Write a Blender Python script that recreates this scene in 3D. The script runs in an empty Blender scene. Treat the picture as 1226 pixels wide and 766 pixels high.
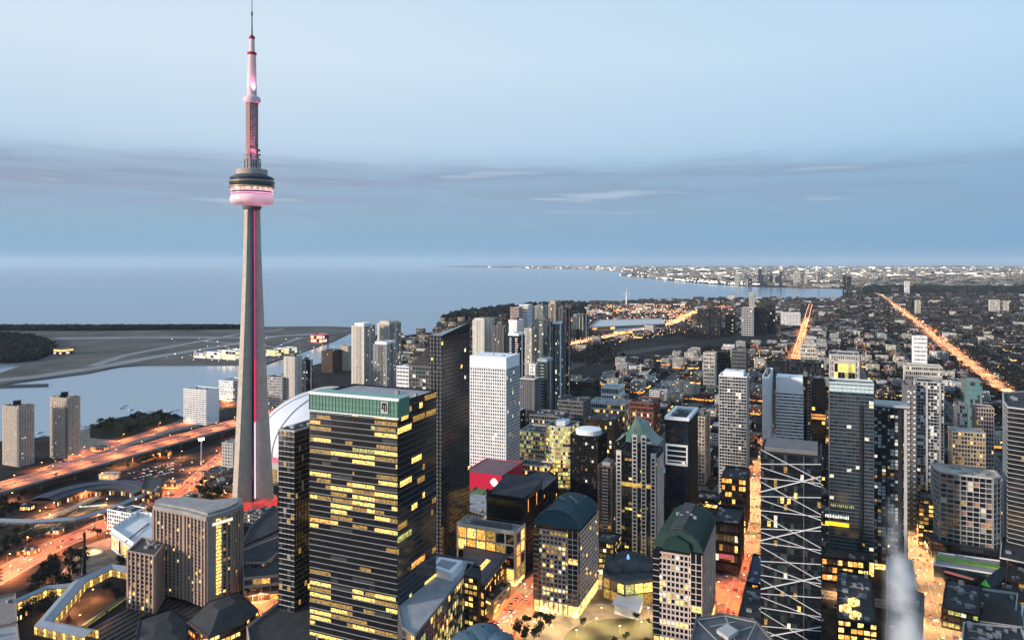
import bpy, bmesh, math, random
import numpy as np
from math import radians as R
random.seed(7)
rnd = random.Random(11)
C = bpy.context.scene.collection
SC = bpy.context.scene

# ------------------------------------------------------------------ camera, sky, sun, exposure
PX, HY, CX, CH = 880.0, 314.0, 613.0, 272.0          # focal length in photo pixels, horizon row, centre column, camera height
cam = bpy.data.cameras.new('camera'); camo = bpy.data.objects.new('camera', cam); C.objects.link(camo)
camo.location = (0, 0, CH); camo.rotation_euler = (R(90), 0, 0)
cam.sensor_width = 36; cam.lens = 36 * PX / 1226; cam.shift_y = -(383 - HY) / 1226
cam.clip_start = 1; cam.clip_end = 400000
SC.camera = camo
SC.view_settings.view_transform = 'Standard'; SC.view_settings.look = 'None'
SC.view_settings.exposure = 0.34; SC.view_settings.gamma = 1; SC.view_settings.use_curve_mapping = False
SC.cycles.use_denoising = True
SC.cycles.max_bounces = 9; SC.cycles.diffuse_bounces = 2; SC.cycles.glossy_bounces = 2
SC.cycles.transmission_bounces = 2; SC.cycles.volume_bounces = 8
SC.cycles.sample_clamp_indirect = 3; SC.cycles.sample_clamp_direct = 30
SC.cycles.use_light_tree = True
SC.cycles.volume_step_rate = .25; SC.cycles.volume_max_steps = 256

def s2l(c):
    out = []
    for v in c[:3]:
        v /= 255.0
        out.append(v / 12.92 if v <= .04045 else ((v + .055) / 1.055) ** 2.4)
    return (*out, 1)

W = bpy.data.worlds.new('World'); SC.world = W; W.use_nodes = True
nt = W.node_tree; nt.nodes.clear(); N = nt.nodes.new; L = nt.links.new
SUN_EL, SUN_AZ = 13.0, 246.0                          # low, behind the camera on the left (azimuth clockwise from +Y)
def math_n(op, a, b=None, c=None):
    m = N('ShaderNodeMath'); m.operation = op
    for k, v in enumerate((a, b, c)):
        if v is None: continue
        if isinstance(v, (int, float)): m.inputs[k].default_value = v
        else: L(v, m.inputs[k])
    return m.outputs[0]
out = N('ShaderNodeOutputWorld')
sky = N('ShaderNodeTexSky'); sky.sky_type = 'NISHITA'; sky.sun_disc = False
sky.sun_elevation = R(SUN_EL); sky.sun_rotation = R(SUN_AZ); sky.altitude = 200
bg1 = N('ShaderNodeBackground'); bg1.inputs[1].default_value = 0.05; L(sky.outputs[0], bg1.inputs[0])
tc = N('ShaderNodeTexCoord'); sx = N('ShaderNodeSeparateXYZ'); L(tc.outputs['Generated'], sx.inputs[0])
az = math_n('ARCTAN2', sx.outputs[0], sx.outputs[1])
el = sx.outputs[2]
rampn = N('ShaderNodeValToRGB'); cr = rampn.color_ramp
stops = [(0.0, (116, 160, 196)), (.05, (122, 166, 200)), (.14, (134, 176, 206)), (.27, (158, 190, 216)), (.40, (192, 214, 234)),
         (.62, (212, 229, 243)), (.85, (206, 226, 242)), (1.0, (176, 205, 234))]
while len(cr.elements) < len(stops): cr.elements.new(.5)
for e, (p, c) in zip(cr.elements, stops): e.position = p; e.color = s2l(c)
L(math_n('MULTIPLY_ADD', el, 2.2, .05), rampn.inputs[0])
cx = N('ShaderNodeCombineXYZ'); L(math_n('MULTIPLY', az, 3.4), cx.inputs[0]); L(math_n('MULTIPLY', el, 20.0), cx.inputs[1])
no = N('ShaderNodeTexNoise'); no.inputs['Scale'].default_value = 1.3; no.inputs['Detail'].default_value = 6; no.inputs['Roughness'].default_value = .55
L(cx.outputs[0], no.inputs[0])
cx3 = N('ShaderNodeCombineXYZ'); L(math_n('MULTIPLY', az, 9.0), cx3.inputs[0]); L(math_n('MULTIPLY', el, 90.0), cx3.inputs[1]); cx3.inputs[2].default_value = 1.7
no3 = N('ShaderNodeTexNoise'); no3.inputs['Scale'].default_value = 1.0; no3.inputs['Detail'].default_value = 7; no3.inputs['Roughness'].default_value = .6; L(cx3.outputs[0], no3.inputs[0])
# a long grey cloud bank lying between 5 and 9 degrees above the lake
top = math_n('ADD', math_n('MULTIPLY_ADD', no.outputs[0], .030, .109), math_n('MULTIPLY', no3.outputs[0], .022))
def smooth(v, a, b):
    m = N('ShaderNodeMapRange'); m.interpolation_type = 'SMOOTHSTEP'
    L(v, m.inputs[0])
    for k, q in ((1, a), (2, b)):
        if isinstance(q, float): m.inputs[k].default_value = q
        else: L(q, m.inputs[k])
    return m.outputs[0]
up = math_n('SUBTRACT', 1.0, smooth(el, math_n('SUBTRACT', top, .022), math_n('ADD', top, .010)))
lo = smooth(el, .0, .115)
band = math_n('MULTIPLY', up, lo)
cx2 = N('ShaderNodeCombineXYZ'); L(math_n('MULTIPLY', az, 3.0), cx2.inputs[0]); L(math_n('MULTIPLY', el, 45.0), cx2.inputs[1]); cx2.inputs[2].default_value = 4.3
no2 = N('ShaderNodeTexNoise'); no2.inputs['Scale'].default_value = 1.6; no2.inputs['Detail'].default_value = 5; L(cx2.outputs[0], no2.inputs[0])
band = math_n('MULTIPLY', band, math_n('MULTIPLY_ADD', smooth(no2.outputs[0], .36, .62), .42, .66))
# thinner towards the right
thin = N('ShaderNodeMapRange'); L(az, thin.inputs[0]); thin.inputs[1].default_value = -.6; thin.inputs[2].default_value = .6; thin.inputs[3].default_value = 1.0; thin.inputs[4].default_value = .62
band = math_n('MULTIPLY', band, thin.outputs[0])
mx = N('ShaderNodeMix'); mx.data_type = 'RGBA'; mx.clamp_factor = True
L(band, mx.inputs[0]); L(rampn.outputs[0], mx.inputs[6]); mx.inputs[7].default_value = s2l((146, 162, 187))
wis = smooth(no2.outputs[0], .58, .70)
wmask = math_n('MULTIPLY', wis, math_n('MULTIPLY', smooth(el, .04, .09), math_n('SUBTRACT', 1.0, smooth(el, .10, .15))))
mx2 = N('ShaderNodeMix'); mx2.data_type = 'RGBA'; L(math_n('MULTIPLY', wmask, .6), mx2.inputs[0]); L(mx.outputs[2], mx2.inputs[6]); mx2.inputs[7].default_value = s2l((196, 210, 224))
# bluer on the right, paler on the left
mx3 = N('ShaderNodeMix'); mx3.data_type = 'RGBA'; mx3.blend_type = 'MULTIPLY'
rt = N('ShaderNodeMapRange'); L(az, rt.inputs[0]); rt.inputs[1].default_value = -.3; rt.inputs[2].default_value = .7; rt.inputs[3].default_value = 0; rt.inputs[4].default_value = .9
L(rt.outputs[0], mx3.inputs[0]); L(mx2.outputs[2], mx3.inputs[6]); mx3.inputs[7].default_value = (.70, .86, .97, 1)
bg2 = N('ShaderNodeBackground'); bg2.inputs[1].default_value = .87; L(mx3.outputs[2], bg2.inputs[0])
ms = N('ShaderNodeMixShader'); ms.inputs[0].default_value = .9; L(bg1.outputs[0], ms.inputs[1]); L(bg2.outputs[0], ms.inputs[2])
L(ms.outputs[0], out.inputs[0])

sun = bpy.data.lights.new('sun', 'SUN'); sun.energy = 4.2; sun.angle = R(6); sun.color = (1.0, .84, .70)
suno = bpy.data.objects.new('sun', sun); C.objects.link(suno)
suno.rotation_euler = (R(90 - SUN_EL), 0, R(180 - SUN_AZ + 0))
suno.location = (-300, -300, 600)

# ------------------------------------------------------------------ geometry of the picture and of the street grid
TH = math.atan2(985 - CX, PX)
U = (math.sin(TH), math.cos(TH)); V = (-math.cos(TH), math.sin(TH))
def G(px, py, z=0.0):
    Y = PX * (CH - z) / (py - HY); return ((px - CX) / PX * Y, Y)
def GP(pts, z=0.0): return [G(a, b, z) for a, b in pts]
def uv(u, v): return (U[0] * u + V[0] * v, U[1] * u + V[1] * v)
def touv(x, y): return (U[0] * x + U[1] * y, V[0] * x + V[1] * y)
def pj(x, y, z=0): return (CX + PX * x / y, HY + PX * (CH - z) / y)
def zat(py, Y): return CH - (py - HY) * Y / PX
def area(p): return sum(p[i][0] * p[(i + 1) % len(p)][1] - p[(i + 1) % len(p)][0] * p[i][1] for i in range(len(p))) / 2
def ccw(p): return list(p) if area(p) > 0 else list(reversed(p))
def inpoly(x, y, p):
    c = False; n = len(p)
    for i in range(n):
        x1, y1 = p[i]; x2, y2 = p[(i + 1) % n]
        if (y1 > y) != (y2 > y) and x < (x2 - x1) * (y - y1) / (y2 - y1) + x1: c = not c
    return c
def segd(x, y, a, b):
    dx, dy = b[0] - a[0], b[1] - a[1]; l = dx * dx + dy * dy
    t = max(0, min(1, ((x - a[0]) * dx + (y - a[1]) * dy) / l)) if l else 0
    return math.hypot(x - a[0] - t * dx, y - a[1] - t * dy)

# ------------------------------------------------------------------ materials
MATS = {}
def mat(name, col, rough=.8, metal=0.0, var=.25, scale=.15, spec=.15, srgb=False, bump=0.0, grime=0.0):
    if name in MATS: return MATS[name]
    m = bpy.data.materials.new(name); m.use_nodes = True; t = m.node_tree; b = t.nodes['Principled BSDF']
    col = (*col[:3], 1)
    b.inputs['Roughness'].default_value = rough; b.inputs['Metallic'].default_value = metal
    b.inputs['Specular IOR Level'].default_value = spec
    if var > 0:
        tcn = t.nodes.new('ShaderNodeTexCoord'); n = t.nodes.new('ShaderNodeTexNoise'); n.inputs['Scale'].default_value = scale; n.inputs['Detail'].default_value = 6
        n.inputs['Roughness'].default_value = .65
        t.links.new(tcn.outputs['Object'], n.inputs[0])
        mr = t.nodes.new('ShaderNodeMapRange'); mr.inputs[1].default_value = .25; mr.inputs[2].default_value = .75; mr.inputs[3].default_value = 1 - var; mr.inputs[4].default_value = 1 + var
        t.links.new(n.outputs[0], mr.inputs[0])
        mm = t.nodes.new('ShaderNodeVectorMath'); mm.operation = 'SCALE'; mm.inputs[0].default_value = col[:3]; t.links.new(mr.outputs[0], mm.inputs['Scale'])
        t.links.new(mm.outputs[0], b.inputs['Base Color'])
        if bump:
            bp = t.nodes.new('ShaderNodeBump'); bp.inputs['Strength'].default_value = bump; bp.inputs['Distance'].default_value = .3
            t.links.new(n.outputs[0], bp.inputs['Height']); t.links.new(bp.outputs[0], b.inputs['Normal'])
    else: b.inputs['Base Color'].default_value = col
    MATS[name] = m; return m
def emat(name, col, s=1.0, noise=0.0, scale=.6, base=(.05, .04, .03)):
    if name in MATS: return MATS[name]
    m = bpy.data.materials.new(name); m.use_nodes = True; t = m.node_tree; b = t.nodes['Principled BSDF']
    b.inputs['Base Color'].default_value = (*base, 1); b.inputs['Roughness'].default_value = .3
    b.inputs['Emission Color'].default_value = s2l(col); b.inputs['Emission Strength'].default_value = s
    if noise:
        tcn = t.nodes.new('ShaderNodeTexCoord'); n = t.nodes.new('ShaderNodeTexNoise'); n.inputs['Scale'].default_value = scale; n.inputs['Detail'].default_value = 3
        t.links.new(tcn.outputs['Object'], n.inputs[0])
        mr = t.nodes.new('ShaderNodeMapRange'); mr.inputs[1].default_value = .35; mr.inputs[2].default_value = .65; mr.inputs[3].default_value = s * (1 - noise); mr.inputs[4].default_value = s * (1 + noise * .6)
        t.links.new(n.outputs[0], mr.inputs[0]); t.links.new(mr.outputs[0], b.inputs['Emission Strength'])
    m.cycles.emission_sampling = 'NONE' if s < 20 else 'FRONT'
    MATS[name] = m; return m
def glass(name, col, rough=.12, var=.3):
    return mat(name, col, rough, 0.0, var, .08, .9)

g_black = glass('dark glass', (.008, .010, .014)); g_blue = glass('blue glass', (.018, .036, .052)); g_teal = glass('teal glass', (.018, .04, .036))
g_grey = glass('grey glass', (.045, .05, .055), .25); g_blind = mat('window blind', (.24, .23, .21), .6, var=.2, scale=.4)
g_deep = glass('deep blue glass', (.012, .02, .035))
l_yel = emat('lit window yellow', (252, 206, 105), 1.7, .92, .9); l_dim = emat('lit window dim', (215, 165, 75), .6, .95, .9)
l_wht = emat('lit window white', (245, 232, 200), 1.2, .8, .9); l_org = emat('lit window orange', (250, 160, 70), 1.5, .85, .8)
l_grn = emat('lit window green yellow', (212, 212, 120), .75, .85, .8); l_shop = emat('shop front glow', (255, 205, 120), 1.8, .8, .25)
l_dot = emat('lit window strong', (255, 225, 150), 2.2, .4, .8)
c_white = mat('white cladding', (.80, .81, .82), .6, var=.08); c_cream = mat('cream concrete', (.58, .54, .47), .8, var=.12)
c_beige = mat('beige concrete', (.44, .37, .30), .85, var=.12, scale=.3); c_grey = mat('grey concrete', (.15, .15, .155), .85, var=.18)
c_dark = mat('dark cladding', (.02, .021, .024), .5, var=.2); c_black = mat('black cladding', (.007, .0075, .009), .4, var=.3)
c_brown = mat('brown brick', (.085, .055, .042), .85, var=.2); c_red = mat('red brick', (.20, .07, .05), .85, var=.2)
c_pink = mat('pink granite', (.42, .33, .30), .7, var=.12); c_metal = mat('brushed metal', (.42, .44, .46), .35, .6, .15)
c_lgrey = mat('light grey stone', (.40, .40, .395), .8, var=.12); c_taupe = mat('ribbed taupe concrete', (.36, .26, .215), .85, var=.15)
r_dark = mat('dark roof felt', (.045, .047, .052), .85, var=.35, scale=.12); r_grey = mat('grey roof gravel', (.065, .067, .072), .9, var=.35, scale=.12)
r_light = mat('light roof membrane', (.30, .31, .33), .85, var=.25, scale=.1); r_green = mat('green copper roof', (.07, .16, .13), .55, var=.25)
r_teal = mat('teal metal roof', (.025, .10, .13), .4, .2, .25); r_brown = mat('brown shingle roof', (.05, .038, .032), .9, var=.3)
m_unit = mat('galvanised roof unit', (.26, .265, .27), .6, .2, .3)
m_black = mat('black metal', (.02, .02, .02), .5, var=.1); m_steel = mat('pole steel', (.20, .20, .21), .5, .5, .1)

def ground_mat(name, col, col2, scale, rough=.9, scale2=None):
    m = bpy.data.materials.new(name); m.use_nodes = True; t = m.node_tree; b = t.nodes['Principled BSDF']; b.inputs['Roughness'].default_value = rough; b.inputs['Specular IOR Level'].default_value = .08
    g = t.nodes.new('ShaderNodeTexCoord'); n = t.nodes.new('ShaderNodeTexNoise'); n.inputs['Scale'].default_value = scale; n.inputs['Detail'].default_value = 8
    n.inputs['Roughness'].default_value = .7
    t.links.new(g.outputs['Object'], n.inputs[0]); r = t.nodes.new('ShaderNodeValToRGB')
    r.color_ramp.elements[0].position = .38; r.color_ramp.elements[1].position = .64
    r.color_ramp.elements[0].color = (*col, 1); r.color_ramp.elements[1].color = (*col2, 1)
    t.links.new(n.outputs[0], r.inputs[0]); t.links.new(r.outputs[0], b.inputs['Base Color']); MATS[name] = m; return m
m_land = ground_mat('city ground', (.010, .010, .011), (.042, .040, .037), .035)
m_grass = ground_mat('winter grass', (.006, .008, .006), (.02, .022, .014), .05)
m_asph = ground_mat('asphalt', (.065, .06, .056), (.13, .12, .11), .15, .75)
m_pave = ground_mat('pavement', (.11, .10, .09), (.21, .19, .165), .12)
m_run = ground_mat('runway concrete', (.2, .205, .21), (.28, .28, .28), .01)
m_isl = ground_mat('island turf', (.07, .068, .066), (.14, .132, .12), .006)
m_mark = mat('road paint', (.7, .7, .66), .7, var=.2)
m_gravel = ground_mat('rail ballast', (.014, .013, .012), (.045, .04, .036), .08)
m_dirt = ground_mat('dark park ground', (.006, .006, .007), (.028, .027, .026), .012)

# water
mw = bpy.data.materials.new('lake water'); mw.use_nodes = True; t = mw.node_tree; b = t.nodes['Principled BSDF']
b.inputs['Base Color'].default_value = (.20, .27, .335, 1); b.inputs['Roughness'].default_value = .16; b.inputs['IOR'].default_value = 1.33
g_ = t.nodes.new('ShaderNodeTexCoord'); mp = t.nodes.new('ShaderNodeMapping'); mp.inputs['Scale'].default_value = (.035, .012, 1); n_ = t.nodes.new('ShaderNodeTexNoise'); n_.inputs['Scale'].default_value = 1; n_.inputs['Detail'].default_value = 8
t.links.new(g_.outputs['Object'], mp.inputs[0]); t.links.new(mp.outputs[0], n_.inputs[0])
bp = t.nodes.new('ShaderNodeBump'); bp.inputs['Strength'].default_value = .14; bp.inputs['Distance'].default_value = 1.2
t.links.new(n_.outputs[0], bp.inputs['Height']); t.links.new(bp.outputs[0], b.inputs['Normal'])

# facade pattern for buildings too small to show their windows singly (uv in metres)
def pattern(name, wall, win, lit_share, litc=(250, 215, 150), lits=1.2, bay=3.2, fh=3.4):
    m = bpy.data.materials.new(name); m.use_nodes = True; t = m.node_tree; b = t.nodes['Principled BSDF']
    Nn = t.nodes.new; Ln = t.links.new
    uvn = Nn('ShaderNodeUVMap'); sp = Nn('ShaderNodeSeparateXYZ'); Ln(uvn.outputs[0], sp.inputs[0])
    def M(op, a, bb=None):
        q = Nn('ShaderNodeMath'); q.operation = op
        for k, v in enumerate((a, bb)):
            if v is None: continue
            if isinstance(v, (int, float)): q.inputs[k].default_value = v
            else: Ln(v, q.inputs[k])
        return q.outputs[0]
    a = M('DIVIDE', sp.outputs[0], bay); c = M('DIVIDE', sp.outputs[1], fh)
    fa = M('FRACT', a); fc = M('FRACT', c)
    m1 = M('MULTIPLY', M('GREATER_THAN', fa, .22), M('LESS_THAN', fa, .82)); m2 = M('MULTIPLY', M('GREATER_THAN', fc, .3), M('LESS_THAN', fc, .8))
    mask = M('MULTIPLY', m1, m2)
    cc = Nn('ShaderNodeCombineXYZ'); Ln(M('FLOOR', a), cc.inputs[0]); Ln(M('FLOOR', c), cc.inputs[1])
    wn = Nn('ShaderNodeTexWhiteNoise'); wn.noise_dimensions = '2D'; Ln(cc.outputs[0], wn.inputs[0])
    lit = M('MULTIPLY', M('LESS_THAN', wn.outputs[0], lit_share), mask)
    mix = Nn('ShaderNodeMix'); mix.data_type = 'RGBA'; Ln(mask, mix.inputs[0]); mix.inputs[6].default_value = (*wall, 1); mix.inputs[7].default_value = (*win, 1)
    Ln(mix.outputs[2], b.inputs['Base Color']); b.inputs['Roughness'].default_value = .6; b.inputs['Specular IOR Level'].default_value = .12
    b.inputs['Emission Color'].default_value = s2l(litc); Ln(M('MULTIPLY', lit, lits), b.inputs['Emission Strength'])
    m.cycles.emission_sampling = 'NONE'; MATS[name] = m; return m
p_dark = pattern('small facade dark', (.018, .018, .019), (.006, .007, .010), .05)
p_brick = pattern('small facade brick', (.05, .032, .027), (.009, .009, .011), .05)
p_pale = pattern('small facade pale', (.55, .53, .50), (.05, .055, .06), .08)
p_grey = pattern('small facade grey', (.065, .066, .07), (.012, .014, .018), .07)
p_glow = pattern('small facade lit', (.16, .14, .12), (.03, .03, .03), .3)

# ------------------------------------------------------------------ mesh helpers
class MB:
    def __init__(s): s.v = []; s.f = []; s.m = []; s.uv = []
    def quad(s, a, b, c, d, m=0):
        i = len(s.v); s.v += [a, b, c, d]; s.f.append((i, i + 1, i + 2, i + 3)); s.m.append(m)
    def tri(s, a, b, c, m=0):
        i = len(s.v); s.v += [a, b, c]; s.f.append((i, i + 1, i + 2)); s.m.append(m)
    def ngon(s, p, m=0):
        i = len(s.v); s.v += list(p); s.f.append(tuple(range(i, i + len(p)))); s.m.append(m)
    def prism(s, p, z0, z1, m=0, mt=None, bottom=False):
        p = ccw(p); n = len(p); i = len(s.v)
        s.v += [(x, y, z0) for x, y in p] + [(x, y, z1) for x, y in p]
        for k in range(n):
            q = (k + 1) % n; s.f.append((i + k, i + q, i + n + q, i + n + k)); s.m.append(m)
        s.f.append(tuple(range(i + n, i + 2 * n))); s.m.append(m if mt is None else mt)
        if bottom: s.f.append(tuple(reversed(range(i, i + n)))); s.m.append(m)
    def obox(s, c, a, lx, ly, z0, z1, m=0, mt=None):          # centre, x axis direction angle
        ca, sa = math.cos(a), math.sin(a); hx, hy = lx / 2, ly / 2
        s.prism([(c[0] + ca * x - sa * y, c[1] + sa * x + ca * y) for x, y in ((-hx, -hy), (hx, -hy), (hx, hy), (-hx, hy))], z0, z1, m, mt, True)
    def bar(s, a, b, w, h=None, m=0):                          # rectangular bar between two 3-D points
        h = h or w; ax = np.array(a, float); bx = np.array(b, float); d = bx - ax; l = np.linalg.norm(d); d /= max(l, 1e-9)
        up = np.array((0, 0, 1.0)) if abs(d[2]) < .95 else np.array((1.0, 0, 0))
        sd = np.cross(d, up); sd /= np.linalg.norm(sd); up = np.cross(sd, d); i = len(s.v)
        for q in (ax, bx):
            for e, f in ((-1, -1), (1, -1), (1, 1), (-1, 1)): s.v.append(tuple(q + sd * e * w / 2 + up * f * h / 2))
        for f in ((3, 2, 1, 0), (4, 5, 6, 7), (0, 1, 5, 4), (1, 2, 6, 5), (2, 3, 7, 6), (3, 0, 4, 7)): s.f.append(tuple(i + k for k in f)); s.m.append(m)
    def lathe(s, c, prof, n=32, m=0, a0=0, a1=2 * math.pi, mf=None):
        i = len(s.v); full = abs(a1 - a0 - 2 * math.pi) < 1e-6; k = n if full else n + 1
        for r, z in prof:
            for j in range(k):
                a = a0 + (a1 - a0) * j / n; s.v.append((c[0] + r * math.cos(a), c[1] + r * math.sin(a), z))
        for q in range(len(prof) - 1):
            for j in range(n):
                j2 = (j + 1) % k if full else j + 1
                s.f.append((i + q * k + j, i + q * k + j2, i + (q + 1) * k + j2, i + (q + 1) * k + j)); s.m.append(m if mf is None else mf(q))
    def build(s, name, mats, parent=None, origin=(0, 0, 0), smooth=False, uvs=None):
        if not isinstance(mats, (list, tuple)): mats = [mats]
        me = bpy.data.meshes.new(name); ox, oy, oz = origin
        me.from_pydata([(x - ox, y - oy, z - oz) for x, y, z in s.v], [], s.f)
        for q in mats: me.materials.append(q)
        if len(mats) > 1: me.polygons.foreach_set('material_index', s.m)
        if smooth: me.polygons.foreach_set('use_smooth', [True] * len(s.f))
        if uvs is not None:
            ul = me.uv_layers.new(name='UVMap'); ul.data.foreach_set('uv', uvs)
        me.update()
        o = bpy.data.objects.new(name, me); C.objects.link(o)
        if parent: o.parent = parent
        else: o.location = origin
        return o
def tag(o, label=None, cat=None, group=None, kind=None):
    if label: o['label'] = label
    if cat: o['category'] = cat
    if group: o['group'] = group
    if kind: o['kind'] = kind
    return o
def empty(name, loc, label, cat, group=None, rz=0):
    o = bpy.data.objects.new(name, None); C.objects.link(o); o.location = loc; o.rotation_euler = (0, 0, rz); o.empty_display_size = 2
    return tag(o, label, cat, group)
KIDS = {}
def copy_thing(o, loc, rz, label=None, group=None, s=None):
    if o.name not in KIDS: KIDS[o.name] = [(c, list(c.children)) for c in o.children]
    r = o.copy(); C.objects.link(r); r.location = loc; r.rotation_euler = (0, 0, rz)
    if s: r.scale = s if isinstance(s, tuple) else (s, s, s)
    if label: r['label'] = label
    if group: r['group'] = group
    for ch, gs in KIDS[o.name]:
        c = ch.copy(); C.objects.link(c); c.parent = r
        for g in gs:
            d = g.copy(); C.objects.link(d); d.parent = c
    return r
def structure(name, mb, m, origin=(0, 0, 0)): return tag(mb.build(name, m, None, origin), kind='structure')
def inset(poly, d):
    n = len(poly); out = []
    for i in range(n):
        a, b, c = poly[i - 1], poly[i], poly[(i + 1) % n]
        d1 = (b[0] - a[0], b[1] - a[1]); d2 = (c[0] - b[0], c[1] - b[1]); l1 = math.hypot(*d1) or 1; l2 = math.hypot(*d2) or 1
        n1 = (-d1[1] / l1, d1[0] / l1); n2 = (-d2[1] / l2, d2[0] / l2); k = 1 + n1[0] * n2[0] + n1[1] * n2[1]
        k = max(k, .3); out.append((b[0] + (n1[0] + n2[0]) / k * d, b[1] + (n1[1] + n2[1]) / k * d))
    return out

# ------------------------------------------------------------------ buildings
HBOX = []
HERO = []                                               # footprints, to keep the filling houses clear
def pick(rg, pal):
    t = rg.random() * sum(w for _, w in pal)
    for i, (_, w) in enumerate(pal):
        t -= w
        if t <= 0: return i
    return len(pal) - 1
def facade(mw_, panes, P0, P1, z0, z1, nf, nb, sp, pw, dsp, dp, rg, pal, mi_sp=0, mi_p=1, face=0, litrow=None, run=1, topsp=True):
    dx, dy = P1[0] - P0[0], P1[1] - P0[1]; ln = math.hypot(dx, dy)
    if ln < .5: return
    t = (dx / ln, dy / ln); n = (t[1], -t[0]); fh = (z1 - z0) / nf; bw = ln / nb
    def P(s, o, z): return (P0[0] + t[0] * s + n[0] * o, P0[1] + t[1] * s + n[1] * o, z)
    def box(s0, s1, o, a, b, m):
        mw_.quad(P(s0, o, a), P(s1, o, a), P(s1, o, b), P(s0, o, b), m)
        mw_.quad(P(s0, o, b), P(s1, o, b), P(s1, 0, b), P(s0, 0, b), m); mw_.quad(P(s0, 0, a), P(s1, 0, a), P(s1, o, a), P(s0, o, a), m)
        mw_.quad(P(s0, 0, a), P(s0, o, a), P(s0, o, b), P(s0, 0, b), m); mw_.quad(P(s1, o, a), P(s1, 0, a), P(s1, 0, b), P(s1, o, b), m)
    if sp > 0:
        for k in range(nf): box(0, ln, dsp, z0 + k * fh, z0 + (k + sp) * fh, mi_sp)
        if topsp: box(0, ln, dsp, z1 - .02 * fh, z1 + .3 * fh, mi_sp)
    if pw > 0:
        for i in range(nb + 1):
            c = min(max(i * bw, pw / 2), ln - pw / 2); box(c - pw / 2, c + pw / 2, dp, z0, z1 + .25 * fh, mi_p)
    for k in range(nf):
        a, b = z0 + (k + sp) * fh, z0 + (k + 1) * fh; i = 0; cur = 0
        while i < nb:
            if i % run == 0 or rg.random() < (.35 if run < 8 else .07): cur = pick(rg, litrow[k] if litrow and litrow.get(k) else pal)
            s0, s1 = i * bw + pw / 2, (i + 1) * bw - pw / 2
            panes.setdefault(k, []).append((face, (P(s0, .07, a), P(s1, .07, a), P(s1, .07, b), P(s0, .07, b)), cur)); i += 1
PAL_DEF = [(g_black, 60), (g_grey, 15), (g_blue, 12), (l_dim, 6), (l_yel, 4), (l_wht, 3)]
def palx(lit=.1, glass_=(g_black, g_grey, g_blue), w=(60, 15, 20), warm=(l_yel, l_dim, l_wht)):
    t = sum(w); return [(g, x / t * (1 - lit)) for g, x in zip(glass_, w)] + [(q, lit / len(warm)) for q in warm]
def front(xL, xR, yb, depth=None, xS=None, yt=None):
    A = G(xR, yb)
    def along(D, xt):
        k = xt - CX; return (k * A[1] - PX * A[0]) / (PX * D[0] - k * D[1])
    w = along(V, xL); d = depth if depth else abs(along(U, xS))
    return [A, (A[0] + U[0] * d, A[1] + U[1] * d), (A[0] + U[0] * d + V[0] * w, A[1] + U[1] * d + V[1] * w), (A[0] + V[0] * w, A[1] + V[1] * w)], A
def units(root, o, poly, z, n, rg, big=1.0, ms=None):
    xs = [p[0] for p in poly]; ys = [p[1] for p in poly]; inn = inset(poly, 2.5); made = 0
    for _ in range(60):
        if made >= n: break
        x = rg.uniform(min(xs), max(xs)); y = rg.uniform(min(ys), max(ys))
        if not inpoly(x, y, inn): continue
        w = rg.uniform(1.8, 5) * big; d = rg.uniform(1.8, 4) * big; h = rg.uniform(1, 2.6) * big
        a = math.atan2(U[1], U[0])
        mb = MB(); mb.obox((x, y), a, w, d, z + made * .004, z + h, 0)
        if rg.random() < .3: mb.obox((x + V[0] * w, y + V[1] * w), a, .5, w * 2.2, z + .02, z + .7, 0)
        if rg.random() < .4: mb.lathe((x, y), [(w * .2, z + h), (w * .2, z + h + .6), (0.01, z + h + .6)], 8, 0)
        mb.build('roof_unit', (ms or [m_unit])[made % len(ms or [1])], root, o); made += 1
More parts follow.
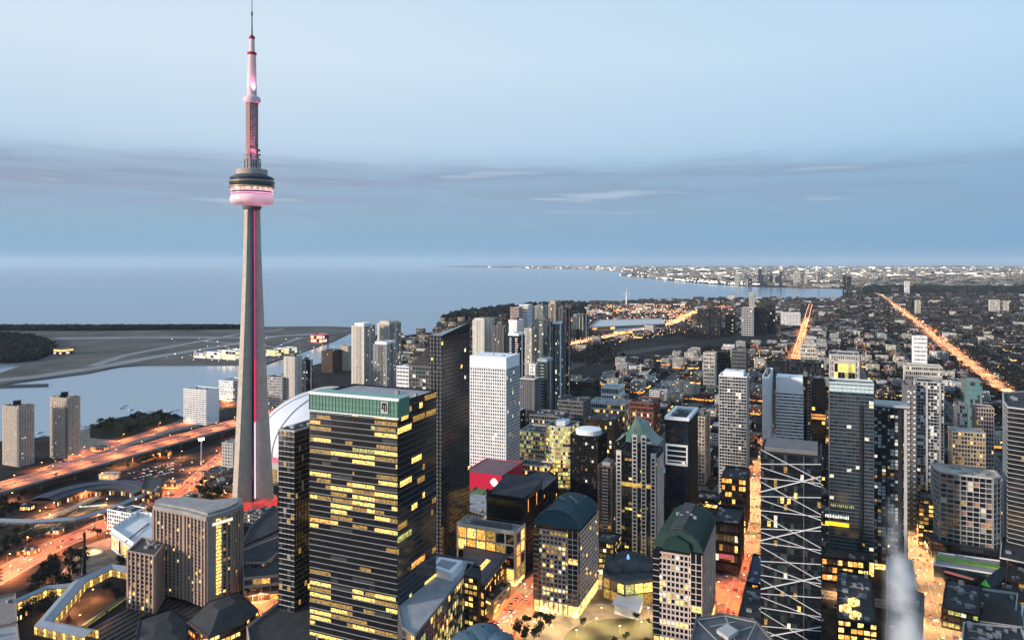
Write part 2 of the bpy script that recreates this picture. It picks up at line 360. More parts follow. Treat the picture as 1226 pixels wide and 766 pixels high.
def building(label, cat, poly, z1, nf, bay, wall, pal, sp=.35, pw=.5, dsp=.35, dp=.45, pier=None, z0=0.0, seed=1, roof=r_grey, nu=3,
             parapet=1.1, windows='floor', core=None, group=None, name=None, lobby=0.0, lobbym=None, litrow=None, run=1, pent=None, hero=True, styles=None, blank=()):
    """One building: wall (core, floor bands, piers), window bands per floor or single windows, lobby, roof, parapet, penthouse, roof units."""
    rg = random.Random(seed * 131 + 5); poly = ccw(poly); cxx = sum(p[0] for p in poly) / len(poly); cyy = sum(p[1] for p in poly) / len(poly)
    o = (cxx, cyy, z0)
    root = empty(name or cat.replace(' ', '_'), o, label, cat, group)
    if hero:
        HERO.append(poly); c4 = [pj(x, y, z1) for x, y in poly if y > 50]
        if len(c4) == len(poly): HBOX.append((min(c[0] for c in c4), max(c[0] for c in c4), max(c[1] for c in c4), max(y for x, y in poly)))
    wb = MB(); panes = {}
    wb.prism(poly, z0, z1, 2)
    zf = z0 + lobby
    for i in range(len(poly)):
        P0, P1 = poly[i], poly[(i + 1) % len(poly)]; ln = math.hypot(P1[0] - P0[0], P1[1] - P0[1])
        st = dict(sp=sp, pw=pw, dsp=dsp, dp=dp, bay=bay, pal=None)
        if styles and i in styles: st.update(styles[i])
        if i in blank:
            dx, dy = P1[0] - P0[0], P1[1] - P0[1]; n = (dy / ln, -dx / ln); e = .3
            wb.prism([P0, P1, (P1[0] + n[0] * e, P1[1] + n[1] * e), (P0[0] + n[0] * e, P0[1] + n[1] * e)], z0, z1, 0); continue
        facade(wb, panes, P0, P1, zf, z1, nf, max(1, round(ln / st['bay'])), st['sp'], st['pw'], st['dsp'], st['dp'], rg, st['pal'] or pal, 0, 1, i, None if st['pal'] else litrow, run)
    wb.build('wall', [wall, pier or wall, core or c_dark], root, o)
    pm = [m for m, _ in pal]
    vis = []
    for i in range(len(poly)):
        P0, P1 = poly[i], poly[(i + 1) % len(poly)]; n = (P1[1] - P0[1], -(P1[0] - P0[0]))
        if n[0] * P0[0] + n[1] * P0[1] < 0: vis.append(i)
    if windows == 'window':
        allp = [(k, f, q, c) for k in panes for f, q, c in panes[k]]
        near = sorted([p for p in allp if p[1] in vis], key=lambda p: -p[0])[:100]; ids = set(id(p[2]) for p in near)
        for k, f, q, c in near:
            mb = MB(); mb.quad(*q); mb.build('window', pm[c], root, o)
        rest = [p for p in allp if id(p[2]) not in ids]
        if rest:
            mb = MB()
            for k, f, q, c in rest: mb.quad(*q, c)
            tag(mb.build('windows', pm, root, o), kind='stuff')
    else:
        ks = sorted(panes)
        for k in ks[-95:]:
            mb = MB()
            for f, q, c in panes[k]: mb.quad(*q, c)
            mb.build('window_band', pm, root, o)
    if lobby > 0:
        mb = MB()
        for i in range(len(poly)):
            P0, P1 = poly[i], poly[(i + 1) % len(poly)]; ln = math.hypot(P1[0] - P0[0], P1[1] - P0[1]); n = ((P1[1] - P0[1]) / ln, -(P1[0] - P0[0]) / ln)
            a = (P0[0] + n[0] * .09, P0[1] + n[1] * .09); c = (P1[0] + n[0] * .09, P1[1] + n[1] * .09)
            mb.quad((*a, z0), (*c, z0), (*c, zf - .3), (*a, zf - .3))
        mb.build('lobby_glazing', lobbym or l_shop, root, o)
    rb = MB(); inn = inset(poly, .35); rb.prism(inn, z1 - .5, z1 + .05); ro = rb.build('roof', roof, root, o)
    if parapet:
        pb = MB(); pi = inset(poly, .5); n = len(poly); h = z1 + parapet; e = inset(poly, -.5 if sp else -.1)
        for i in range(n):
            j = (i + 1) % n
            pb.quad((*e[i], z1 - .1), (*e[j], z1 - .1), (*e[j], h), (*e[i], h)); pb.quad((*e[i], h), (*e[j], h), (*pi[j], h), (*pi[i], h)); pb.quad((*pi[j], z1), (*pi[i], z1), (*pi[i], h), (*pi[j], h))
        pb.build('parapet', wall, ro, o)
    if pent:
        ins, ph, pmx = pent[:3]; pp = inset(poly, ins); mb = MB(); mb.prism(pp, z1 + .02, z1 + ph, 0); mb.prism(inset(pp, .4), z1 + ph, z1 + ph + .3, 0)
        mb.build('penthouse', pmx, root, o); units(ro, o, pp, z1 + ph, min(nu, 2), rg, .8)
        nu = 0 if ins < 4 else nu // 2
    units(ro, o, poly, z1 + .05, nu, rg)
    return root

# ------------------------------------------------------------------ lake, land, island
mb = MB(); mb.quad((-70000, -2000, -2.5), (70000, -2000, -2.5), (70000, 62000, -2.5), (-70000, 62000, -2.5)); structure('lake_water', mb, mw)
LAND = [(-900, -400), (-760, 300), G(-60, 555), G(0, 528), G(60, 522), G(97, 515), G(110, 511), G(125, 503), G(150, 498), G(185, 495), G(214, 497), G(222, 500), G(262, 478),
        G(300, 460), G(340, 447), G(375, 437), G(400, 430), G(425, 416), G(450, 407), G(480, 402), G(521, 397), G(523, 386), G(540, 379), G(560, 374.5), G(600, 370), G(640, 366.5),
        G(700, 363), G(760, 360.5), G(850, 358), G(930, 357.5), G(1003, 357.5), G(1013, 351), G(1016, 346), G(985, 345), G(960, 344.5), G(910, 343.5), G(850, 340), G(800, 335.5), G(770, 332),
        G(742, 329.5), G(765, 325.5), G(700, 322.5), G(640, 321), G(540, 319.6), G(530, 318.6), G(1350, 318.3), (9000, 4000), (1500, -400)]
def slab(name, pts, z0, z1, mats, kind='structure'):
    mb = MB(); mb.prism(pts, z0, z1, 0); o = structure(name, mb, mats); return o
slab('ground', LAND, -8, 0, m_land)
ISL = [G(-60, 468), G(0, 461), G(16, 457.5), G(65, 451), G(104, 446), G(141, 438.5), G(167, 436.5), G(285, 436), G(316, 436), G(349, 425), G(401, 407), G(423, 396), G(420, 391.5), G(390, 390.5), G(200, 392), G(-60, 392)]
slab('island_ground', ISL, -8, 0, m_isl)
slab('harbour_spit', [G(-30, 461.5), G(58, 458.8), G(58, 461.4), G(-30, 464)], -8, -.4, r_dark)
slab('island_pond', [G(-60, 449), G(0, 446), G(26, 437.5), G(0, 436), G(-60, 437)], -.5, .012, mw)
def strip_poly(pts, w):
    lft, rgt = [], []
    for i, p in enumerate(pts):
        a = pts[max(i - 1, 0)]; b = pts[min(i + 1, len(pts) - 1)]; dx, dy = b[0] - a[0], b[1] - a[1]; l = math.hypot(dx, dy)
        lft.append((p[0] - dy / l * w / 2, p[1] + dx / l * w / 2)); rgt.append((p[0] + dy / l * w / 2, p[1] - dx / l * w / 2))
    return lft, rgt
def ribbon(mb, pts, w, z, off=0, m=0, zs=None):
    if off:
        l_, r_ = strip_poly(pts, 2 * abs(off)); pts = l_ if off > 0 else r_
    l_, r_ = strip_poly(pts, w)
    for i in range(len(pts) - 1):
        za, zb = (z, z) if zs is None else (zs[i], zs[i + 1])
        mb.quad((*r_[i], za), (*r_[i + 1], zb), (*l_[i + 1], zb), (*l_[i], za), m)
def densify(pts, step):
    out = []
    for a, b in zip(pts, pts[1:]):
        n = max(1, int(math.hypot(b[0] - a[0], b[1] - a[1]) / step))
        out += [(a[0] + (b[0] - a[0]) * k / n, a[1] + (b[1] - a[1]) * k / n) for k in range(n)]
    return out + [pts[-1]]
# airport runways and aprons on the island
for pts, w in (([(-30, 458), (40, 451), (110, 441), (180, 428), (285, 411), (330, 402)], 46), ([(65, 405), (180, 404), (300, 404), (390, 399)], 60), ([(110, 438), (150, 425), (285, 400), (340, 394)], 30), ([(240, 408), (330, 415), (360, 404)], 26)):
    mb = MB(); ribbon(mb, GP(pts), w, .04 + w * .0004); structure('runway', mb, m_run)
# dark parkland, rail lands, grass fields
PARKS = []
def field(name, px, m, z=.02, park=True):
    p = GP(px); mb = MB(); mb.prism(p, -.5, z); structure(name, mb, m)
    if park: PARKS.append(p)
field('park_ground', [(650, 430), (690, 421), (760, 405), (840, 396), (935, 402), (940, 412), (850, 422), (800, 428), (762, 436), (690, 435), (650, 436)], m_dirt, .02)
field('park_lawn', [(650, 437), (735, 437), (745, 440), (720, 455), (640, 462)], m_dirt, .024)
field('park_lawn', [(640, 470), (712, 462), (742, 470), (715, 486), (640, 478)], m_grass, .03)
field('park_lawn', [(108, 511), (150, 499), (215, 497), (205, 512), (160, 527), (108, 524)], m_grass, .03)
field('rail_yard', [(-40, 640), (0, 603), (80, 590), (185, 580), (205, 590), (150, 618), (70, 652), (-40, 690)], m_gravel, .03)
field('plaza_paving', [(590, 800), (655, 700), (700, 650), (740, 640), (800, 690), (850, 750), (850, 800)], m_pave, .05)
# plaza lawn: dark oval
ol = [G(743 + 68 * math.cos(a), 766 + 26 * math.sin(a)) for a in np.linspace(0, 2 * math.pi, 28, endpoint=False)]
mb = MB(); mb.prism(ol, 0, .16); structure('plaza_lawn', mb, m_grass)
field('harbour_quay', [(96, 515), (107, 512), (108, 524), (160, 529), (150, 540), (100, 545), (60, 545), (60, 523)], m_pave, .03)

# ------------------------------------------------------------------ roads
ROADS = []                                               # (points, half width) for keeping things clear
def road(name, pts, w, z=.06, dens=40, marks=True, pave=True, lanes=4, dash_to=1300):
    pts = densify(pts, dens); mb = MB(); ribbon(mb, pts, w, z); o = structure(name, mb, m_asph); ROADS.append((pts, w / 2 + (4 if pave else 0)))
    if pave:
        pb = MB()
        for s in (1, -1):
            off = s * (w / 2 + 2); l_, r_ = strip_poly(pts, 2 * abs(off)); q = l_ if s > 0 else r_; l2, r2 = strip_poly(q, 4)
            for i in range(len(q) - 1):
                if q[i][1] > 2600: break
                pb.prism([r2[i], r2[i + 1], l2[i + 1], l2[i]], .0, .19)
        if pb.f: structure('pavement', pb, m_pave)
    if marks:
        lb = MB(); fine = densify(pts, 8)
        for i in range(0, len(fine) - 1):
            a, b = fine[i], fine[i + 1]
            if a[1] > dash_to or a[1] < 350: continue
            for k in range(1, lanes):
                off = -w / 2 + w * k / lanes
                if k == lanes // 2 or i % 2 == 0:
                    dx, dy = b[0] - a[0], b[1] - a[1]; l = math.hypot(dx, dy); nx, ny = -dy / l, dx / l; e = .14; f = .55 if k != lanes // 2 else 1
                    bx, by = a[0] + dx * f, a[1] + dy * f
                    lb.quad((a[0] + nx * (off - e), a[1] + ny * (off - e), z + .004), (bx + nx * (off - e), by + ny * (off - e), z + .004),
                            (bx + nx * (off + e), by + ny * (off + e), z + .004), (a[0] + nx * (off + e), a[1] + ny * (off + e), z + .004))
        if lb.f: structure('lane_marking', lb, m_mark)
    return pts
def uline(v, u0, u1): return [uv(u0, v), uv(u1, v)]
st_king = road('street', uline(70, 380, 5100), 20)
st_adel = road('street', uline(-82, 380, 2600), 20)
st_well = road('street', uline(222, 380, 1450), 16, .064)
st_coll = road('avenue', [G(1400, 640), G(1260, 508), G(1195, 463), G(1125, 407), G(1060, 357), G(1022, 338), G(985, 332)], 24, .072)
st_queen = road('street', uline(-215, 380, 4200), 12, .068)
st_front = road('street', [uv(330, 405), uv(560, 402), uv(900, 385)], 18, .076)
st_brem = road('boulevard', GP([(-40, 712), (60, 655), (130, 626), (190, 600), (235, 576), (262, 552), (283, 535), (300, 520)]), 22, .08, 25)
st_low = road('boulevard', GP([(60, 562), (110, 543), (165, 524), (215, 508), (262, 487), (300, 470)]), 26, .084, 30)
for u_, v0, v1 in ((655, -900, 205), (770, -1000, 330), (905, -1100, 400), (1050, -1200, 420), (1230, -1400, 420), (1430, -1500, 430), (1640, -1700, 420), (1880, -1900, 380), (2150, -2300, 150), (2480, -2600, 150), (2900, -3000, 100), (3500, -3500, 100)):
    road('side_street', [uv(u_, v0), uv(u_, v1)], 9 + (u_ > 2000) * 4, .052, 60, marks=u_ < 1100, lanes=2)
for v_ in (-350, -470, -600, -740, -900, -1080):
    road('side_street', uline(v_, 600, 4500), 9, .048, 60, marks=False)
road('side_street', uline(330, 1080, 1850), 9, .056, 60, marks=False)
# railway tracks: ballast and rails
RAIL = [uv(330, 470), uv(520, 480), uv(760, 505), uv(1100, 560), uv(1500, 600), G(640, 452), G(700, 432), G(760, 421), G(850, 408), G(960, 396)]
mb = MB(); ribbon(mb, densify(RAIL, 30), 62, .09); structure('rail_bed', mb, m_gravel); ROADS.append((RAIL, 34))
mb = MB()
rp = densify(RAIL, 25)
for off in range(-27, 28, 6):
    for e in (-.75, .75):
        l_, r_ = strip_poly(rp, 2 * abs(off + e)); q = l_ if off + e > 0 else r_; a_, b_ = strip_poly(q, .25)
        for i in range(len(q) - 1):
            if q[i][1] > 2400: break
            mb.quad((*b_[i], .26), (*b_[i + 1], .26), (*a_[i + 1], .26), (*a_[i], .26))
structure('railway_tracks', mb, c_metal)
# yard tracks in front of the roundhouse
mb = MB()
for a, b in (((0, 618), (120, 588)), ((20, 640), (135, 590)), ((0, 656), (60, 636)), ((60, 636), (105, 600)), ((0, 630), (128, 592))):
    ribbon(mb, GP([a, b]), .9, .2); 
structure('yard_tracks', mb, c_metal)

# elevated expressway: deck, parapets, piers
def viaduct(name, pts, w, z, label, pier_every=38, ymax=2600):
    pts = densify(pts, 20); o3 = (*pts[0], 0); root = empty(name, o3, label, 'expressway', 'elevated expressway'); HERO_PTS.append((pts, w / 2 + 3))
    l_, r_ = strip_poly(pts, w); d = MB()
    for i in range(len(pts) - 1):
        A, B, Cc, D = r_[i], r_[i + 1], l_[i + 1], l_[i]
        d.quad((*A, z), (*B, z), (*Cc, z), (*D, z), 0); d.quad((*A, z - 2.2), (*B, z - 2.2), (*B, z), (*A, z), 1); d.quad((*Cc, z - 2.2), (*D, z - 2.2), (*D, z), (*Cc, z), 1); d.quad((*D, z - 2.2), (*Cc, z - 2.2), (*B, z - 2.2), (*A, z - 2.2), 1)
    d.build('deck', [m_asph, c_grey], root, o3)
    for s in (1, -1, 0):
        pb = MB(); off = s * (w / 2 - .3)
        if s: a_, b_ = strip_poly(pts, 2 * abs(off)); q = a_ if s > 0 else b_
        else: q = pts
        a_, b_ = strip_poly(q, .45)
        for i in range(len(q) - 1):
            pb.quad((*b_[i], z), (*b_[i + 1], z), (*b_[i + 1], z + 1), (*b_[i], z + 1)); pb.quad((*a_[i + 1], z), (*a_[i], z), (*a_[i], z + 1), (*a_[i + 1], z + 1)); pb.quad((*b_[i], z + 1), (*b_[i + 1], z + 1), (*a_[i + 1], z + 1), (*a_[i], z + 1))
        pb.build('barrier', c_lgrey, root, o3)
    lb = MB(); fine = densify(pts, 9)
    for k in (-.34, -.17, .17, .34):
        a_, b_ = strip_poly(fine, 2 * abs(k) * w); q = a_ if k > 0 else b_; a_, b_ = strip_poly(q, .3)
        for i in range(0, len(q) - 1, 2): lb.quad((*b_[i], z + .006), (*b_[i + 1], z + .006), (*a_[i + 1], z + .006), (*a_[i], z + .006))
    lb.build('lane_lines', m_mark, root, o3)
    fine = densify(pts, 1); acc = 0
    for i in range(0, len(pts) - 1, 2):
        p = pts[i]; q = pts[i + 1]; a = math.atan2(q[1] - p[1], q[0] - p[0]); pb = MB()
        if p[1] > ymax: break
        nx, ny = -math.sin(a), math.cos(a)
        for s in (-1, 1): pb.obox((p[0] + nx * s * w * .3, p[1] + ny * s * w * .3), a, 1.8, 2.4, 0, z - 3.6)
        pb.obox(p, a, 2.2, w * .92, z - 3.6, z - 2.21); pb.build('bent', c_grey, root, o3)
    return pts
HERO_PTS = []
GARD = [uv(420, 876), uv(700, 876), uv(1200, 874), uv(1420, 850), uv(1700, 815), G(640, 424, 12), G(675, 413, 12), G(740, 400.5, 12), G(790, 392, 12), G(812, 384, 12), G(822, 378, 12), G(836, 372, 12), G(870, 367, 12)]
gard_pts = viaduct('elevated_expressway', GARD, 40, 12, 'long elevated expressway lit orange, crossing from the lower left past the tower to the fairground')
RAMP = [G(60, 560, 6), G(115, 545, 6), G(160, 530, 6), G(200, 517, 6), G(240, 508, 6)]
ramp_pts = viaduct('expressway_ramp', RAMP, 11, 6, 'narrow raised ramp with pale barriers on the lake side of the wide expressway', ymax=1500)

# ------------------------------------------------------------------ observation tower
def lerp(a, b, t): return a + (b - a) * t
TX, TY = -289.0, 817.0
def tower():
    o = (TX, TY, 0); root = empty('observation_tower', o, 'very tall tapering concrete observation tower with a round pod lit pink and a needle mast', 'tower')
    HERO.append([(TX + 36 * math.cos(a), TY + 36 * math.sin(a)) for a in np.linspace(0, 2 * math.pi, 8, endpoint=False)])
    na = math.atan2(-TY, -TX) + R(9)                   # the notch that faces the camera
    zs = [0, 6, 15, 30, 50, 80, 115, 160, 210, 260, 300, 334]
    def leg(z): return 8.2 + 15.6 * (1 - z / 334) ** 1.35
    def core(z): return 4.7 + 2.0 * (1 - z / 334)
    def half(z): return 2.7 + 1.5 * (1 - z / 334)
    mb = MB(); n = 12; base = 0
    for z in zs:
        for k in range(3):
            wa = na + R(60) + k * R(120); L_, h, c = leg(z), half(z), core(z)
            ca, sa = math.cos(wa), math.sin(wa)
            mb.v += [(TX + ca * L_ + sa * h, TY + sa * L_ - ca * h, z), (TX + ca * L_ - sa * h, TY + sa * L_ + ca * h, z)]
            xa = wa + R(60); t1, t2 = xa - R(26), xa + R(26); q = c * 1.12
            mb.v += [(TX + q * math.cos(t1), TY + q * math.sin(t1), z), (TX + q * math.cos(t2), TY + q * math.sin(t2), z)]
    for i in range(len(zs) - 1):
        for j in range(n): mb.f.append((i * n + j, i * n + (j + 1) % n, (i + 1) * n + (j + 1) % n, (i + 1) * n + j)); mb.m.append(0)
    mb.build('shaft', t_conc, root, o)
    # glazed lift shaft in the notch and the light strip beside it
    def notch(z, r_, da): a = na + da; return (TX + r_ * math.cos(a), TY + r_ * math.sin(a), z)
    mb = MB(); r0 = 7.4
    for z0_, z1_ in zip(zs, zs[1:]): mb.bar(notch(z0_, core(z0_) + .9, 0), notch(z1_, core(z1_) + .9, 0), 3.4, 1.6)
    mb.build('lift_glazing', g_deep, root, o)
    for (a, b, m) in ((12, 96, e_strip_w), (96, 165, e_strip_r), (165, 333, e_strip_p)):
        q = [z for z in zs if a < z < b]; q = [a] + q + [b]; mb = MB()
        for z0_, z1_ in zip(q, q[1:]): mb.bar(notch(z0_, core(z0_) + 2.3, R(12)), notch(z1_, core(z1_) + 2.3, R(12)), 1.9, .7)
        mb.build('light_strip', m, root, o)
    c = (TX, TY)
    def lt(name, prof, m, k=48, sm=False):
        prof = [(a * (.93 if a > 9.5 and 334 <= z_ <= 375 else 1), z_) for a, z_ in prof]; q = MB(); q.lathe(c, prof, k); return q.build(name, m, root, o, smooth=sm)
    lt('pod_collar', [(7.5, 329), (10, 332), (11, 334.2)], c_grey)
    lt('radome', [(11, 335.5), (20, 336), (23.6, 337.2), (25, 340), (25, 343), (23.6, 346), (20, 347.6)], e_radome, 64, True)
    ql = MB()
    for a, b in ((347.7, 348.6), (350.6, 351.3)): ql.lathe(c, [(21.6, a), (22.3, a), (22.3, b), (21.6, b)], 64)
    ql.build('light_ring', e_ring, root, o)
    lt('outdoor_deck', [(20, 347.6), (23.2, 347.7), (23.2, 350.5)], g_deep)
    w = MB(); w.lathe(c, [(21.6, 350.5), (22.5, 351.3), (22.5, 354.2), (21.6, 354.5)], 48, mf=lambda q: 0); w.build('window_ring', t_win, root, o)
    lt('floor_ring', [(23.3, 354.4), (26, 354.8), (26, 356.0), (24.5, 356.3)], t_gold)
    lt('window_ring', [(24.5, 356.3), (25.6, 357.5), (25.6, 359.5), (24.6, 360)], t_win2)
    lt('floor_ring', [(24.6, 360), (26.2, 360.3), (26.2, 361.2), (25.2, 361.6)], t_gold)
    lt('window_ring', [(25.2, 361.6), (24.9, 363.4), (24, 363.8)], g_deep)
    lt('pod_roof', [(24, 363.8), (25.3, 364.3), (24.6, 366), (19, 368.2), (17.4, 369)], c_dome, 64, True)
    lt('upper_drum', [(17.4, 368.4), (17.8, 369), (17.8, 374.4), (17, 374.8), (0.1, 374.9)], t_drum)
    # mast room equipment
    q = MB(); rg = random.Random(3)
    for k in range(16):
        a = k * 2 * math.pi / 16 + rg.uniform(-.1, .1); rr = rg.choice((7.6, 9.2, 8.4)); h = rg.uniform(7, 15)
        q.obox((TX + rr * math.cos(a), TY + rr * math.sin(a)), a, .8, 1.4, 375, 375 + h)
    q.build('antenna_panel', c_lgrey, root, o)
    q = MB()
    for zz in (380, 386, 391): q.lathe(c, [(8.8, zz), (9.3, zz), (9.3, zz + .4), (8.8, zz + .4)], 24)
    q.build('antenna_ring', m_steel, root, o)
    for a, zz, rr in ((na + .9, 397, 2.0), (na + .5, 402, 1.5), (na + 1.2, 392, 1.6)):
        q = MB(); cc = (TX + 7.6 * math.cos(a), TY + 7.6 * math.sin(a), zz)
        q.lathe(cc[:2], [(rr, zz - rr), (rr, zz), (.1, zz + .3)], 12); q.build('dish_antenna', m_black, root, o)
    hexp = lambda r_: [(TX + r_ * math.cos(a), TY + r_ * math.sin(a)) for a in (na + R(30) + k * R(60) for k in range(6))]
    q = MB(); q.prism(hexp(6.6), 374, 450); s = q.build('upper_shaft', t_brick, root, o)
    q = MB(); d = (math.cos(na), math.sin(na)); p0 = (TX + d[0] * 5.78, TY + d[1] * 5.78)
    for k in range(18):
        for s_ in (-1, 1):
            if (k * 7 + s_) % 3: q.obox((p0[0] - d[1] * s_ * 1.3, p0[1] + d[0] * s_ * 1.3), na, .12, 1.1, 384 + k * 3.5, 386.2 + k * 3.5)
    q.build('shaft_panel', t_panel, root, o)
    lt('upper_pod', [(6.8, 448), (8.6, 449.5), (9.2, 451), (9.2, 453.5), (8, 455.5), (6, 456.5), (5.2, 457)], t_wpink, 32, True)
    lt('mast_base', [(5.2, 456.5), (4.3, 502)], t_wpink, 12)
    lt('mast_ring', [(3, 502), (5.0, 502.5), (5.0, 504.5), (3, 505.5)], t_red, 16)
    lt('mast_middle', [(3.3, 504), (2.6, 520)], t_wpink, 12)
    lt('mast_ring', [(2, 519.5), (3.2, 520), (3.2, 522), (1, 524.5)], t_red, 16)
    lt('mast_tip', [(.85, 523), (.6, 545), (1.0, 546), (1.0, 549), (.45, 551), (.3, 572)], m_black, 8)
    lt('foot_building', [(27, 0), (27, 8), (24, 10), (15, 10.5)], t_foot, 36)
    # floodlights that wash the mast in pink; the radome glows by its material
    for k in range(3):
        for zz, rr, p, tgt in ((376, 15, 90000, 1), (459, 7.5, 70000, 1), (346, 30, 0, 0)):
            if not p: continue
            a = na + R(10) + k * R(120); l = bpy.data.lights.new('floodlight', 'SPOT'); l.energy = p; l.color = (1, .28, .48); l.spot_size = R(50); l.spot_blend = .6; l.shadow_soft_size = .5
            lo_ = bpy.data.objects.new('floodlight', l); C.objects.link(lo_); lo_.parent = root
            lo_.location = (rr * math.cos(a), rr * math.sin(a), zz); lo_.rotation_euler = (R(180 - 12), 0, a - R(90) + R(180))
t_conc = mat('tower concrete', (.47, .40, .335), .85, var=.2, scale=.16, bump=.25)
t_brick = mat('upper shaft concrete', (.30, .18, .18), .8, var=.25, scale=.6); t_panel = mat('pale shaft panels', (.55, .45, .45), .6)
t_gold = mat('bronze ring', (.35, .28, .17), .5, .3, .2); t_win = emat('pod windows', (255, 205, 190), .8, .7, .25); t_win2 = glass('pod dark windows', (.02, .02, .03))
t_drum = mat('beige drum', (.42, .34, .30), .8); c_dome = mat('slate pod roof', (.07, .08, .10), .5, .2); t_wpink = mat('white mast cladding with pink light', (.68, .50, .53), .6, var=.1)  # floodlit pink is mixed into the mast and upper pod cladding colour
t_red = mat('red mast ring', (.4, .01, .03), .5); t_foot = emat('red lit foot glazing', (225, 60, 50), .7, .6, .12)
e_radome = emat('radome with added glow', (255, 165, 190), .30, .45, .05, (.62, .5, .52)); e_ring = emat('pink light ring', (255, 160, 195), 1.5)  # pink lighting of the radome is put in as its own glow
e_strip_w = emat('light strip white pink', (245, 215, 240), 1.1); e_strip_r = emat('light strip crimson', (230, 20, 90), 1.1); e_strip_p = emat('light strip magenta', (190, 45, 115), .9)
tower()

# ------------------------------------------------------------------ stadium dome
def dome():
    Yc = 985.0; Xc = (408 - CX) / PX * Yc; Rr = 106; H = 67; zb = 34; o = (Xc, Yc, 0)
    HERO.append([(Xc + Rr * math.cos(a), Yc + Rr * math.sin(a)) for a in np.linspace(0, 2 * math.pi, 12, endpoint=False)])
    root = empty('domed_stadium', o, 'huge white domed stadium roof bulging out behind the tall tower', 'stadium')
    def shell(r_, h, a0, a1, name, m, off):
        q = MB(); pr = [(r_ * math.cos(t), zb + off + h * math.sin(t)) for t in np.linspace(0, math.pi / 2 * .995, 18)]
        q.lathe((Xc, Yc), pr, 64, 0, a0, a1); return q.build(name, m, root, o, smooth=True)
    w1 = mat('white roof membrane', (.60, .63, .68), .6, var=.10, scale=.05)
    shell(Rr, H, 0, 2 * math.pi, 'roof_shell', w1, 0); shell(Rr + 2.2, H + 2.5, R(150), R(262), 'roof_panel', w1, .6); shell(Rr + 1.2, H + 1.2, R(262), R(330), 'roof_panel', w1, .3)
    q = MB()
    for k in range(10):
        t = R(262); 
    for t0 in (R(150), R(178), R(206), R(234), R(262), R(285), R(308), R(330)):
        ts = np.linspace(0, math.pi / 2 * .98, 24)
        pp = [(Xc + (Rr + 2.6) * math.cos(t) * math.cos(t0), Yc + (Rr + 2.6) * math.cos(t) * math.sin(t0), zb + 1 + (H + 2.9) * math.sin(t)) for t in ts]
        for a, b in zip(pp, pp[1:]): q.bar(a, b, 1.0, .9)
    q.build('roof_rib', c_lgrey, root, o)
    q = MB(); q.lathe((Xc, Yc), [(Rr + 1, 0), (Rr + 1, zb - 6)], 48); q.build('wall', c_lgrey, root, o)
    q = MB(); q.lathe((Xc, Yc), [(Rr + 2, zb - 6), (Rr + 2, zb)], 64); q.build('light_band', emat('pink light band', (240, 120, 150), 1.0, .3, .05), root, o)
    for k in range(28):
        a = R(170) + k * R(6); q = MB(); q.obox((Xc + (Rr + 1.4) * math.cos(a), Yc + (Rr + 1.4) * math.sin(a)), a, 1, 6, 4, 20); q.build('window', [l_wht, g_black, l_dim][k % 3], root, o)
dome()

# ------------------------------------------------------------------ individual towers near the front
def F(xL, xR, yb, yt, depth=None, xS=None):
    poly, A = front(xL, xR, yb, depth, xS); return poly, zat(yt, A[1])

# 1 big green-topped office tower (ribbon windows)
poly, z1 = F(371, 476, 806, 484, xS=522)
lr = {k: None for k in range(45)}
warm = [(l_yel, 0)]
PALG = [(g_black, 52), (g_grey, 7), (g_blue, 3), (l_dim, 17), (l_yel, 14), (l_org, 2), (l_wht, 1), (l_grn, 3)]
lit_hi = [24, 2, 0, 28, 38, 3, 2, 3]; lit_lo = [94, 2, 2, 1.5, .5, 0, 0, 0]; lit_mid = [56, 4, 2, 20, 14, 1.5, .8, 1.5]
def wp(w): return [(PALG[i][0], w[i]) for i in range(8)]
rows = {}
for k in range(43):
    rows[k] = wp(lit_mid)
for k in (41, 40, 30, 26, 25, 21, 15, 16, 17, 18, 19, 20, 9, 8, 7, 6, 5, 4, 3): 
    if k % 2 == 0 or k in (41, 15, 17, 19, 8, 7): pass
for k in (0, 1, 4, 5, 8, 9, 24, 25, 26, 27, 33, 37): rows[k] = wp(lit_hi)
for k in (2, 12, 13, 14, 15, 16, 17, 18, 19, 31, 36): rows[k] = wp(lit_lo)
b1 = building('broad office tower with ribbon windows half lit yellow and a green screen along its top', 'office tower', poly, z1, 43, 1.5, c_black, PALG, sp=.40, pw=.12, dp=.1, dsp=.25, core=c_black, pier=c_black,
         seed=3, roof=r_light, nu=5, litrow=rows, run=12, lobby=6, styles={0: dict(pw=0, sp=.05, dsp=.1, pal=wp([90, 3, 2, 5, 3, .5, .3, 1.2]))})
o = tuple(b1.location)
fh_ = (z1 - 6) / 43; q = MB(); P0_, P3_g = poly[0], poly[3]
for k in range(1, 43):
    zz = 6 + k * fh_ + .36 * fh_
    q.bar((P3_g[0] - U[0] * .5, P3_g[1] - U[1] * .5, zz), (P0_[0] - U[0] * .5, P0_[1] - U[1] * .5, zz), .36, .22)
q.build('floor_ledge', c_lgrey, b1, o); q = MB()
for k in range(1, 43, 1):
    zz = 6 + k * fh_ + .36 * fh_; q.bar((P0_[0] - V[0] * .4, P0_[1] - V[1] * .4, zz), (poly[1][0] - V[0] * .4, poly[1][1] - V[1] * .4, zz), .3, .2)
q.build('floor_ledge', c_grey, b1, o)
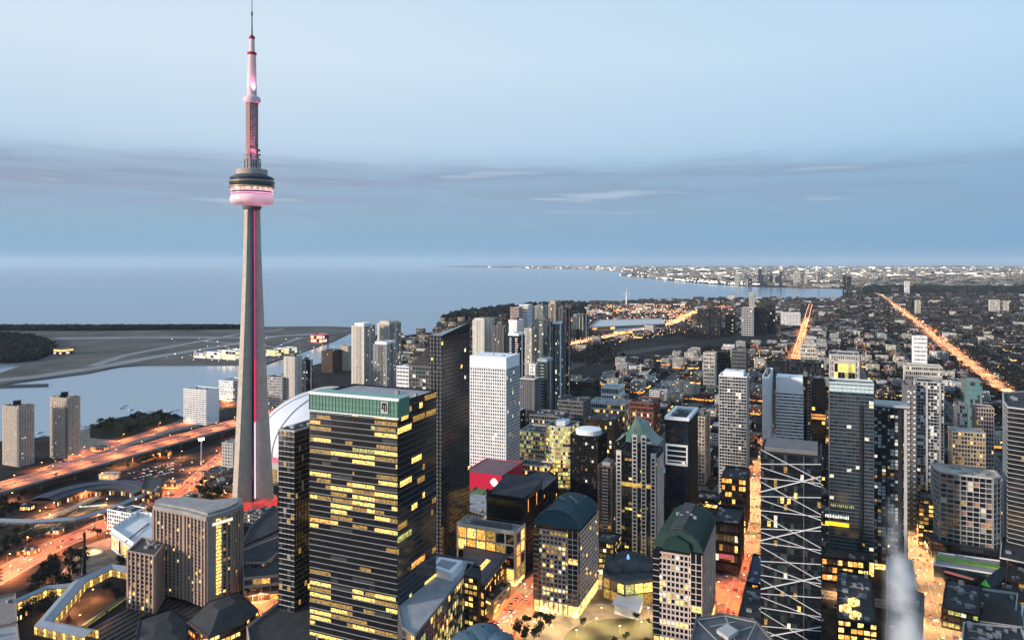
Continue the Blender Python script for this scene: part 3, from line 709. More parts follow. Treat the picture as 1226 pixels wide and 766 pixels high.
# its green crown along the street face
A, Bp = poly[0], poly[3]; nx = (-U[0], -U[1])
def gq(s, d): return (A[0] + (Bp[0] - A[0]) * s - nx[0] * d, A[1] + (Bp[1] - A[1]) * s - nx[1] * d)
q = MB(); q.prism([gq(-.01, -.6), gq(1.0, -.6), gq(1.0, 14), gq(-.01, 14)], z1 - 9, z1 + 3.4, 0, 1)
for k in range(27):
    s = (k + .0) / 26; c = gq(s, -.8); q.obox(c, math.atan2(U[1], U[0]), .4, .35, z1 - 9, z1 + 3.2, 2)
q.build('crown_screen', [mat('green glazed screen', (.10, .21, .16), .4, var=.18, scale=.08), mat('green crown roof', (.20, .36, .31), .5, var=.1), mat('green mullion', (.14, .28, .22), .5)], b1, o)
q = MB(); q.prism([gq(-.02, -1.1), gq(1.0, -1.1), gq(1.0, -.6), gq(-.02, -.6)], z1 + 2.2, z1 + 4.0); q.prism([gq(-.02, -1.1), gq(1.0, -1.1), gq(1.0, -.5), gq(-.02, -.5)], z1 - 9.6, z1 - 8.9); q.build('crown_edge', c_white, b1, o)
q = MB(); c = gq(.13, -1.3); q.obox(c, math.atan2(U[1], U[0]), .4, 5.5, z1 - 6.5, z1 + 1.2); c2 = gq(.13, -1.55)
q.build('crest_panel', mat('crest panel', (.45, .46, .42), .5), b1, o)
q = MB()
for dx, z0_, z1_, w_ in ((-1.6, -5, -1, .8), (0, -5.5, .2, 1.0), (1.6, -4, -.2, .8), (0, -1, .6, 3.4), (.8, -3.2, -2.6, 3)):
    c3 = (c2[0] + V[0] * dx, c2[1] + V[1] * dx); q.obox(c3, math.atan2(U[1], U[0]), .3, w_, z1 + z0_, z1 + z1_)
q.build('crest', m_black, b1, o)

# 2 dark slab at its left
poly, z1 = F(334, 353, 752, 517, depth=42)
building('narrow dark office slab with thin floor lines left of the green crowned tower', 'office tower', poly, z1, 38, 3.4, c_lgrey, [(g_black, 78), (g_grey, 12), (g_blind, 3), (l_dim, 3), (l_yel, 1)], sp=.14, pw=.10, pier=c_black, seed=5, roof=r_dark, nu=4, styles={0: dict(sp=.05, pw=.5, dsp=.1)}, core=c_black)
slab2 = GP([(296, 752), (340, 718), (377, 722), (380, 770), (300, 775)], 12)
building('low flat podium with a dark roof in front of the narrow dark slab', 'podium building', slab2, 12, 2, 5, c_pink, palx(.3), seed=6, roof=r_dark, nu=0)

# 3 tall dark tower behind
poly, z1 = F(515, 528, 690, 404, xS=562)
b3 = building('tallest dark glass tower standing right behind the green topped one', 'glass tower', poly, z1, 58, 3.6, c_black, [(g_black, 84), (g_grey, 5), (g_teal, 10), (l_yel, .5), (l_org, .15), (l_wht, .3)], sp=.10, pw=.18, dsp=.2, dp=.3, seed=8, roof=r_dark, nu=2, core=c_black,
         styles={3: dict(sp=.35, pw=1.2, dsp=.4), }, pier=c_grey)
o3 = tuple(b3.location); q = MB(); a, b, c, d = [(*p, 0) for p in poly]
q.v = [(poly[0][0], poly[0][1], z1 + 1.3), (poly[1][0], poly[1][1], z1 + 1.3), (poly[2][0], poly[2][1], z1 + 1.3), (poly[3][0], poly[3][1], z1 + 1.3), (poly[1][0], poly[1][1], z1 + 9), (poly[2][0], poly[2][1], z1 + 5)]
q.f = [(0, 1, 4), (0, 4, 5, 3), (3, 5, 2), (1, 2, 5, 4)]; q.m = [0] * 4; q.build('slanted_crown', g_black, b3, o3)
poly, z1 = F(490, 514, 676, 440, depth=30)
b3b = building('greenish glass wing with a slanted roof joined left of the tallest dark tower', 'glass tower', poly, z1, 50, 3.4, c_grey, [(g_teal, 55), (g_grey, 25), (g_black, 10), (g_blind, 10), (l_wht, 2)], sp=.22, pw=.5, seed=9, roof=r_dark, nu=0)
o3 = tuple(b3b.location); q = MB(); P_ = poly
q.v = [(*P_[0], z1 + 1), (*P_[1], z1 + 1), (*P_[2], z1 + 1), (*P_[3], z1 + 1), (*P_[0], z1 + 20), (*P_[1], z1 + 20)]; q.f = [(3, 0, 4), (0, 1, 5, 4), (1, 2, 5), (2, 3, 4, 5)]; q.m = [0] * 4; q.build('slanted_roof', r_dark, b3b, o3)

# 4 white grid tower
poly, z1 = F(560.5, 606, 590, 428.5, xS=622)
building('white office tower with a dense grid of small dark windows and blank top', 'office tower', poly, z1 - 14, 36, 3.0, c_white, [(g_black, 60), (g_grey, 22), (g_blind, 14), (l_wht, 1), (l_dim, 1)], sp=.38, pw=1.15, dsp=.5, dp=.5, seed=12, windows='window', roof=r_light, nu=2,
         styles={0: dict(sp=.12, pw=.3)}, pier=c_white, pent=(.01, 14, c_white))

# 7 hotel
Hp = [G(184, 700), G(222, 722), G(247, 731), G(279, 716), G(290, 704), uv(640, 446), uv(700, 500), uv(690, 540)]
Hp = [G(184, 712), G(221, 721), G(247, 731), G(277, 719), G(290, 709), G(287, 700), G(255, 704), G(225, 699), G(189, 701)]
hz = zat(617, G(247, 731)[1])
hpal = [(g_black, 60), (g_grey, 14), (g_blind, 8), (l_dim, 7), (l_yel, 3), (l_wht, 1.5)]
b7 = building('taupe concrete hotel with ribbed window bays, angled wings and a lit stair strip', 'hotel', Hp, hz - 5, 24, 4.3, c_taupe, hpal, sp=.26, pw=1.5, dsp=.3, dp=1.3, pier=c_taupe, seed=21, windows='window', roof=r_grey, nu=3,
              blank=(), lobby=3, lobbym=g_black)
o7 = tuple(b7.location); Hc = ccw(Hp)
q = MB(); q.prism(inset(Hc, -.4), hz - 4.9, hz - 1.2); q.prism(inset(Hc, 3), hz - 1.2, hz + .6); q.build('penthouse', mat('taupe penthouse', (.30, .285, .275), .7), b7, o7)
a, b = G(247, 731), G(277, 719); ln = math.hypot(b[0] - a[0], b[1] - a[1]); t_ = ((b[0] - a[0]) / ln, (b[1] - a[1]) / ln); n_2 = (t_[1], -t_[0])
def hp(s, oo): return (a[0] + t_[0] * s + n_2[0] * oo, a[1] + t_[1] * s + n_2[1] * oo)
q = MB(); q.prism([hp(0, 0), hp(ln * .62, 0), hp(ln * .62, 1.5), hp(0, 1.5)], 0, hz - 5); q.build('stair_tower', mat('smooth taupe concrete', (.34, .30, .27), .8, var=.06), b7, o7)
q = MB()
for k in range(22):
    z_ = 10 + k * 2.75; q.quad((*hp(ln * .34, 1.56), z_), (*hp(ln * .55, 1.56), z_), (*hp(ln * .55, 1.56), z_ + 2.1), (*hp(ln * .34, 1.56), z_ + 2.1))
q.build('stair_window', l_yel, b7, o7)
q = MB(); q.prism([hp(ln * .2, 1.5), hp(ln * 1.0, 1.5), hp(ln * 1.0, 2.0), hp(ln * .2, 2.0)], hz - 9, hz - 7); q.build('light_line', emat('hotel light line', (255, 240, 225), 1.0), b7, o7)
Lw = GP([(153, 727), (185, 734), (198, 714), (170, 708)])
building('lower left wing of ribbed taupe concrete with stepped top beside the hotel', 'hotel wing', Lw, 44, 13, 4.3, c_taupe, hpal, sp=.26, pw=1.4, dsp=.3, dp=1.1, seed=22, roof=r_grey, nu=6)
Rw = GP([(291, 706), (318, 706), (334, 692), (334, 672), (291, 690)])
building('low wing of small square windows running right from the hotel towards the dark slab', 'hotel wing', Rw, 22, 7, 3.0, c_taupe, [(g_black, 50), (g_grey, 10), (l_dim, 6), (l_org, 5)], sp=.4, pw=.9, dsp=.4, dp=.7, seed=23, roof=r_dark, nu=0)
# 44 convention hall: long dark roof with curved edge
cv = GP([(289, 655), (300, 632), (327, 607), (352, 612), (352, 668), (334, 690), (292, 694)], 20)
b44 = building('wide convention hall with dark flat roof between the hotel and the dark slab', 'convention hall', cv, 20, 3, 6, c_grey, palx(.25, warm=(l_org, l_dim)), seed=24, roof=r_dark, nu=0)
for k, px in enumerate(((303, 648), (312, 660), (322, 640), (318, 672), (332, 655))):
    p = G(*px, 20); q = MB(); q.obox(p, math.atan2(U[1], U[0]), 26, 2.2, 20.1, 21.2); q.build('roof_ridge', c_dark, b44, tuple(b44.location))
# 45 hipped dark roof with lit base
def hip(label, cat, px, z, h, wallm, roofm, litm=None, seed=1, zw=None, nf=2, name=None, pal=None, inn=.0):
    p = ccw(GP(px, z)); b = building(label, cat, p, z, nf, 4, wallm, pal or palx(.5, warm=(l_org, l_shop)), seed=seed, nu=0, parapet=0, name=name)
    cx_, cy_ = sum(a[0] for a in p) / len(p), sum(a[1] for a in p) / len(p); e = inset(p, -1.2); q = MB(); n = len(e)
    t = [(cx_ + (x - cx_) * .32, cy_ + (y - cy_) * .32) for x, y in e]
    for i in range(n):
        j = (i + 1) % n; q.quad((*e[i], z + .1), (*e[j], z + .1), (*t[j], z + h), (*t[i], z + h))
    q.ngon([(*x, z + h) for x in t]); q.build('hipped_roof', roofm, b, tuple(b.location)); return b
hip('dark hip roofed hall with glowing shop fronts below the hotel', 'hall', [(225, 745), (250, 722), (285, 710), (309, 731), (288, 748), (250, 764)], 9, 9, c_brown, r_dark, seed=31)
hip('dark flat hall with roof plant and a glowing eave in the bottom left corner', 'hall', [(168, 742), (205, 730), (225, 745), (222, 775), (160, 790)], 8, 3, c_black, r_dark, seed=32)

# 8 twin beige apartment towers
for i, (xl, xr, yb, yt, xs, lab) in enumerate(((3, 22, 559, 488, 41, 'leftmost of the two beige apartment towers by the harbour'), (60, 80, 550, 477.5, 96, 'right one of the two beige apartment towers by the harbour'))):
    poly, z1 = F(xl, xr, yb, yt, xS=xs)
    b = building(lab, 'apartment tower', poly, z1, 27, 3.4, c_beige, [(g_black, 30), (g_grey, 30), (g_blind, 30), (l_wht, 2)], sp=.5, pw=2.0, dsp=.2, dp=.25, seed=40 + i, roof=r_dark, nu=6, pier=c_beige)
    q = MB(); c = ((poly[0][0] + poly[3][0]) / 2 + U[0] * 9, (poly[0][1] + poly[3][1]) / 2 + U[1] * 9); q.obox(c, TH, 8, 7, z1, z1 + 7); q.build('lift_room', c_dark, b, tuple(b.location))
    q = MB(); q.obox(poly[0], math.atan2(U[1], U[0]), 1.2, 5, 0, z1 - 2); q.build('corner_fin', c_grey, b, tuple(b.location))
# 9 white block by the water, and neighbours
poly, z1 = F(220, 247, 509, 468, xS=262)
building('white slab building with a grey lower half standing by the marina', 'waterfront block', poly, z1, 16, 3.3, c_white, [(g_grey, 40), (g_blind, 25), (g_black, 25)], sp=.4, pw=.7, seed=44, roof=r_light, nu=6, blank=(0,))
poly, z1 = F(262, 279, 480, 457, xS=296)
building('small white waterfront building just left of the tall tower', 'waterfront block', poly, z1, 8, 4, c_white, palx(.1), seed=45, roof=r_light, nu=3)
poly, z1 = F(266, 279, 568, 532, depth=26)
building('plain pale block right against the left side of the tower foot', 'office block', poly, z1, 9, 5, c_lgrey, palx(.08), sp=.5, pw=2, seed=46, roof=r_light, nu=2)
# 11-14 condos behind the dome
def T(label, xl, xr, yb, yt, wall, pal, nf, bay=3.2, depth=24, xS=None, seed=50, cat='apartment tower', **k):
    poly, z1 = F(xl, xr, yb, yt, depth=None if xS else depth, xS=xS); b_ = building(label, cat, poly, z1, nf, bay, wall, pal, seed=seed, **k)
    w_ = math.hypot(poly[3][0] - poly[0][0], poly[3][1] - poly[0][1]); d_ = math.hypot(poly[1][0] - poly[0][0], poly[1][1] - poly[0][1]); ob_ = tuple(b_.location); an_ = math.atan2(V[1], V[0])
    if nf >= 18 and poly[0][1] < 3200:
        fh = z1 / nf; rg_ = random.Random(seed); bm_ = rg_.choice((c_lgrey, c_white, c_grey))
        for s_ in ((.18, .72) if seed % 2 else (.45,)):
            q = MB(); ww = w_ * (.2 if seed % 2 else .34)
            for k_ in range(2, nf):
                c_ = (poly[0][0] + V[0] * w_ * s_ - U[0] * 1.1, poly[0][1] + V[1] * w_ * s_ - U[1] * 1.1); q.obox(c_, an_, ww, 1.7, k_ * fh, k_ * fh + .28); q.obox((c_[0] - U[0] * .8, c_[1] - U[1] * .8), an_, ww, .1, k_ * fh + .28, k_ * fh + 1.3)
            q.build('balcony_stack', bm_, b_, ob_)
        q = MB(); c_ = (poly[0][0] + U[0] * d_ * .5 - V[0] * .5, poly[0][1] + U[1] * d_ * .5 - V[1] * .5); q.obox(c_, an_ + math.pi / 2, d_ * .16, 1.2, 0, z1 + 2.4); q.build('side_fin', bm_, b_, ob_)
        q = MB(); c_ = (poly[0][0] + V[0] * w_ * .5 + U[0] * d_ * .5, poly[0][1] + V[1] * w_ * .5 + U[1] * d_ * .5); q.obox(c_, an_, w_ * .4, d_ * .35, z1, z1 + 5.5); q.lathe((c_[0], c_[1]), [(.25, z1 + 5.5), (.1, z1 + 12)], 6); q.build('lift_overrun', c_grey, b_, ob_)
    return b_
P1_ = [(g_black, 45), (g_grey, 30), (g_blue, 15), (l_dim, 3), (l_wht, 3)]; P2_ = [(g_black, 80), (g_blue, 10), (l_dim, 3), (l_wht, 2)]; P3_ = [(g_grey, 45), (g_blind, 30), (g_black, 20), (l_wht, 2)]
T('cream condominium slab with a blank pale front rising over the dome', 340, 353, 500, 428, c_cream, P3_, 26, depth=20, seed=51, sp=.4, pw=2.4, nu=3)
T('dark condominium next to the cream slab behind the dome', 360, 370, 498, 432, c_dark, P2_, 26, xS=374, seed=52, sp=.2, pw=.4)
T('low block of small grey windows left of the cream slab behind the tower', 318, 338, 500, 453, c_lgrey, P3_, 14, seed=53, sp=.4, pw=1, nu=4)
T('tall cream fronted condominium with a dark right side, nearest to the lake channel', 421, 436, 482, 391, c_cream, P3_, 40, xS=449, seed=54, sp=.3, pw=2.2, nu=2, pent=(4, 6, c_white), styles={0: dict(sp=.15, pw=.4)})
T('condominium with a dark notch in its pale crown, behind the white capped one', 452, 466, 476, 388, c_cream, P1_, 40, xS=480, seed=55, sp=.25, pw=2, nu=0, pent=(3, 5, c_cream), styles={0: dict(sp=.1, pw=.4)})
T('white capped condominium with grey balconies in front of the notched one', 447, 463, 492, 413, c_lgrey, P1_, 34, xS=475, seed=56, sp=.3, pw=.9, nu=2, pent=(2, 5, c_white))
T('white mid rise block between the condominiums and the green glass wing', 475, 491, 500, 440, c_white, P1_, 13, xS=497, seed=57, sp=.45, pw=.8, nu=4)
T('pair of brown slabs by the harbour channel', 385, 398, 446, 421, c_brown, P2_, 10, xS=411, seed=58, sp=.3, pw=2)
T('brown slab with a taller silo like back beside the harbour channel', 408, 417, 444, 415, c_beige, P3_, 10, xS=422, seed=59, sp=.6, pw=3)
# 15 condominium cluster right of the dark tower
T('cream slab with a slanted top, first of the cluster behind the white grid tower', 566, 580, 486, 384, c_cream, P3_, 38, xS=588, seed=61, sp=.35, pw=2.2, nu=2, pent=(2, 4, c_cream))
T('dark twin slab just right of the cream slanted slab', 589, 603, 488, 389, c_dark, P2_, 36, xS=609, seed=62, sp=.15, pw=1.6, pier=c_grey, nu=2)
T('white capped black tower in front of the cluster', 608, 621, 508, 403, c_black, P2_, 38, xS=628, seed=63, sp=.18, pw=.5, nu=2, pent=(.3, 5, c_white))
T('square white headed building behind the white capped black tower', 609, 619, 470, 384, c_white, P3_, 30, xS=627, seed=64, sp=.6, pw=2.5, nu=1)
T('cream ribbed tower in the middle of the cluster', 628, 637, 492, 394, c_cream, P1_, 36, xS=643, seed=65, sp=.25, pw=1.1, nu=2)
T('large blue grey glass tower in the middle of the cluster', 640, 655, 500, 383, c_grey, [(g_blue, 60), (g_teal, 20), (g_black, 15), (l_dim, 3), (l_wht, 2)], 44, xS=661, seed=66, sp=.15, pw=.3, nu=2)
T('pale striped tower behind the blue grey glass one', 641, 650, 470, 367, c_lgrey, P1_, 40, xS=657, seed=67, sp=.2, pw=1, nu=2)
T('tallest tower of the cluster with a rounded pinkish cap', 657, 665, 478, 364, c_beige, P1_, 44, xS=671, seed=68, sp=.25, pw=1.2, nu=0, pent=(1.5, 6, c_beige))
T('grey tower tight against the right of the round capped one', 669, 674, 482, 369, c_grey, P1_, 42, xS=677, seed=69, sp=.2, pw=.8)
T('black tower at the right end of the cluster', 676, 679, 478, 369, c_black, P2_, 40, xS=683, seed=70, sp=.15, pw=.5)
T('slim glass tower with a bright white cap at the right of the cluster', 660, 667, 496, 389, c_grey, [(g_teal, 50), (g_blue, 30), (g_black, 20), (l_wht, 3)], 40, xS=674, seed=71, sp=.15, pw=.4, pent=(1, 4, c_white), nu=0)
T('green glass block with a pale blue lantern top before the cluster', 643, 655, 520, 434, c_grey, [(g_teal, 60), (g_grey, 20), (g_black, 20)], 24, xS=662, seed=72, sp=.12, pw=.3, pent=(.2, 5, mat('lantern glass', (.30, .40, .40), .3)), nu=0)
T('small white block touching the green glass lantern block', 634, 641, 516, 437, c_white, P3_, 20, xS=645, seed=73, sp=.4, pw=1.5, nu=1)
T('dark block with a white roof stripe between the white grid tower and the lantern block', 621, 640, 528, 456, c_dark, P2_, 22, xS=648, seed=74, sp=.2, pw=2.5, pier=c_grey, pent=(.3, 2.2, c_cream), nu=3)
T('dark green block beside the expressway right of the cluster', 692, 699, 410, 378, c_dark, [(g_teal, 50), (g_black, 50)], 24, xS=704, seed=75, sp=.15, pw=.4)
T('low teal slab beside the expressway', 676, 690, 411, 395, c_dark, [(g_teal, 60), (g_black, 40)], 12, xS=697, seed=76, sp=.15, pw=.4)
for i, (a, b, yb, yt, c) in enumerate(((611, 621, 410, 369, c_pink), (622, 632, 408, 366, c_white), (634, 641, 406, 368, c_cream), (583, 592, 402, 381, c_grey), (597, 606, 400, 377, c_dark), (645, 652, 404, 370, c_dark), (686, 690, 405, 377, c_cream))):
    T('pale mid rise block on the lakeshore behind the cluster', a, b, yb, yt, c, P1_, 12, xS=b + 5, seed=80 + i, sp=.3, pw=1.2, nu=1, group='lakeshore blocks behind the cluster')

# ------------------------------------------------------------------ middle blocks
def low(label, px, z, wall, nf=3, bay=4, lit=.3, warm=(l_org, l_dim, l_yel), roof=r_grey, nu=4, seed=1, cat='low building', z0=0, **k):
    return building(label, cat, GP(px, z), z, nf, bay, wall, palx(lit, warm=warm), seed=seed, roof=roof, nu=nu, z0=z0, **k)
# 16 lit zigzag office
poly, z1 = F(654, 683, 585, 512, depth=34)
ZP = [(poly[0][0], poly[0][1]), poly[1], poly[2], (poly[3][0], poly[3][1]), ]
m_ = (lerp(poly[3][0], poly[0][0], .45) - U[0] * 6, lerp(poly[3][1], poly[0][1], .45) - U[1] * 6)
building('bright greenish yellow lit office block with a kinked front beside the black round topped tower', 'office block', [poly[0], poly[1], poly[2], poly[3], m_], z1, 15, 3.2, c_cream, [(l_grn, 45), (l_yel, 20), (g_black, 18), (l_dim, 20), (g_grey, 8)], sp=.28, pw=.25, seed=90, roof=r_grey, nu=4, pent=(9, 5, c_white))
T('lower pale lit office block stepping down left of the bright kinked one', 622, 652, 566, 519, c_lgrey, [(l_grn, 22), (l_dim, 16), (g_grey, 25), (g_black, 30)], 9, depth=40, seed=91, cat='office block', roof=r_grey, nu=5)
T('low yellow lit terrace block at the foot of the bright kinked office', 620, 655, 592, 560, c_cream, [(l_yel, 40), (l_org, 20), (g_black, 35)], 5, depth=22, seed=92, cat='office block', nu=2)
poly, z1 = F(683, 716, 600, 524, depth=36)
b = building('black glass office tower with a pale drum on its roof', 'office tower', poly, z1, 22, 2.6, c_black, [(g_black, 88), (g_grey, 10), (l_wht, .6), (l_dim, .8)], sp=.12, pw=.45, seed=93, roof=r_dark, nu=2, core=c_black)
cx_, cy_ = sum(p[0] for p in poly) / 4, sum(p[1] for p in poly) / 4; q = MB(); q.lathe((cx_, cy_), [(15, z1), (15, z1 + 5), (14, z1 + 5.6), (.1, z1 + 6.4)], 28); q.build('roof_drum', c_white, b, tuple(b.location))
# 17 crimson studio block with white emblem
poly, z1 = F(556, 601, 612, 570, xS=626)
m_crim = mat('crimson panels', (.46, .012, .05), .5, var=.06)
b = building('crimson walled studio block with a white rounded emblem on its side', 'studio', poly, z1, 1, 60, m_crim, [(m_crim, 1)], sp=0, pw=0, seed=94, roof=mat('mauve roof', (.17, .11, .13), .85), nu=0, parapet=.8, core=m_crim)
A = poly[0]; B_ = poly[3]; n_ = (-U[0], -U[1]); ee = 9.5; zc = z1 - 7.5; q = MB()
cc = (A[0] + V[0] * ee + n_[0] * .35, A[1] + V[1] * ee + n_[1] * .35); pts = []
for k in range(24):
    a = k * 2 * math.pi / 24; rr = 4.6 / (abs(math.cos(a)) ** 1.35 + abs(math.sin(a)) ** 1.35) ** (1 / 1.35)
    pts.append((cc[0] + V[0] * rr * math.cos(a), cc[1] + V[1] * rr * math.cos(a), zc + rr * math.sin(a)))
q.ngon(pts); i0 = len(q.v)
for k in range(24):
    a_, b_ = pts[k], pts[(k + 1) % 24]; q.quad(a_, b_, (b_[0] - n_[0] * .4, b_[1] - n_[1] * .4, b_[2]), (a_[0] - n_[0] * .4, a_[1] - n_[1] * .4, a_[2]))
q.build('emblem', emat('lit white emblem', (255, 250, 250), 1.2), b, tuple(b.location))
low('small green box building in front of the crimson studio', [(563, 590), (578, 593), (585, 583), (570, 581)], 22, mat('green cladding', (.08, .20, .07), .7), nf=1, lit=0, nu=0, seed=95, roof=mat('green roof', (.10, .22, .09), .8), bay=12, sp=0, pw=0, core=MATS['green cladding'])
# 18 black box with sloping grey roof
poly, A = front(583, 627, 690, depth=44); z1 = zat(601, A[1])
b = building('black walled block with a sloping grey roof in front of the crimson studio', 'studio', poly, z1, 5, 9, c_black, [(g_black, 80), (l_org, 3)], sp=.6, pw=.2, seed=96, nu=0, parapet=0, core=c_black, styles={0: dict(sp=.1, pw=.4, bay=3)})
q = MB(); e = inset(poly, -.8)
q.v = [(*e[0], z1 + .1), (*e[1], z1 + 9), (*e[2], z1 + 9), (*e[3], z1 + .1), (*e[1], z1 + .1), (*e[2], z1 + .1)]; q.f = [(0, 1, 2, 3), (0, 4, 1), (3, 2, 5), (4, 5, 2, 1)]; q.m = [0] * 4; q.build('sloping_roof', r_grey, b, tuple(b.location))
low('orange lit glass bay at the right end of the black walled block', [(628, 606), (640, 600), (646, 585), (634, 588)], 40, c_dark, nf=10, lit=.8, warm=(l_org, l_yel), seed=97, nu=0)
low('flat grey roofed studio wing left of the black walled block', [(545, 606), (584, 618), (590, 592), (560, 588)], 22, c_grey, nf=4, seed=98, roof=r_light, nu=8, lit=.15)
low('dark blue curved studio block behind the black walled block', [(628, 606), (668, 572), (650, 560), (612, 578)], 26, c_dark, nf=5, lit=.08, seed=99, roof=mat('dark blue roof', (.05, .07, .10), .6), nu=2)
# 19 gridded lit building at street corner
poly, z1 = F(548, 617, 702, 640, xS=628)
building('low office with a pale grid frame and orange lit windows on the street corner', 'office block', poly, z1, 4, 9.5, c_cream, [(l_org, 40), (l_yel, 15), (g_black, 35), (l_dim, 20)], sp=.12, pw=1.0, dsp=.8, dp=.9, seed=100, roof=r_light, nu=2, lobby=4, pent=(8, 3.5, c_grey))
# 23 pointed central tower
poly, A = front(739, 785, 678, depth=30); z1 = zat(545, A[1])
mwg = mat('pale window grid', (.62, .58, .54), .7, var=.08)
w4 = (A, poly[3])
cw = math.hypot(poly[3][0] - A[0], poly[3][1] - A[1])
b23 = building('central tower with pale punched window piers, dark glass bays and a pointed green gable', 'apartment tower', poly, z1, 40, 3.6, c_dark, [(g_black, 58), (g_teal, 20), (g_grey, 12), (l_dim, 4), (l_grn, 1.5), (l_yel, 2)], sp=.12, pw=.3, dsp=.25, seed=101, roof=r_dark, nu=2, core=c_black)
o23 = tuple(b23.location); ang = math.atan2(V[1], V[0])
def onf(A_, s, oo): return (A_[0] + V[0] * s - U[0] * oo, A_[1] + V[1] * s - U[1] * oo)
for s, top in ((1.8, z1), (10.5, z1 + 16), (cw - 10.5 - 6, z1 + 16), (cw - 1.8, z1)):
    q = MB(); q.obox(onf(A, s, .7), ang, 4.6, 2.4, 0, top + 1.5, 0); nfl = int(top / 3.55)
    q.build('window_pier', mwg, b23, o23); q = MB()
    for k in range(nfl):
        c = onf(A, s, 1.95); zz = 2 + k * 3.55; q.quad((*onf(A, s + 1.35, 1.94), zz), (*onf(A, s - 1.35, 1.94), zz), (*onf(A, s - 1.35, 1.94), zz + 2.3), (*onf(A, s + 1.35, 1.94), zz + 2.3), 0)
    q.build('pier_windows', [g_black], b23, o23)
for s in (6, 14, 22, 28):
    q = MB(); c = (poly[0][0] + U[0] * s - V[0] * .6, poly[0][1] + U[1] * s - V[1] * .6); q.obox(c, math.atan2(U[1], U[0]), 3, 1.6, 0, z1 - 4); q.build('side_pier', mwg, b23, o23)
q = MB(); q.prism([onf(A, 3, -6), onf(A, 3, .9), onf(A, cw / 2, 2.6), onf(A, cw - 3, .9), onf(A, cw - 3, -6)], z1 - 30, z1 - 26.8); q.build('lit_band', emat('lit gold band', (225, 180, 85), .8, .4, .2), b23, o23)
q = MB(); q.prism([onf(A, 8, 0), onf(A, cw - 8, 0), onf(A, cw - 8, -24), onf(A, 8, -24)], z1, z1 + 14); q.build('upper_block', g_black, b23, o23)
q = MB(); gm = cw / 2; zt = z1 + 14
prof = [(-2, zt - 5), (4, zt - 1.5), (9, zt + 4), (13, zt + 11), (gm, zt + 21)]
prof = prof + [(cw - s, z) for s, z in reversed(prof[:-1])]
fr = [(*onf(A, s, 1.5), z) for s, z in prof]; bk = [(*onf(A, s, -27), z * .0 + min(z, zt + 12)) for s, z in prof]
for i in range(len(prof) - 1): q.quad(fr[i], fr[i + 1], bk[i + 1], bk[i])
q.build('gabled_roof', mat('sage metal roof', (.21, .25, .22), .5, var=.15), b23, o23)
q = MB(); q.ngon([(*onf(A, s, 1.2), z - .6) for s, z in prof[2:-2]] + [(*onf(A, cw - 8, 1.2), z1 + 10), (*onf(A, 8, 1.2), z1 + 10)]); q.build('gable_glazing', mat('green gable glass', (.10, .24, .19), .2, var=.3), b23, o23)
q = MB()
for ds in (-5, -2.5, 0, 2.5, 5): q.bar((*onf(A, gm + ds, 1.6), z1 + 10), (*onf(A, gm + ds * .4, 1.6), zt + 17 - abs(ds)), .5)
q.build('gable_mullion', c_lgrey, b23, o23)
q = MB(); c = onf(A, gm, 2.2); q.lathe(c, [(.9, zt + 20), (.5, zt + 24), (.1, zt + 26)], 8); q.build('finial', c_beige, b23, o23)
q = MB(); q.ngon([(*onf(A, gm + 3.4 * math.cos(t), 1.6), z1 + 4 + 3.4 * math.sin(t)) for t in np.linspace(0, 2 * math.pi, 8, endpoint=False)]); q.build('round_window', g_grey, b23, o23)
T('brown tower with vertical ribs tucked left of the pointed gable tower', 716, 733, 668, 560, mat('ribbed brown stone', (.20, .14, .12), .8), P2_, 28, xS=739, seed=102, sp=.1, pw=1.3, cat='apartment tower', nu=3, bay=5, pent=(3, 3, c_cream))
T('low dark annex with lit windows between the blue vaulted office and the pointed tower', 713, 735, 690, 652, c_dark, palx(.35), 6, depth=24, seed=103, cat='low building')
# 24 dark tower with white roof frame
poly, z1 = F(797, 824, 640, 504, xS=835)
b = building('dark tower with a white framed open roof right behind the pointed gable tower', 'office tower', poly, z1, 36, 3, c_dark, [(g_deep, 78), (g_black, 10), (l_wht, .8), (g_blue, 8)], sp=.1, pw=.2, seed=104, roof=r_dark, nu=5, core=c_black, parapet=0, styles={0: dict(pw=1.2, dp=.6)})
ob = tuple(b.location); q = MB(); e = inset(poly, -1); i_ = inset(poly, 2.2); n = 4
for k in range(4):
    j = (k + 1) % 4; q.quad((*e[k], z1 + 3), (*e[j], z1 + 3), (*i_[j], z1 + 3), (*i_[k], z1 + 3)); q.quad((*e[k], z1), (*e[j], z1), (*e[j], z1 + 3), (*e[k], z1 + 3)); q.quad((*i_[j], z1), (*i_[k], z1), (*i_[k], z1 + 3), (*i_[j], z1 + 3))
q.build('roof_frame', c_white, b, ob)
Aw = poly[0]; cw2 = math.hypot(poly[3][0] - Aw[0], poly[3][1] - Aw[1]); q = MB()
for z_, h in ((z1 - 26, 1.8), (z1 - 31, .8), (z1 - 36, .8), (z1 - 41, .8), (z1 - 45, 2)): q.obox((*onf(Aw, cw2 / 2, 1),), ang, cw2 - 2, 1.8, z_, z_ + h)
for s in (1, cw2 - 1): q.obox(onf(Aw, s, 1), ang, 1.4, 1.8, z1 - 45, z1 - 24)
q.build('white_balcony_frame', c_white, b, ob)
T('beige mid rise slab with small windows beside the white framed dark tower', 833, 844, 580, 500, c_beige, P3_, 18, xS=850, seed=105, sp=.4, pw=1, nu=2)
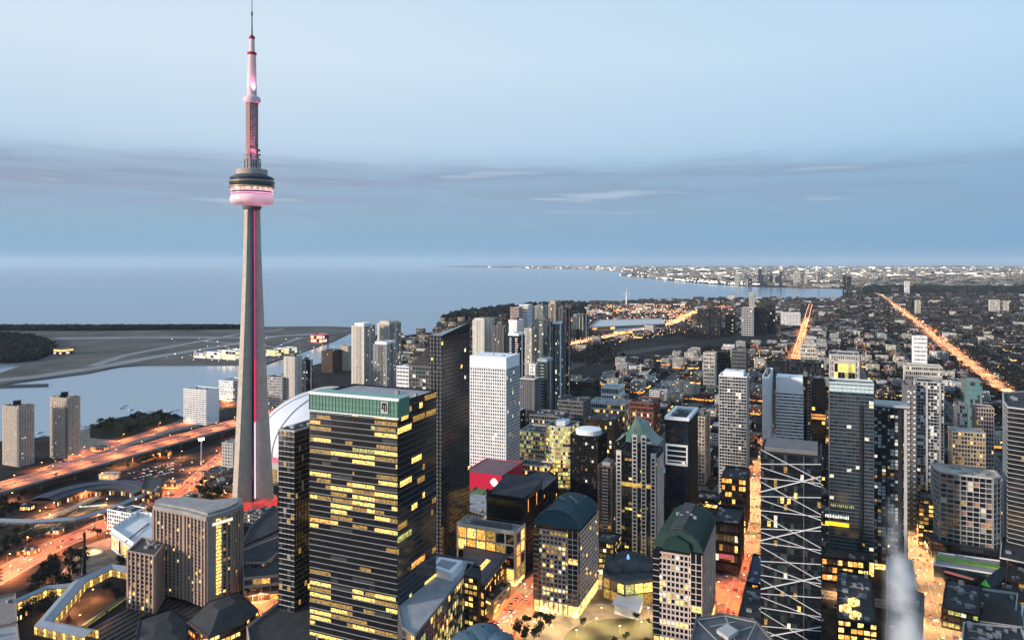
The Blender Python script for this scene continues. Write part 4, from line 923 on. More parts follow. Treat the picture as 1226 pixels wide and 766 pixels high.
# 26 white tower
poly, z1 = F(861, 894, 596, 452, depth=30)
m26 = [(g_grey, 45), (g_blue, 15), (g_black, 25), (g_blind, 12), (l_wht, 1)]
building('white framed residential tower with a bright white parapet left of the yellow lit street', 'apartment tower', poly, z1, 38, 3.0, c_white, m26, sp=.15, pw=.4, pier=c_lgrey, seed=106, roof=r_light, nu=3, pent=(4, 5, c_white), styles={0: dict(sp=.4, pw=1.2)})
q_ = T('stone fronted warehouse lit orange at the corner left of the yellow street', 864, 893, 640, 575, c_brown, palx(.4, warm=(l_org, l_yel)), 8, depth=40, seed=107, cat='warehouse', roof=r_dark, nu=5)
T('dark low warehouse with a red sign below the stone fronted one', 852, 884, 690, 630, c_black, palx(.12), 5, depth=46, seed=108, cat='warehouse', roof=r_dark, nu=8)
# sign on it
A, _ = (G(884, 690), 0)
q = MB(); q.obox(onf(A, 10, .8), ang, 12, .4, 14, 18); tag(q.build('shop_sign', emat('red shop sign', (200, 90, 95), .8, .5, 1.2), None, (A[0], A[1], 14)), 'small reddish lit sign on the front of the dark low warehouse', 'sign')
# 27..30
T('slender white pier tower just right of the yellow lit street', 913, 920, 580, 452, c_white, P3_, 36, xS=925, seed=109, sp=.5, pw=2, nu=1)
poly, z1 = F(929, 961, 570, 453, depth=30)
building('white fronted office tower with thin dark window stripes below a blank white top', 'office tower', poly, z1 - 20, 26, 3.2, c_white, [(g_grey, 40), (g_black, 30), (g_blind, 25)], sp=.55, pw=0, dsp=.4, seed=110, roof=r_light, nu=1, pent=(.01, 20, c_white))
T('dark glass tower with teal side right of the white striped one', 958, 970, 566, 452, c_dark, [(g_teal, 30), (g_black, 60), (l_dim, 3)], 30, depth=26, seed=111, sp=.12, pw=.3, cat='office tower')
poly, z1 = F(972, 988, 600, 459, depth=24)
b = building('black tower with two orange lit ledges left of the blue glass tower', 'office tower', poly, z1, 34, 3.2, c_black, [(g_black, 92), (l_yel, 1.5), (l_org, .5)], sp=.1, pw=.3, seed=112, roof=r_dark, nu=3, core=c_black, pent=(1, 5, c_black))
q = MB(); Aw = poly[0]; cwx = math.hypot(poly[3][0] - Aw[0], poly[3][1] - Aw[1]); zo = zat(502, Aw[1]); q.obox(onf(Aw, cwx / 2, 1.2), ang, cwx + 1, 2.4, zo, zo + 2.2); q.obox(onf(Aw, cwx / 2, 1.2), ang, cwx + 1, 2.4, zo + 4, zo + 5.4); q.build('lit_ledge', emat('orange ledge light', (245, 150, 75), 1.3, .5, .3), b, tuple(b.location))
T('wide dark grey office block behind the white striped tower', 918, 986, 530, 436, c_dark, [(g_black, 60), (g_grey, 30), (l_wht, 3)], 16, depth=30, seed=113, sp=.35, pw=.6, cat='office block', roof=r_dark, nu=8)
low('light grey roofed hall under the white striped tower', [(912, 543), (975, 549), (985, 525), (926, 520)], 26, c_lgrey, nf=4, seed=114, roof=r_light, nu=6, lit=.1)
# 31 diagonally braced tower
poly, A = front(911, 983, 830, depth=34); z1 = zat(548, A[1])
b = building('black glass tower wrapped in crossing white diagonal braces', 'office tower', poly, z1, 36, 2.0, c_dark, [(g_black, 72), (g_deep, 8), (g_grey, 12), (g_teal, 6), (l_dim, 3), (l_yel, 1.6), (l_wht, 1)], sp=.08, pw=.0, dsp=.15, seed=115, roof=r_grey, nu=5, core=c_black, lobby=5)
ob = tuple(b.location); cw3 = math.hypot(poly[3][0] - A[0], poly[3][1] - A[1]); m_br = mat('white steel brace', (.6, .61, .63), .5, var=.05); rg = random.Random(5)
z_ = z1 + 2
starts = []
hh = 10.5; k = 0
while z_ > 4:
    for (za, zb) in (((z_, z_ - 16.5), (z_ - hh * .9, z_ - hh * .55)) if k % 2 == 0 else ((z_ - 1, z_ - 9.5), (z_ - 8, z_ - 7.4))):
        if zb < 1: continue
        q = MB(); q.bar((*onf(A, cw3, .9), za), (*onf(A, 0, .9), zb), .32, .42, 0); q.build('diagonal_brace', m_br, b, ob)
    if k % 3 == 1:
        q = MB(); q.bar((*onf(A, cw3, 1.0), z_ - 17), (*onf(A, 0, 1.0), z_ - 3), .5, .6, 0); q.build('diagonal_brace', m_br, b, ob)
    z_ -= hh; k += 1
q = MB(); q.bar((*onf(A, cw3 * .28, .6), 2), (*onf(A, cw3 * .28, .6), z1), .35, .35); q.build('corner_mullion', c_grey, b, ob)
# side braces too
S0, S1 = poly[3], poly[2]; 
for k in range(9):
    za = z1 - k * 17; 
    if za - 18 > 0: q = MB(); q.bar((S0[0] + V[0] * .9, S0[1] + V[1] * .9, za), (S1[0] + V[0] * .9, S1[1] + V[1] * .9, za - 16), .5, .7); q.build('diagonal_brace', m_br, b, ob); q = MB(); q.bar((poly[0][0] - V[0] * .9, poly[0][1] - V[1] * .9, za), (poly[1][0] - V[0] * .9, poly[1][1] - V[1] * .9, za - 16), .5, .7); q.build('diagonal_brace', m_br, b, ob)
q = MB(); q.prism([onf(A, 2, -2), onf(A, cw3 - 2, -2), onf(A, cw3 - 2, -30), onf(A, 2, -30)], z1 + .06, z1 + 3.4); q.build('penthouse', c_grey, b, ob)
# 32 blue glass tower
poly, z1 = F(993, 1046, 690, 463, depth=24)
b = building('blue grey glass tower with a glowing pale glass crown', 'glass tower', poly, z1, 48, 3.4, c_grey, [(g_blue, 70), (g_deep, 20), (g_grey, 4), (l_wht, 1.2), (l_dim, 1)], sp=.16, pw=.12, dsp=.35, seed=116, roof=r_light, nu=3, core=c_dark, lobby=12, lobbym=l_shop)
ob = tuple(b.location); q = MB(); e = inset(poly, -.25)
for k in range(4): j = (k + 1) % 4; q.quad((*e[k], z1 - 6), (*e[j], z1 - 6), (*e[j], z1 + 2.4), (*e[k], z1 + 2.4))
q.build('glass_crown', mat('pale crown glass', (.50, .62, .66), .25, var=.15, scale=.3), b, ob)
q = MB(); Aw = poly[0]; q.obox(onf(Aw, 10, .9), ang, 2.4, 2.0, 0, z1 - 18); q.build('dark_fin', c_dark, b, ob)
zs_ = zat(632, Aw[1])
q = MB(); q.obox(onf(Aw, 29, 1.6), ang, 19, .5, zs_ - 1.6, zs_ + 1.6); q.build('sign_band', emat('yellow sign band', (250, 200, 40), 1.5), b, ob)
q = MB(); rg = random.Random(8)
for k in range(15): q.obox(onf(Aw, 20 + k * 1.3, 1.5), ang, .8, .4, zs_ + 5 + rg.uniform(0, .6), zs_ + 7.4 + rg.uniform(-.3, .6))
q.build('lit_letters', emat('white letters', (235, 235, 225), 1.2), b, ob)
q = MB()
for k in range(12): q.obox(onf(Aw, 16 + k * 1.6, 1.5), ang, .9, .4, zs_ + 15 + (k % 3) * .4, zs_ + 17 + (k % 2) * .4)
q.build('lit_letters', l_grn, b, ob)
# 33 condo with columns of white bays
poly, z1 = F(1031, 1086, 686, 490, depth=24)
pc = [(g_black, 35), (g_blue, 18), (g_blind, 10), (mat('pale blue bay', (.45, .52, .55), .4), 30), (l_wht, 3), (l_dim, 2)]
b = building('residential tower striped with pale and dark window columns under a grey roof slab', 'apartment tower', poly, z1, 46, 3.3, c_dark, pc, sp=.22, pw=.55, dsp=.3, dp=.5, seed=117, roof=r_grey, nu=5, core=c_dark, pier=c_dark, lobby=5)
ob = tuple(b.location); Aw = poly[0]; cwx = math.hypot(poly[3][0] - Aw[0], poly[3][1] - Aw[1])
for s, w_, m_2 in ((1.2, 2.4, c_lgrey), (5.6, 3.2, c_dark), (16, 1.6, c_dark), (27, 2.6, c_dark), (34, 2.2, c_dark)):
    q = MB(); q.obox(onf(Aw, s, .9), ang, w_, 1.4, 0, z1); q.build('vertical_fin', m_2, b, ob)
q = MB(); q.prism(inset(poly, -1.4), z1 + 1.1, z1 + 2.6); q.build('roof_slab', c_lgrey, b, ob)
# 34 chequered tower
poly, z1 = F(1098, 1130, 640, 459, depth=24)
b = building('tall slim tower chequered with white and dark panels right of the avenue', 'apartment tower', poly, z1, 44, 3.0, c_lgrey, [(g_black, 50), (g_grey, 18), (c_white, 18), (c_lgrey, 10), (l_wht, 2)], sp=.24, pw=.25, seed=118, roof=r_dark, nu=3, run=1, lobby=4)
for s in (3.5, 15, 26):
    q = MB(); q.obox(onf(poly[0], s, .9), ang, 2.0, 1.2, 4, z1 + 1); q.build('pale_fin', c_lgrey, b, tuple(b.location))
T('plain grey slab with a pale blank front, left of the chequered tower', 1084, 1097, 640, 463, c_grey, P1_, 28, depth=30, seed=119, sp=.6, pw=2.2, cat='office tower', nu=2)
low('dark tiered office with amber windows at the corner below the chequered tower', [(1100, 598), (1130, 602), (1126, 590), (1102, 588)], 44, c_black, nf=11, lit=.35, seed=120, nu=3)
# 35 broad balcony block with curved front
zt = zat(572, G(1190, 674)[1]) 
fr = [G(x, y) for x, y in ((1119, 658), (1126, 665), (1150, 670), (1188, 676), (1197, 674))]
P35 = fr + [(fr[-1][0] + U[0] * 22, fr[-1][1] + U[1] * 22), (fr[0][0] + U[0] * 18, fr[0][1] + U[1] * 18)]
b = building('broad apartment block with a curved front of white railed balconies and a lit roof terrace', 'apartment block', P35, zt, 17, 5.2, c_lgrey, [(g_black, 60), (g_grey, 16), (mat('copper blind', (.30, .17, .12), .7), 9), (c_cream, 4), (l_dim, 1), (g_blind, 5)], sp=.14, pw=.35, dsp=1.3, dp=1.2, seed=121, roof=mat('terrace stone', (.42, .38, .33), .8), nu=7, core=c_dark)
P35b = inset(ccw(P35), -9)
b = building('dark banded podium with a green terrace edge beneath the balcony block', 'podium building', P35b, 15, 4, 6, c_dark, [(g_black, 70), (g_grey, 25)], sp=.3, pw=.4, seed=122, roof=r_grey, nu=0, z0=0)
q = MB(); A_, B2 = G(1120, 668, 10), G(1196, 680, 10); q.bar((*A_, 11), (*B2, 11), 9, 1.4); q.build('green_terrace', mat('green terrace turf', (.16, .30, .08), .8), b, tuple(b.location))
low('long plain pale walled box below the green terrace', [(1118, 676), (1194, 688), (1200, 672), (1124, 662)], 10, c_white, nf=1, bay=50, lit=0, sp=0, pw=0, roof=mat('mauve flat roof', (.32, .29, .30), .8), nu=3, seed=123, core=c_lgrey)
# 36 dark curved tower at right edge
cp = [G(1236, 668), G(1215, 655), G(1205, 640), G(1200, 622)]
cp = [uv(480, -395), uv(500, -372), uv(530, -357), uv(565, -352), uv(600, -360), uv(620, -420), uv(500, -450)]
zt = 170
q36 = building('dark tower with curving white floor lines cut off by the right edge', 'office tower', GP([(1201, 640), (1202, 662), (1207, 676), (1245, 686), (1300, 690), (1290, 630)]), zat(488, G(1216, 676)[1]), 34, 3.4, c_lgrey, [(g_black, 85), (g_deep, 10), (l_dim, 1)], sp=.1, pw=0, dsp=.8, seed=124, roof=r_dark, nu=3, core=c_black)
# 37.. right middle blocks
T('pale blue glass block with a slanted corner right of the chequered tower', 1146, 1158, 560, 486, c_grey, [(g_blue, 50), (mat('sky glass', (.14, .22, .28), .2), 40), (g_black, 10)], 16, depth=26, seed=130, cat='office block', sp=.15, pw=.3)
T('turquoise glass block beyond the slanted blue one', 1156, 1176, 520, 458, c_grey, [(mat('turquoise glass', (.10, .24, .25), .25), 80), (g_teal, 20)], 12, depth=40, seed=131, cat='office block', sp=.15, pw=.2, roof=mat('turquoise roof', (.22, .33, .33), .7))
T('pinkish mid rise with a tall amber mast on its corner', 1168, 1190, 560, 490, c_pink, P1_, 14, depth=26, seed=132, cat='office block', sp=.35, pw=.8)
T('beige brick block with many small lit windows below the blue glass one', 1140, 1180, 575, 520, c_beige, [(g_grey, 40), (l_dim, 25), (l_yel, 8), (g_black, 30)], 11, depth=30, seed=133, cat='apartment block', sp=.4, pw=.8, roof=r_light)
T('wide pale institutional slab behind the chequered tower', 1084, 1128, 500, 441, c_cream, P3_, 10, depth=36, seed=134, cat='hospital block', sp=.5, pw=.6, roof=r_light, nu=6)
T('lower pale wing in front of the wide institutional slab', 1100, 1128, 520, 466, c_white, P3_, 12, depth=26, seed=135, cat='hospital block', sp=.4, pw=.8, roof=r_light)
poly, z1 = F(999, 1024, 510, 436, depth=26)
b = building('block with a glowing yellow front inside a pale frame, behind the blue glass tower', 'civic building', poly, z1, 7, 5, c_cream, [(l_yel, 55), (l_grn, 15), (l_wht, 5), (g_black, 20)], sp=.05, pw=.3, seed=136, roof=r_light, nu=4)
T('large pale framed block surrounding the glowing yellow front', 993, 1029, 495, 427, c_lgrey, P1_, 10, depth=60, seed=137, cat='civic building', sp=.3, pw=1.6, roof=r_grey, nu=8)
T('pale apartment block right at the top of the orange lit street', 958, 977, 478, 414, c_cream, P3_, 14, depth=30, seed=138, sp=.35, pw=.8, roof=r_light)
T('teal mid rise near the middle of the picture, left of the orange lit street', 876, 893, 470, 421, c_grey, [(g_teal, 60), (g_grey, 30), (l_wht, 5)], 11, depth=40, seed=139, sp=.3, pw=.6)
T('pale block with a small orange spire beside the teal mid rise', 842, 856, 470, 424, c_cream, P3_, 10, depth=28, seed=140, sp=.4, pw=.8)
T('dark glass mid rise between the spired pale block and the teal one', 857, 872, 466, 422, c_dark, P2_, 12, depth=34, seed=141)
T('white cube house topped building right of the framed yellow block', 1094, 1110, 440, 405, c_white, P3_, 7, depth=40, seed=142, cat='office block', sp=.6, pw=1)
T('red brick block with white panels behind the sloping blue studio', 700, 735, 556, 505, c_brown, palx(.08), 9, depth=46, seed=143, cat='warehouse', roof=r_dark, nu=8)
T('red brick warehouse with bright lamps on its roof near the middle', 755, 782, 530, 484, c_red, palx(.1), 8, depth=50, seed=144, cat='warehouse', roof=r_dark, nu=7)
T('long pale flat block with a lit roof terrace left of the red warehouse', 704, 748, 520, 486, c_cream, palx(.25), 5, depth=44, seed=145, cat='warehouse', roof=r_light, nu=10)
T('grey glass mid rise between the lantern block and the long pale block', 668, 698, 530, 482, c_grey, [(g_blue, 40), (g_grey, 40), (g_black, 20)], 10, depth=40, seed=146, cat='office block')
T('white roofed small hall with a curved edge among the rail side trees', 720, 741, 492, 466, c_white, palx(.2), 3, depth=40, seed=147, cat='hall', roof=r_light, nu=0)
T('dark low block with a pale stepped roof behind the kinked office', 634, 670, 545, 500, c_grey, P2_, 9, depth=40, seed=148, cat='office block', roof=r_grey, nu=9)
# twin office blocks with vaulted roofs
def metro(label, xL, xR, yb, yt, xS, roofm, seed, sidem, gable):
    poly, z1 = F(xL, xR, yb, yt, xS=xS); A = poly[0]; w = math.hypot(poly[3][0] - A[0], poly[3][1] - A[1]); d = math.hypot(poly[1][0] - A[0], poly[1][1] - A[1])
    mg = mat('rosy stone grid', (.56, .47, .43), .75, var=.08)
    rws = {k: None for k in range(20)}
    base = [(g_black, 66), (g_grey, 8), (l_dim, 5), (l_yel, 6), (l_wht, 5)]
    nf_ = 15; hot = [(g_black, 14), (g_grey, 2), (l_dim, 14), (l_yel, 40), (l_wht, 26)]
    for k in range(nf_): rws[k] = base
    for k in ((9, 10, 11, 2) if not gable else (6, 7)): rws[k] = hot
    b = building(label, 'office block', poly, z1 - 8, nf_, 3.1, mg, base, sp=.30, pw=.8, dsp=.5, dp=.5, pier=mg, seed=seed, windows='window', roof=r_dark, nu=0, core=c_black, parapet=.2, lobby=9, lobbym=l_shop, litrow=rws, styles={0: sidem})
    ob = tuple(b.location)
    q = MB(); q.prism(inset(ccw(poly), .8), z1 - 8, z1 - 2.5); q.build('attic_storey', g_black, b, ob)
    # glazed corner bay on the front right
    cs = w * .22; q = MB(); q.prism([onf(A, -.6, 1.2), onf(A, cs, 1.2), onf(A, cs, .1), onf(A, -.6, -3)], 9, z1 - 6)
    q.build('corner_glazing', [g_black], b, ob)
    q = MB(); q.prism([onf(A, w - cs * .55, 1.1), onf(A, w + .6, 1.1), onf(A, w + .6, -3), onf(A, w - cs * .55, .1)], 9, z1 - 6); q.build('corner_glazing', [g_black], b, ob)
    q = MB()
    for k in range(14): zz = 10 + k * (z1 - 18) / 14; q.obox(onf(A, w - cs * .27 + .2, 1.2), ang, cs * .55 + .6, .4, zz, zz + .35)
    for k in range(7): s_ = cs + (w - cs * 1.55) * k / 6; q.obox(onf(A, s_, .9), ang, .8, 1.2, 0, 9)
    q.build('stone_column', mg, b, ob)
    q = MB()
    for k in range(14):
        zz = 10 + k * (z1 - 18) / 14; q.obox(onf(A, cs / 2 - .3, 1.3), ang, cs + .6, .5, zz, zz + .5)
    for s in (-.4, cs * .5, cs): q.obox(onf(A, s, 1.35), ang, .45, .5, 9, z1 - 5)
    q.build('corner_mullion', mg, b, ob)
    for zz in (((z1 - 8) * .64, 2) if not gable else ((z1 - 8) * .45, 2)),:
        q = MB(); q.obox(onf(A, cs / 2 - .3, 1.25), ang, cs - .8, .3, zz[0], zz[0] + 4.5); q.build('lit_bay', l_yel, b, ob)
    # faceted mansard vault along U, its ends sloping in
    ov = 1.4; prof_ = [(-ov, -3.4), (w * .06, 2.4), (w * .22, 6.4), (w * .40, 8.2), (w * .60, 8.2), (w * .78, 6.4), (w * .94, 2.4), (w + ov, -3.4)]
    def rp_(k, end):
        s_, h_ = prof_[k]; e_ = (h_ + 3.4) * (.42 if not gable else .30)
        return (*onf(A, s_, (ov - e_) if not end else (-d * .99 + e_)), z1 + h_)
    q = MB()
    for k in range(7): q.quad(rp_(k, 0), rp_(k + 1, 0), rp_(k + 1, 1), rp_(k, 1))
    for e_ in (0, 1):
        for k in range(3): q.quad(rp_(k, e_), rp_(7 - k, e_), rp_(6 - k, e_), rp_(k + 1, e_))
    vr = q.build('vaulted_roof', roofm, b, ob)
    q = MB()
    for k in range(2, int(d / 3.5) - 1):
        for j in range(7):
            (s0, za), (s1, zb) = prof_[j], prof_[j + 1]; q.bar((*onf(A, s0, -k * 3.5), z1 + za + .12), (*onf(A, s1, -k * 3.5), z1 + zb + .12), .22, .22)
    q.build('roof_seam', roofm, vr, ob)
    q = MB()
    for k in range(5): q.obox(onf(A, w * (.3 + .1 * k), -d * .5 - (k % 3) * 4), ang, 2.2, 1.6, z1 + 7.0, z1 + 9.4)
    q.build('roof_vent', m_unit, vr, ob)
    if gable:
        q = MB(); zt_ = z1 + 4; gs = [(w * .2, z1 - 4), (w * .25, zt_ - 2), (w * .5, zt_ + 1.5), (w * .75, zt_ - 2), (w * .8, z1 - 4)]
        f_ = [(*onf(A, s, 3), z) for s, z in gs]; k_ = [(*onf(A, s, -10), z + 1) for s, z in gs]
        for i in range(4): q.quad(f_[i], f_[i + 1], k_[i + 1], k_[i])
        q.ngon(list(reversed(f_))); q.build('dormer', roofm, b, ob)
        q = MB(); q.prism([onf(A, w * .42, -6), onf(A, w * .68, -6), onf(A, w * .68, -d * .95), onf(A, w * .42, -d * .95)], z1 + 7.4, z1 + 8.8); q.build('roof_spine', r_grey, vr, ob)
    return b
metro('office block with a dark blue vaulted metal roof, lower middle of the picture', 640, 692, 740, 628, 716, mat('dark blue vault', (.018, .052, .07), .45, .2, .2), 150, dict(sp=.35, pw=1.4, dp=.3, bay=5, pal=[(g_black, 80), (g_grey, 10), (l_dim, 5), (l_yel, 4)]), False)
metro('office block with a dark green vaulted roof and gable by the orange street', 783, 840, 786, 655, 856, mat('dark green vault', (.016, .04, .034), .5, .1, .2), 151, dict(sp=.42, pw=2.0, dp=.5, bay=6, pal=[(g_black, 80), (g_grey, 10), (l_dim, 5), (l_yel, 2)]), True)
# glass roofed pavilion block between them
b = low('low domed glass arcade with yellow lit arches between the two vaulted office blocks', [(722, 690), (748, 700), (782, 696), (786, 672), (752, 662), (726, 668)], 17, c_grey, nf=2, bay=7, lit=.9, warm=(l_yel, l_grn, l_dim), seed=152, roof=mat('slate glass roof', (.06, .075, .085), .4), nu=0, pw=.6, sp=.1)
ob = tuple(b.location)
for px, rr, hh_ in (((752, 680), 11, 8), ((735, 683), 7, 5), ((772, 681), 8, 5)):
    c = G(*px, 17); q = MB(); q.lathe(c, [(rr * math.cos(t), 17 + hh_ * math.sin(t)) for t in np.linspace(0, 1.55, 7)], 12); q.build('roof_dome', MATS['slate glass roof'], b, ob)
q = MB(); c = G(752, 680, 17); q.lathe(c, [(1.2, 24.5), (1.2, 27), (.1, 29)], 8); q.build('lantern', emat('blue lantern', (120, 170, 230), 1.2), b, ob)
# white tent on the plaza
q0 = empty('event_tent', (*G(752, 730), 0), 'white flat topped event tent standing on the lit plaza', 'tent'); ot = tuple(q0.location); HERO.append(GP([(725, 715), (780, 728), (770, 745), (722, 735)]))
TP = GP([(733, 722), (765, 731), (771, 715), (740, 708)], 8); q = MB(); q.prism(TP, 7.4, 8, 0, None, True); q.build('canopy', c_white, q0, ot)
q = MB(); TPg = ccw(TP)
q.prism(inset(TPg, 1.2), .1, 7.2); q.build('side_wall', emat('tent wall glow', (225, 215, 190), .35, .5, .3, (.5, .5, .48)), q0, ot)
q = MB()
for p in TPg: q.obox(p, 0, .3, .3, 0, 7.5)
q.build('tent_pole', m_steel, q0, ot)
# curved garden wall / trellis
# bottom middle: podium with roof box and glazed hall
b = low('long yellow lit glass hall with a pale roof box along the bottom', [(482, 752), (497, 762), (570, 672), (518, 664), (470, 690)], 44, c_grey, nf=9, bay=4, lit=.42, warm=(l_yel, l_dim, l_grn), seed=160, roof=r_light, nu=0, sp=.12, pw=.3)
ob = tuple(b.location); q = MB(); q.prism(GP([(517, 678), (541, 686), (554, 671), (526, 666)], 50), 44, 50); q.build('roof_box', c_white, b, ob)
q = MB(); q.prism(GP([(522, 676), (538, 681), (547, 673), (529, 669)], 50.3), 49, 50.3); q.build('roof_basin', r_light, b, ob)
low('narrow yellow lit glass stair block at the end of the long glass hall', [(556, 690), (572, 694), (575, 680), (560, 676)], 44, c_dark, nf=10, lit=.7, warm=(l_yel, l_dim), seed=161, nu=0, roof=r_dark)
b = low('theatre with a big overhanging dark flat roof beside the red lit street', [(556, 690), (580, 700), (606, 666), (558, 656)], 26, c_dark, nf=4, lit=.5, warm=(l_org, l_yel), seed=162, nu=0, roof=r_grey, parapet=0)
ob = tuple(b.location); q = MB(); q.prism(inset(ccw(GP([(556, 690), (580, 700), (606, 666), (558, 656)], 26)), -2), 26.2, 27.6, 0, None, True); q.build('overhanging_roof', mat('slate flat roof', (.10, .10, .115), .7), b, ob)
q = MB(); q.prism(GP([(572, 681), (577, 682), (587, 671), (582, 670)], 27.7), 27.5, 28.4); q.build('skylight', l_yel, b, ob)
b = low('small amber lit box building beside the red lit street', [(579, 716), (590, 722), (611, 700), (600, 695)], 13, mat('stone with amber light in colour', (.55, .42, .26), .8), nf=2, lit=.5, bay=8, sp=.7, pw=2, warm=(l_shop, l_org), seed=163, nu=2, roof=r_brown, core=MATS['stone with amber light in colour'])  # amber light on the walls is put into the stone colour
# bottom blue roof
b = low('domed slate blue roof poking in at the bottom edge beside the red street', [(548, 775), (560, 752), (590, 748), (606, 762), (606, 790), (545, 790)], 36, c_dark, nf=6, lit=.2, seed=164, nu=0, roof=r_dark)
ob = tuple(b.location)
for px, rr in (((560, 768), 11), ((578, 762), 13), ((596, 768), 10)):
    c = G(*px, 36); q = MB(); q.lathe(c, [(rr * math.cos(t), 36 + rr * .5 * math.sin(t)) for t in np.linspace(0, 1.5, 6)], 14); q.build('roof_dome', mat('slate blue dome', (.07, .12, .16), .5), b, ob)
# 42 right bottom lows
b = low('dark faceted roof with thin white lines at the bottom edge, left of the braced tower', [(826, 775), (834, 742), (868, 737), (905, 745), (925, 768), (925, 800), (826, 800)], 62, c_grey, nf=12, seed=165, roof=mat('charcoal panels', (.09, .095, .105), .6), nu=0, lit=.2)
ob = tuple(b.location); q = MB()
for a_, b_ in (((834, 742), (858, 766)), ((868, 737), (880, 766)), ((850, 750), (880, 744)), ((862, 762), (900, 750)), ((905, 745), (895, 766)), ((834, 742), (868, 737)), ((868, 737), (905, 745))):
    q.bar((*G(*a_, 62.9), 63.0), (*G(*b_, 62.9), 63.0), .35, .3)
q.prism(GP([(858, 756), (872, 766), (884, 757), (870, 749)], 63), 62.2, 64.5); q.build('roof_line', c_lgrey, b, ob)
low('black flat block between the orange street and the braced tower', [(884, 742), (914, 752), (916, 706), (893, 700)], 26, c_black, nf=5, seed=166, roof=r_dark, nu=7, lit=.1)
low('dark blue roofed block just above the black flat one by the orange street', [(894, 698), (914, 702), (916, 668), (902, 664)], 28, c_dark, nf=5, seed=167, roof=mat('dark blue felt', (.04, .055, .09), .8), nu=4, lit=.15)
b = low('block covered with rooftop plant with amber lit front, right of the braced tower', [(1003, 742), (1050, 748), (1042, 690), (1003, 684)], 24, c_dark, nf=5, seed=168, roof=r_dark, nu=34, lit=.7, warm=(l_org, l_yel, l_shop))
q = MB(); rg = random.Random(2)
for px in ((1012, 730), (1022, 722), (1024, 738)): q.obox(G(*px, 25), TH, 6, 5, 24, 28)
q.build('lit_roof_hatch', l_shop, b, tuple(b.location))
low('grey flat roofed block behind the steam plume beside the pale avenue', [(1060, 766), (1100, 775), (1106, 712), (1064, 700)], 22, c_grey, nf=4, seed=169, roof=r_grey, nu=9, lit=.2)
low('pale grey roofed shop row left of the wide pale avenue', [(1062, 702), (1098, 708), (1092, 672), (1062, 668)], 20, c_lgrey, nf=4, seed=170, roof=r_light, nu=9, lit=.25)
# gabled house with green light, wedge, hip etc
def gabled(label, px, z, h, wallm, roofm, seed=1, nf=2, pal=None, cat='house', glaze=None):
    p = ccw(GP(px, z)); b = building(label, cat, p, z, nf, 4, wallm, pal or palx(.3), seed=seed, nu=0, parapet=0)
    e = inset(p, -.8); m01 = ((e[0][0] + e[1][0]) / 2, (e[0][1] + e[1][1]) / 2); m23 = ((e[2][0] + e[3][0]) / 2, (e[2][1] + e[3][1]) / 2); q = MB()
    q.v = [(*x, z + .05) for x in e] + [(*m01, z + h), (*m23, z + h)]; q.f = [(1, 2, 5, 4), (3, 0, 4, 5)]; q.m = [0, 0]; q.build('gabled_roof', roofm, b, tuple(b.location))
    q = MB(); q.v = [(*x, z + .05) for x in inset(p, .1)] + [(*m01, z + h - .3), (*m23, z + h - .3)]; q.f = [(0, 1, 4), (2, 3, 5)]; q.m = [0, 0]; q.build('gable_wall', glaze or wallm, b, tuple(b.location)); return b
gabled('dark gabled hall with a bright green lit gable wall', [(1172, 702), (1188, 706), (1210, 690), (1194, 684)], 12, 8, c_dark, r_dark, 171, glaze=emat('green lit gable', (50, 150, 60), .7, .5, .3), cat='hall')
low('grey block with a pale side wall beyond the green lit gable', [(1197, 668), (1235, 676), (1240, 650), (1200, 642)], 18, c_cream, nf=1, bay=40, sp=0, pw=0, lit=0, seed=172, nu=1, roof=r_dark, core=c_cream)
low('dark red shop block with amber windows at the right edge', [(1204, 694), (1235, 702), (1240, 680), (1207, 676)], 14, c_red, nf=3, seed=173, lit=.5, nu=5, roof=r_brown)
low('black market block with a red awning edge right of the pale avenue', [(1128, 728), (1172, 738), (1176, 702), (1134, 694)], 14, c_black, nf=3, seed=174, lit=.25, nu=14, roof=r_dark, warm=(l_wht, l_grn))
q = MB(); a_, b_ = G(1131, 684, 14), G(1166, 694, 14); q.bar((*a_, 14.5), (*b_, 14.5), 4, .5); tag(q.build('awning', mat('salmon awning', (.5, .16, .12), .7), None, (*a_, 14)), 'long salmon red awning on the edge of the black market block', 'awning')
low('low pale parapet block beneath the black market block', [(1160, 720), (1216, 732), (1218, 712), (1163, 704)], 12, c_lgrey, nf=2, seed=175, lit=.1, nu=3, roof=r_dark)
hip('black hipped roof hall with one yellow lit end near the bottom right corner', 'hall', [(1168, 744), (1226, 752), (1222, 724), (1170, 722)], 9, 8, c_cream, m_black, seed=176, pal=palx(.6, warm=(l_yel, l_shop)))
low('modern block with a pale frame and glass skylights in the bottom right corner', [(1152, 768), (1232, 780), (1222, 752), (1154, 746)], 12, c_lgrey, nf=3, seed=177, lit=.3, nu=16, roof=r_dark)
low('mauve brick block with shop lights at the right edge of the bottom', [(1190, 716), (1235, 722), (1232, 704), (1190, 700)], 10, c_brown, nf=2, seed=178, lit=.5, nu=3, roof=r_brown)
low('white fronted shop terrace beside the black hipped hall', [(1222, 756), (1250, 760), (1250, 728), (1224, 726)], 9, c_white, nf=2, seed=179, lit=.4, nu=2, roof=r_light)
# black block in front of blue tower base
low('dark stepped office base with glowing lobby columns under the blue glass tower', [(984, 668), (1040, 674), (1040, 655), (990, 652)], 20, c_black, nf=3, bay=4, seed=180, lit=.7, warm=(l_shop, l_org, l_yel), nu=3, roof=r_brown)
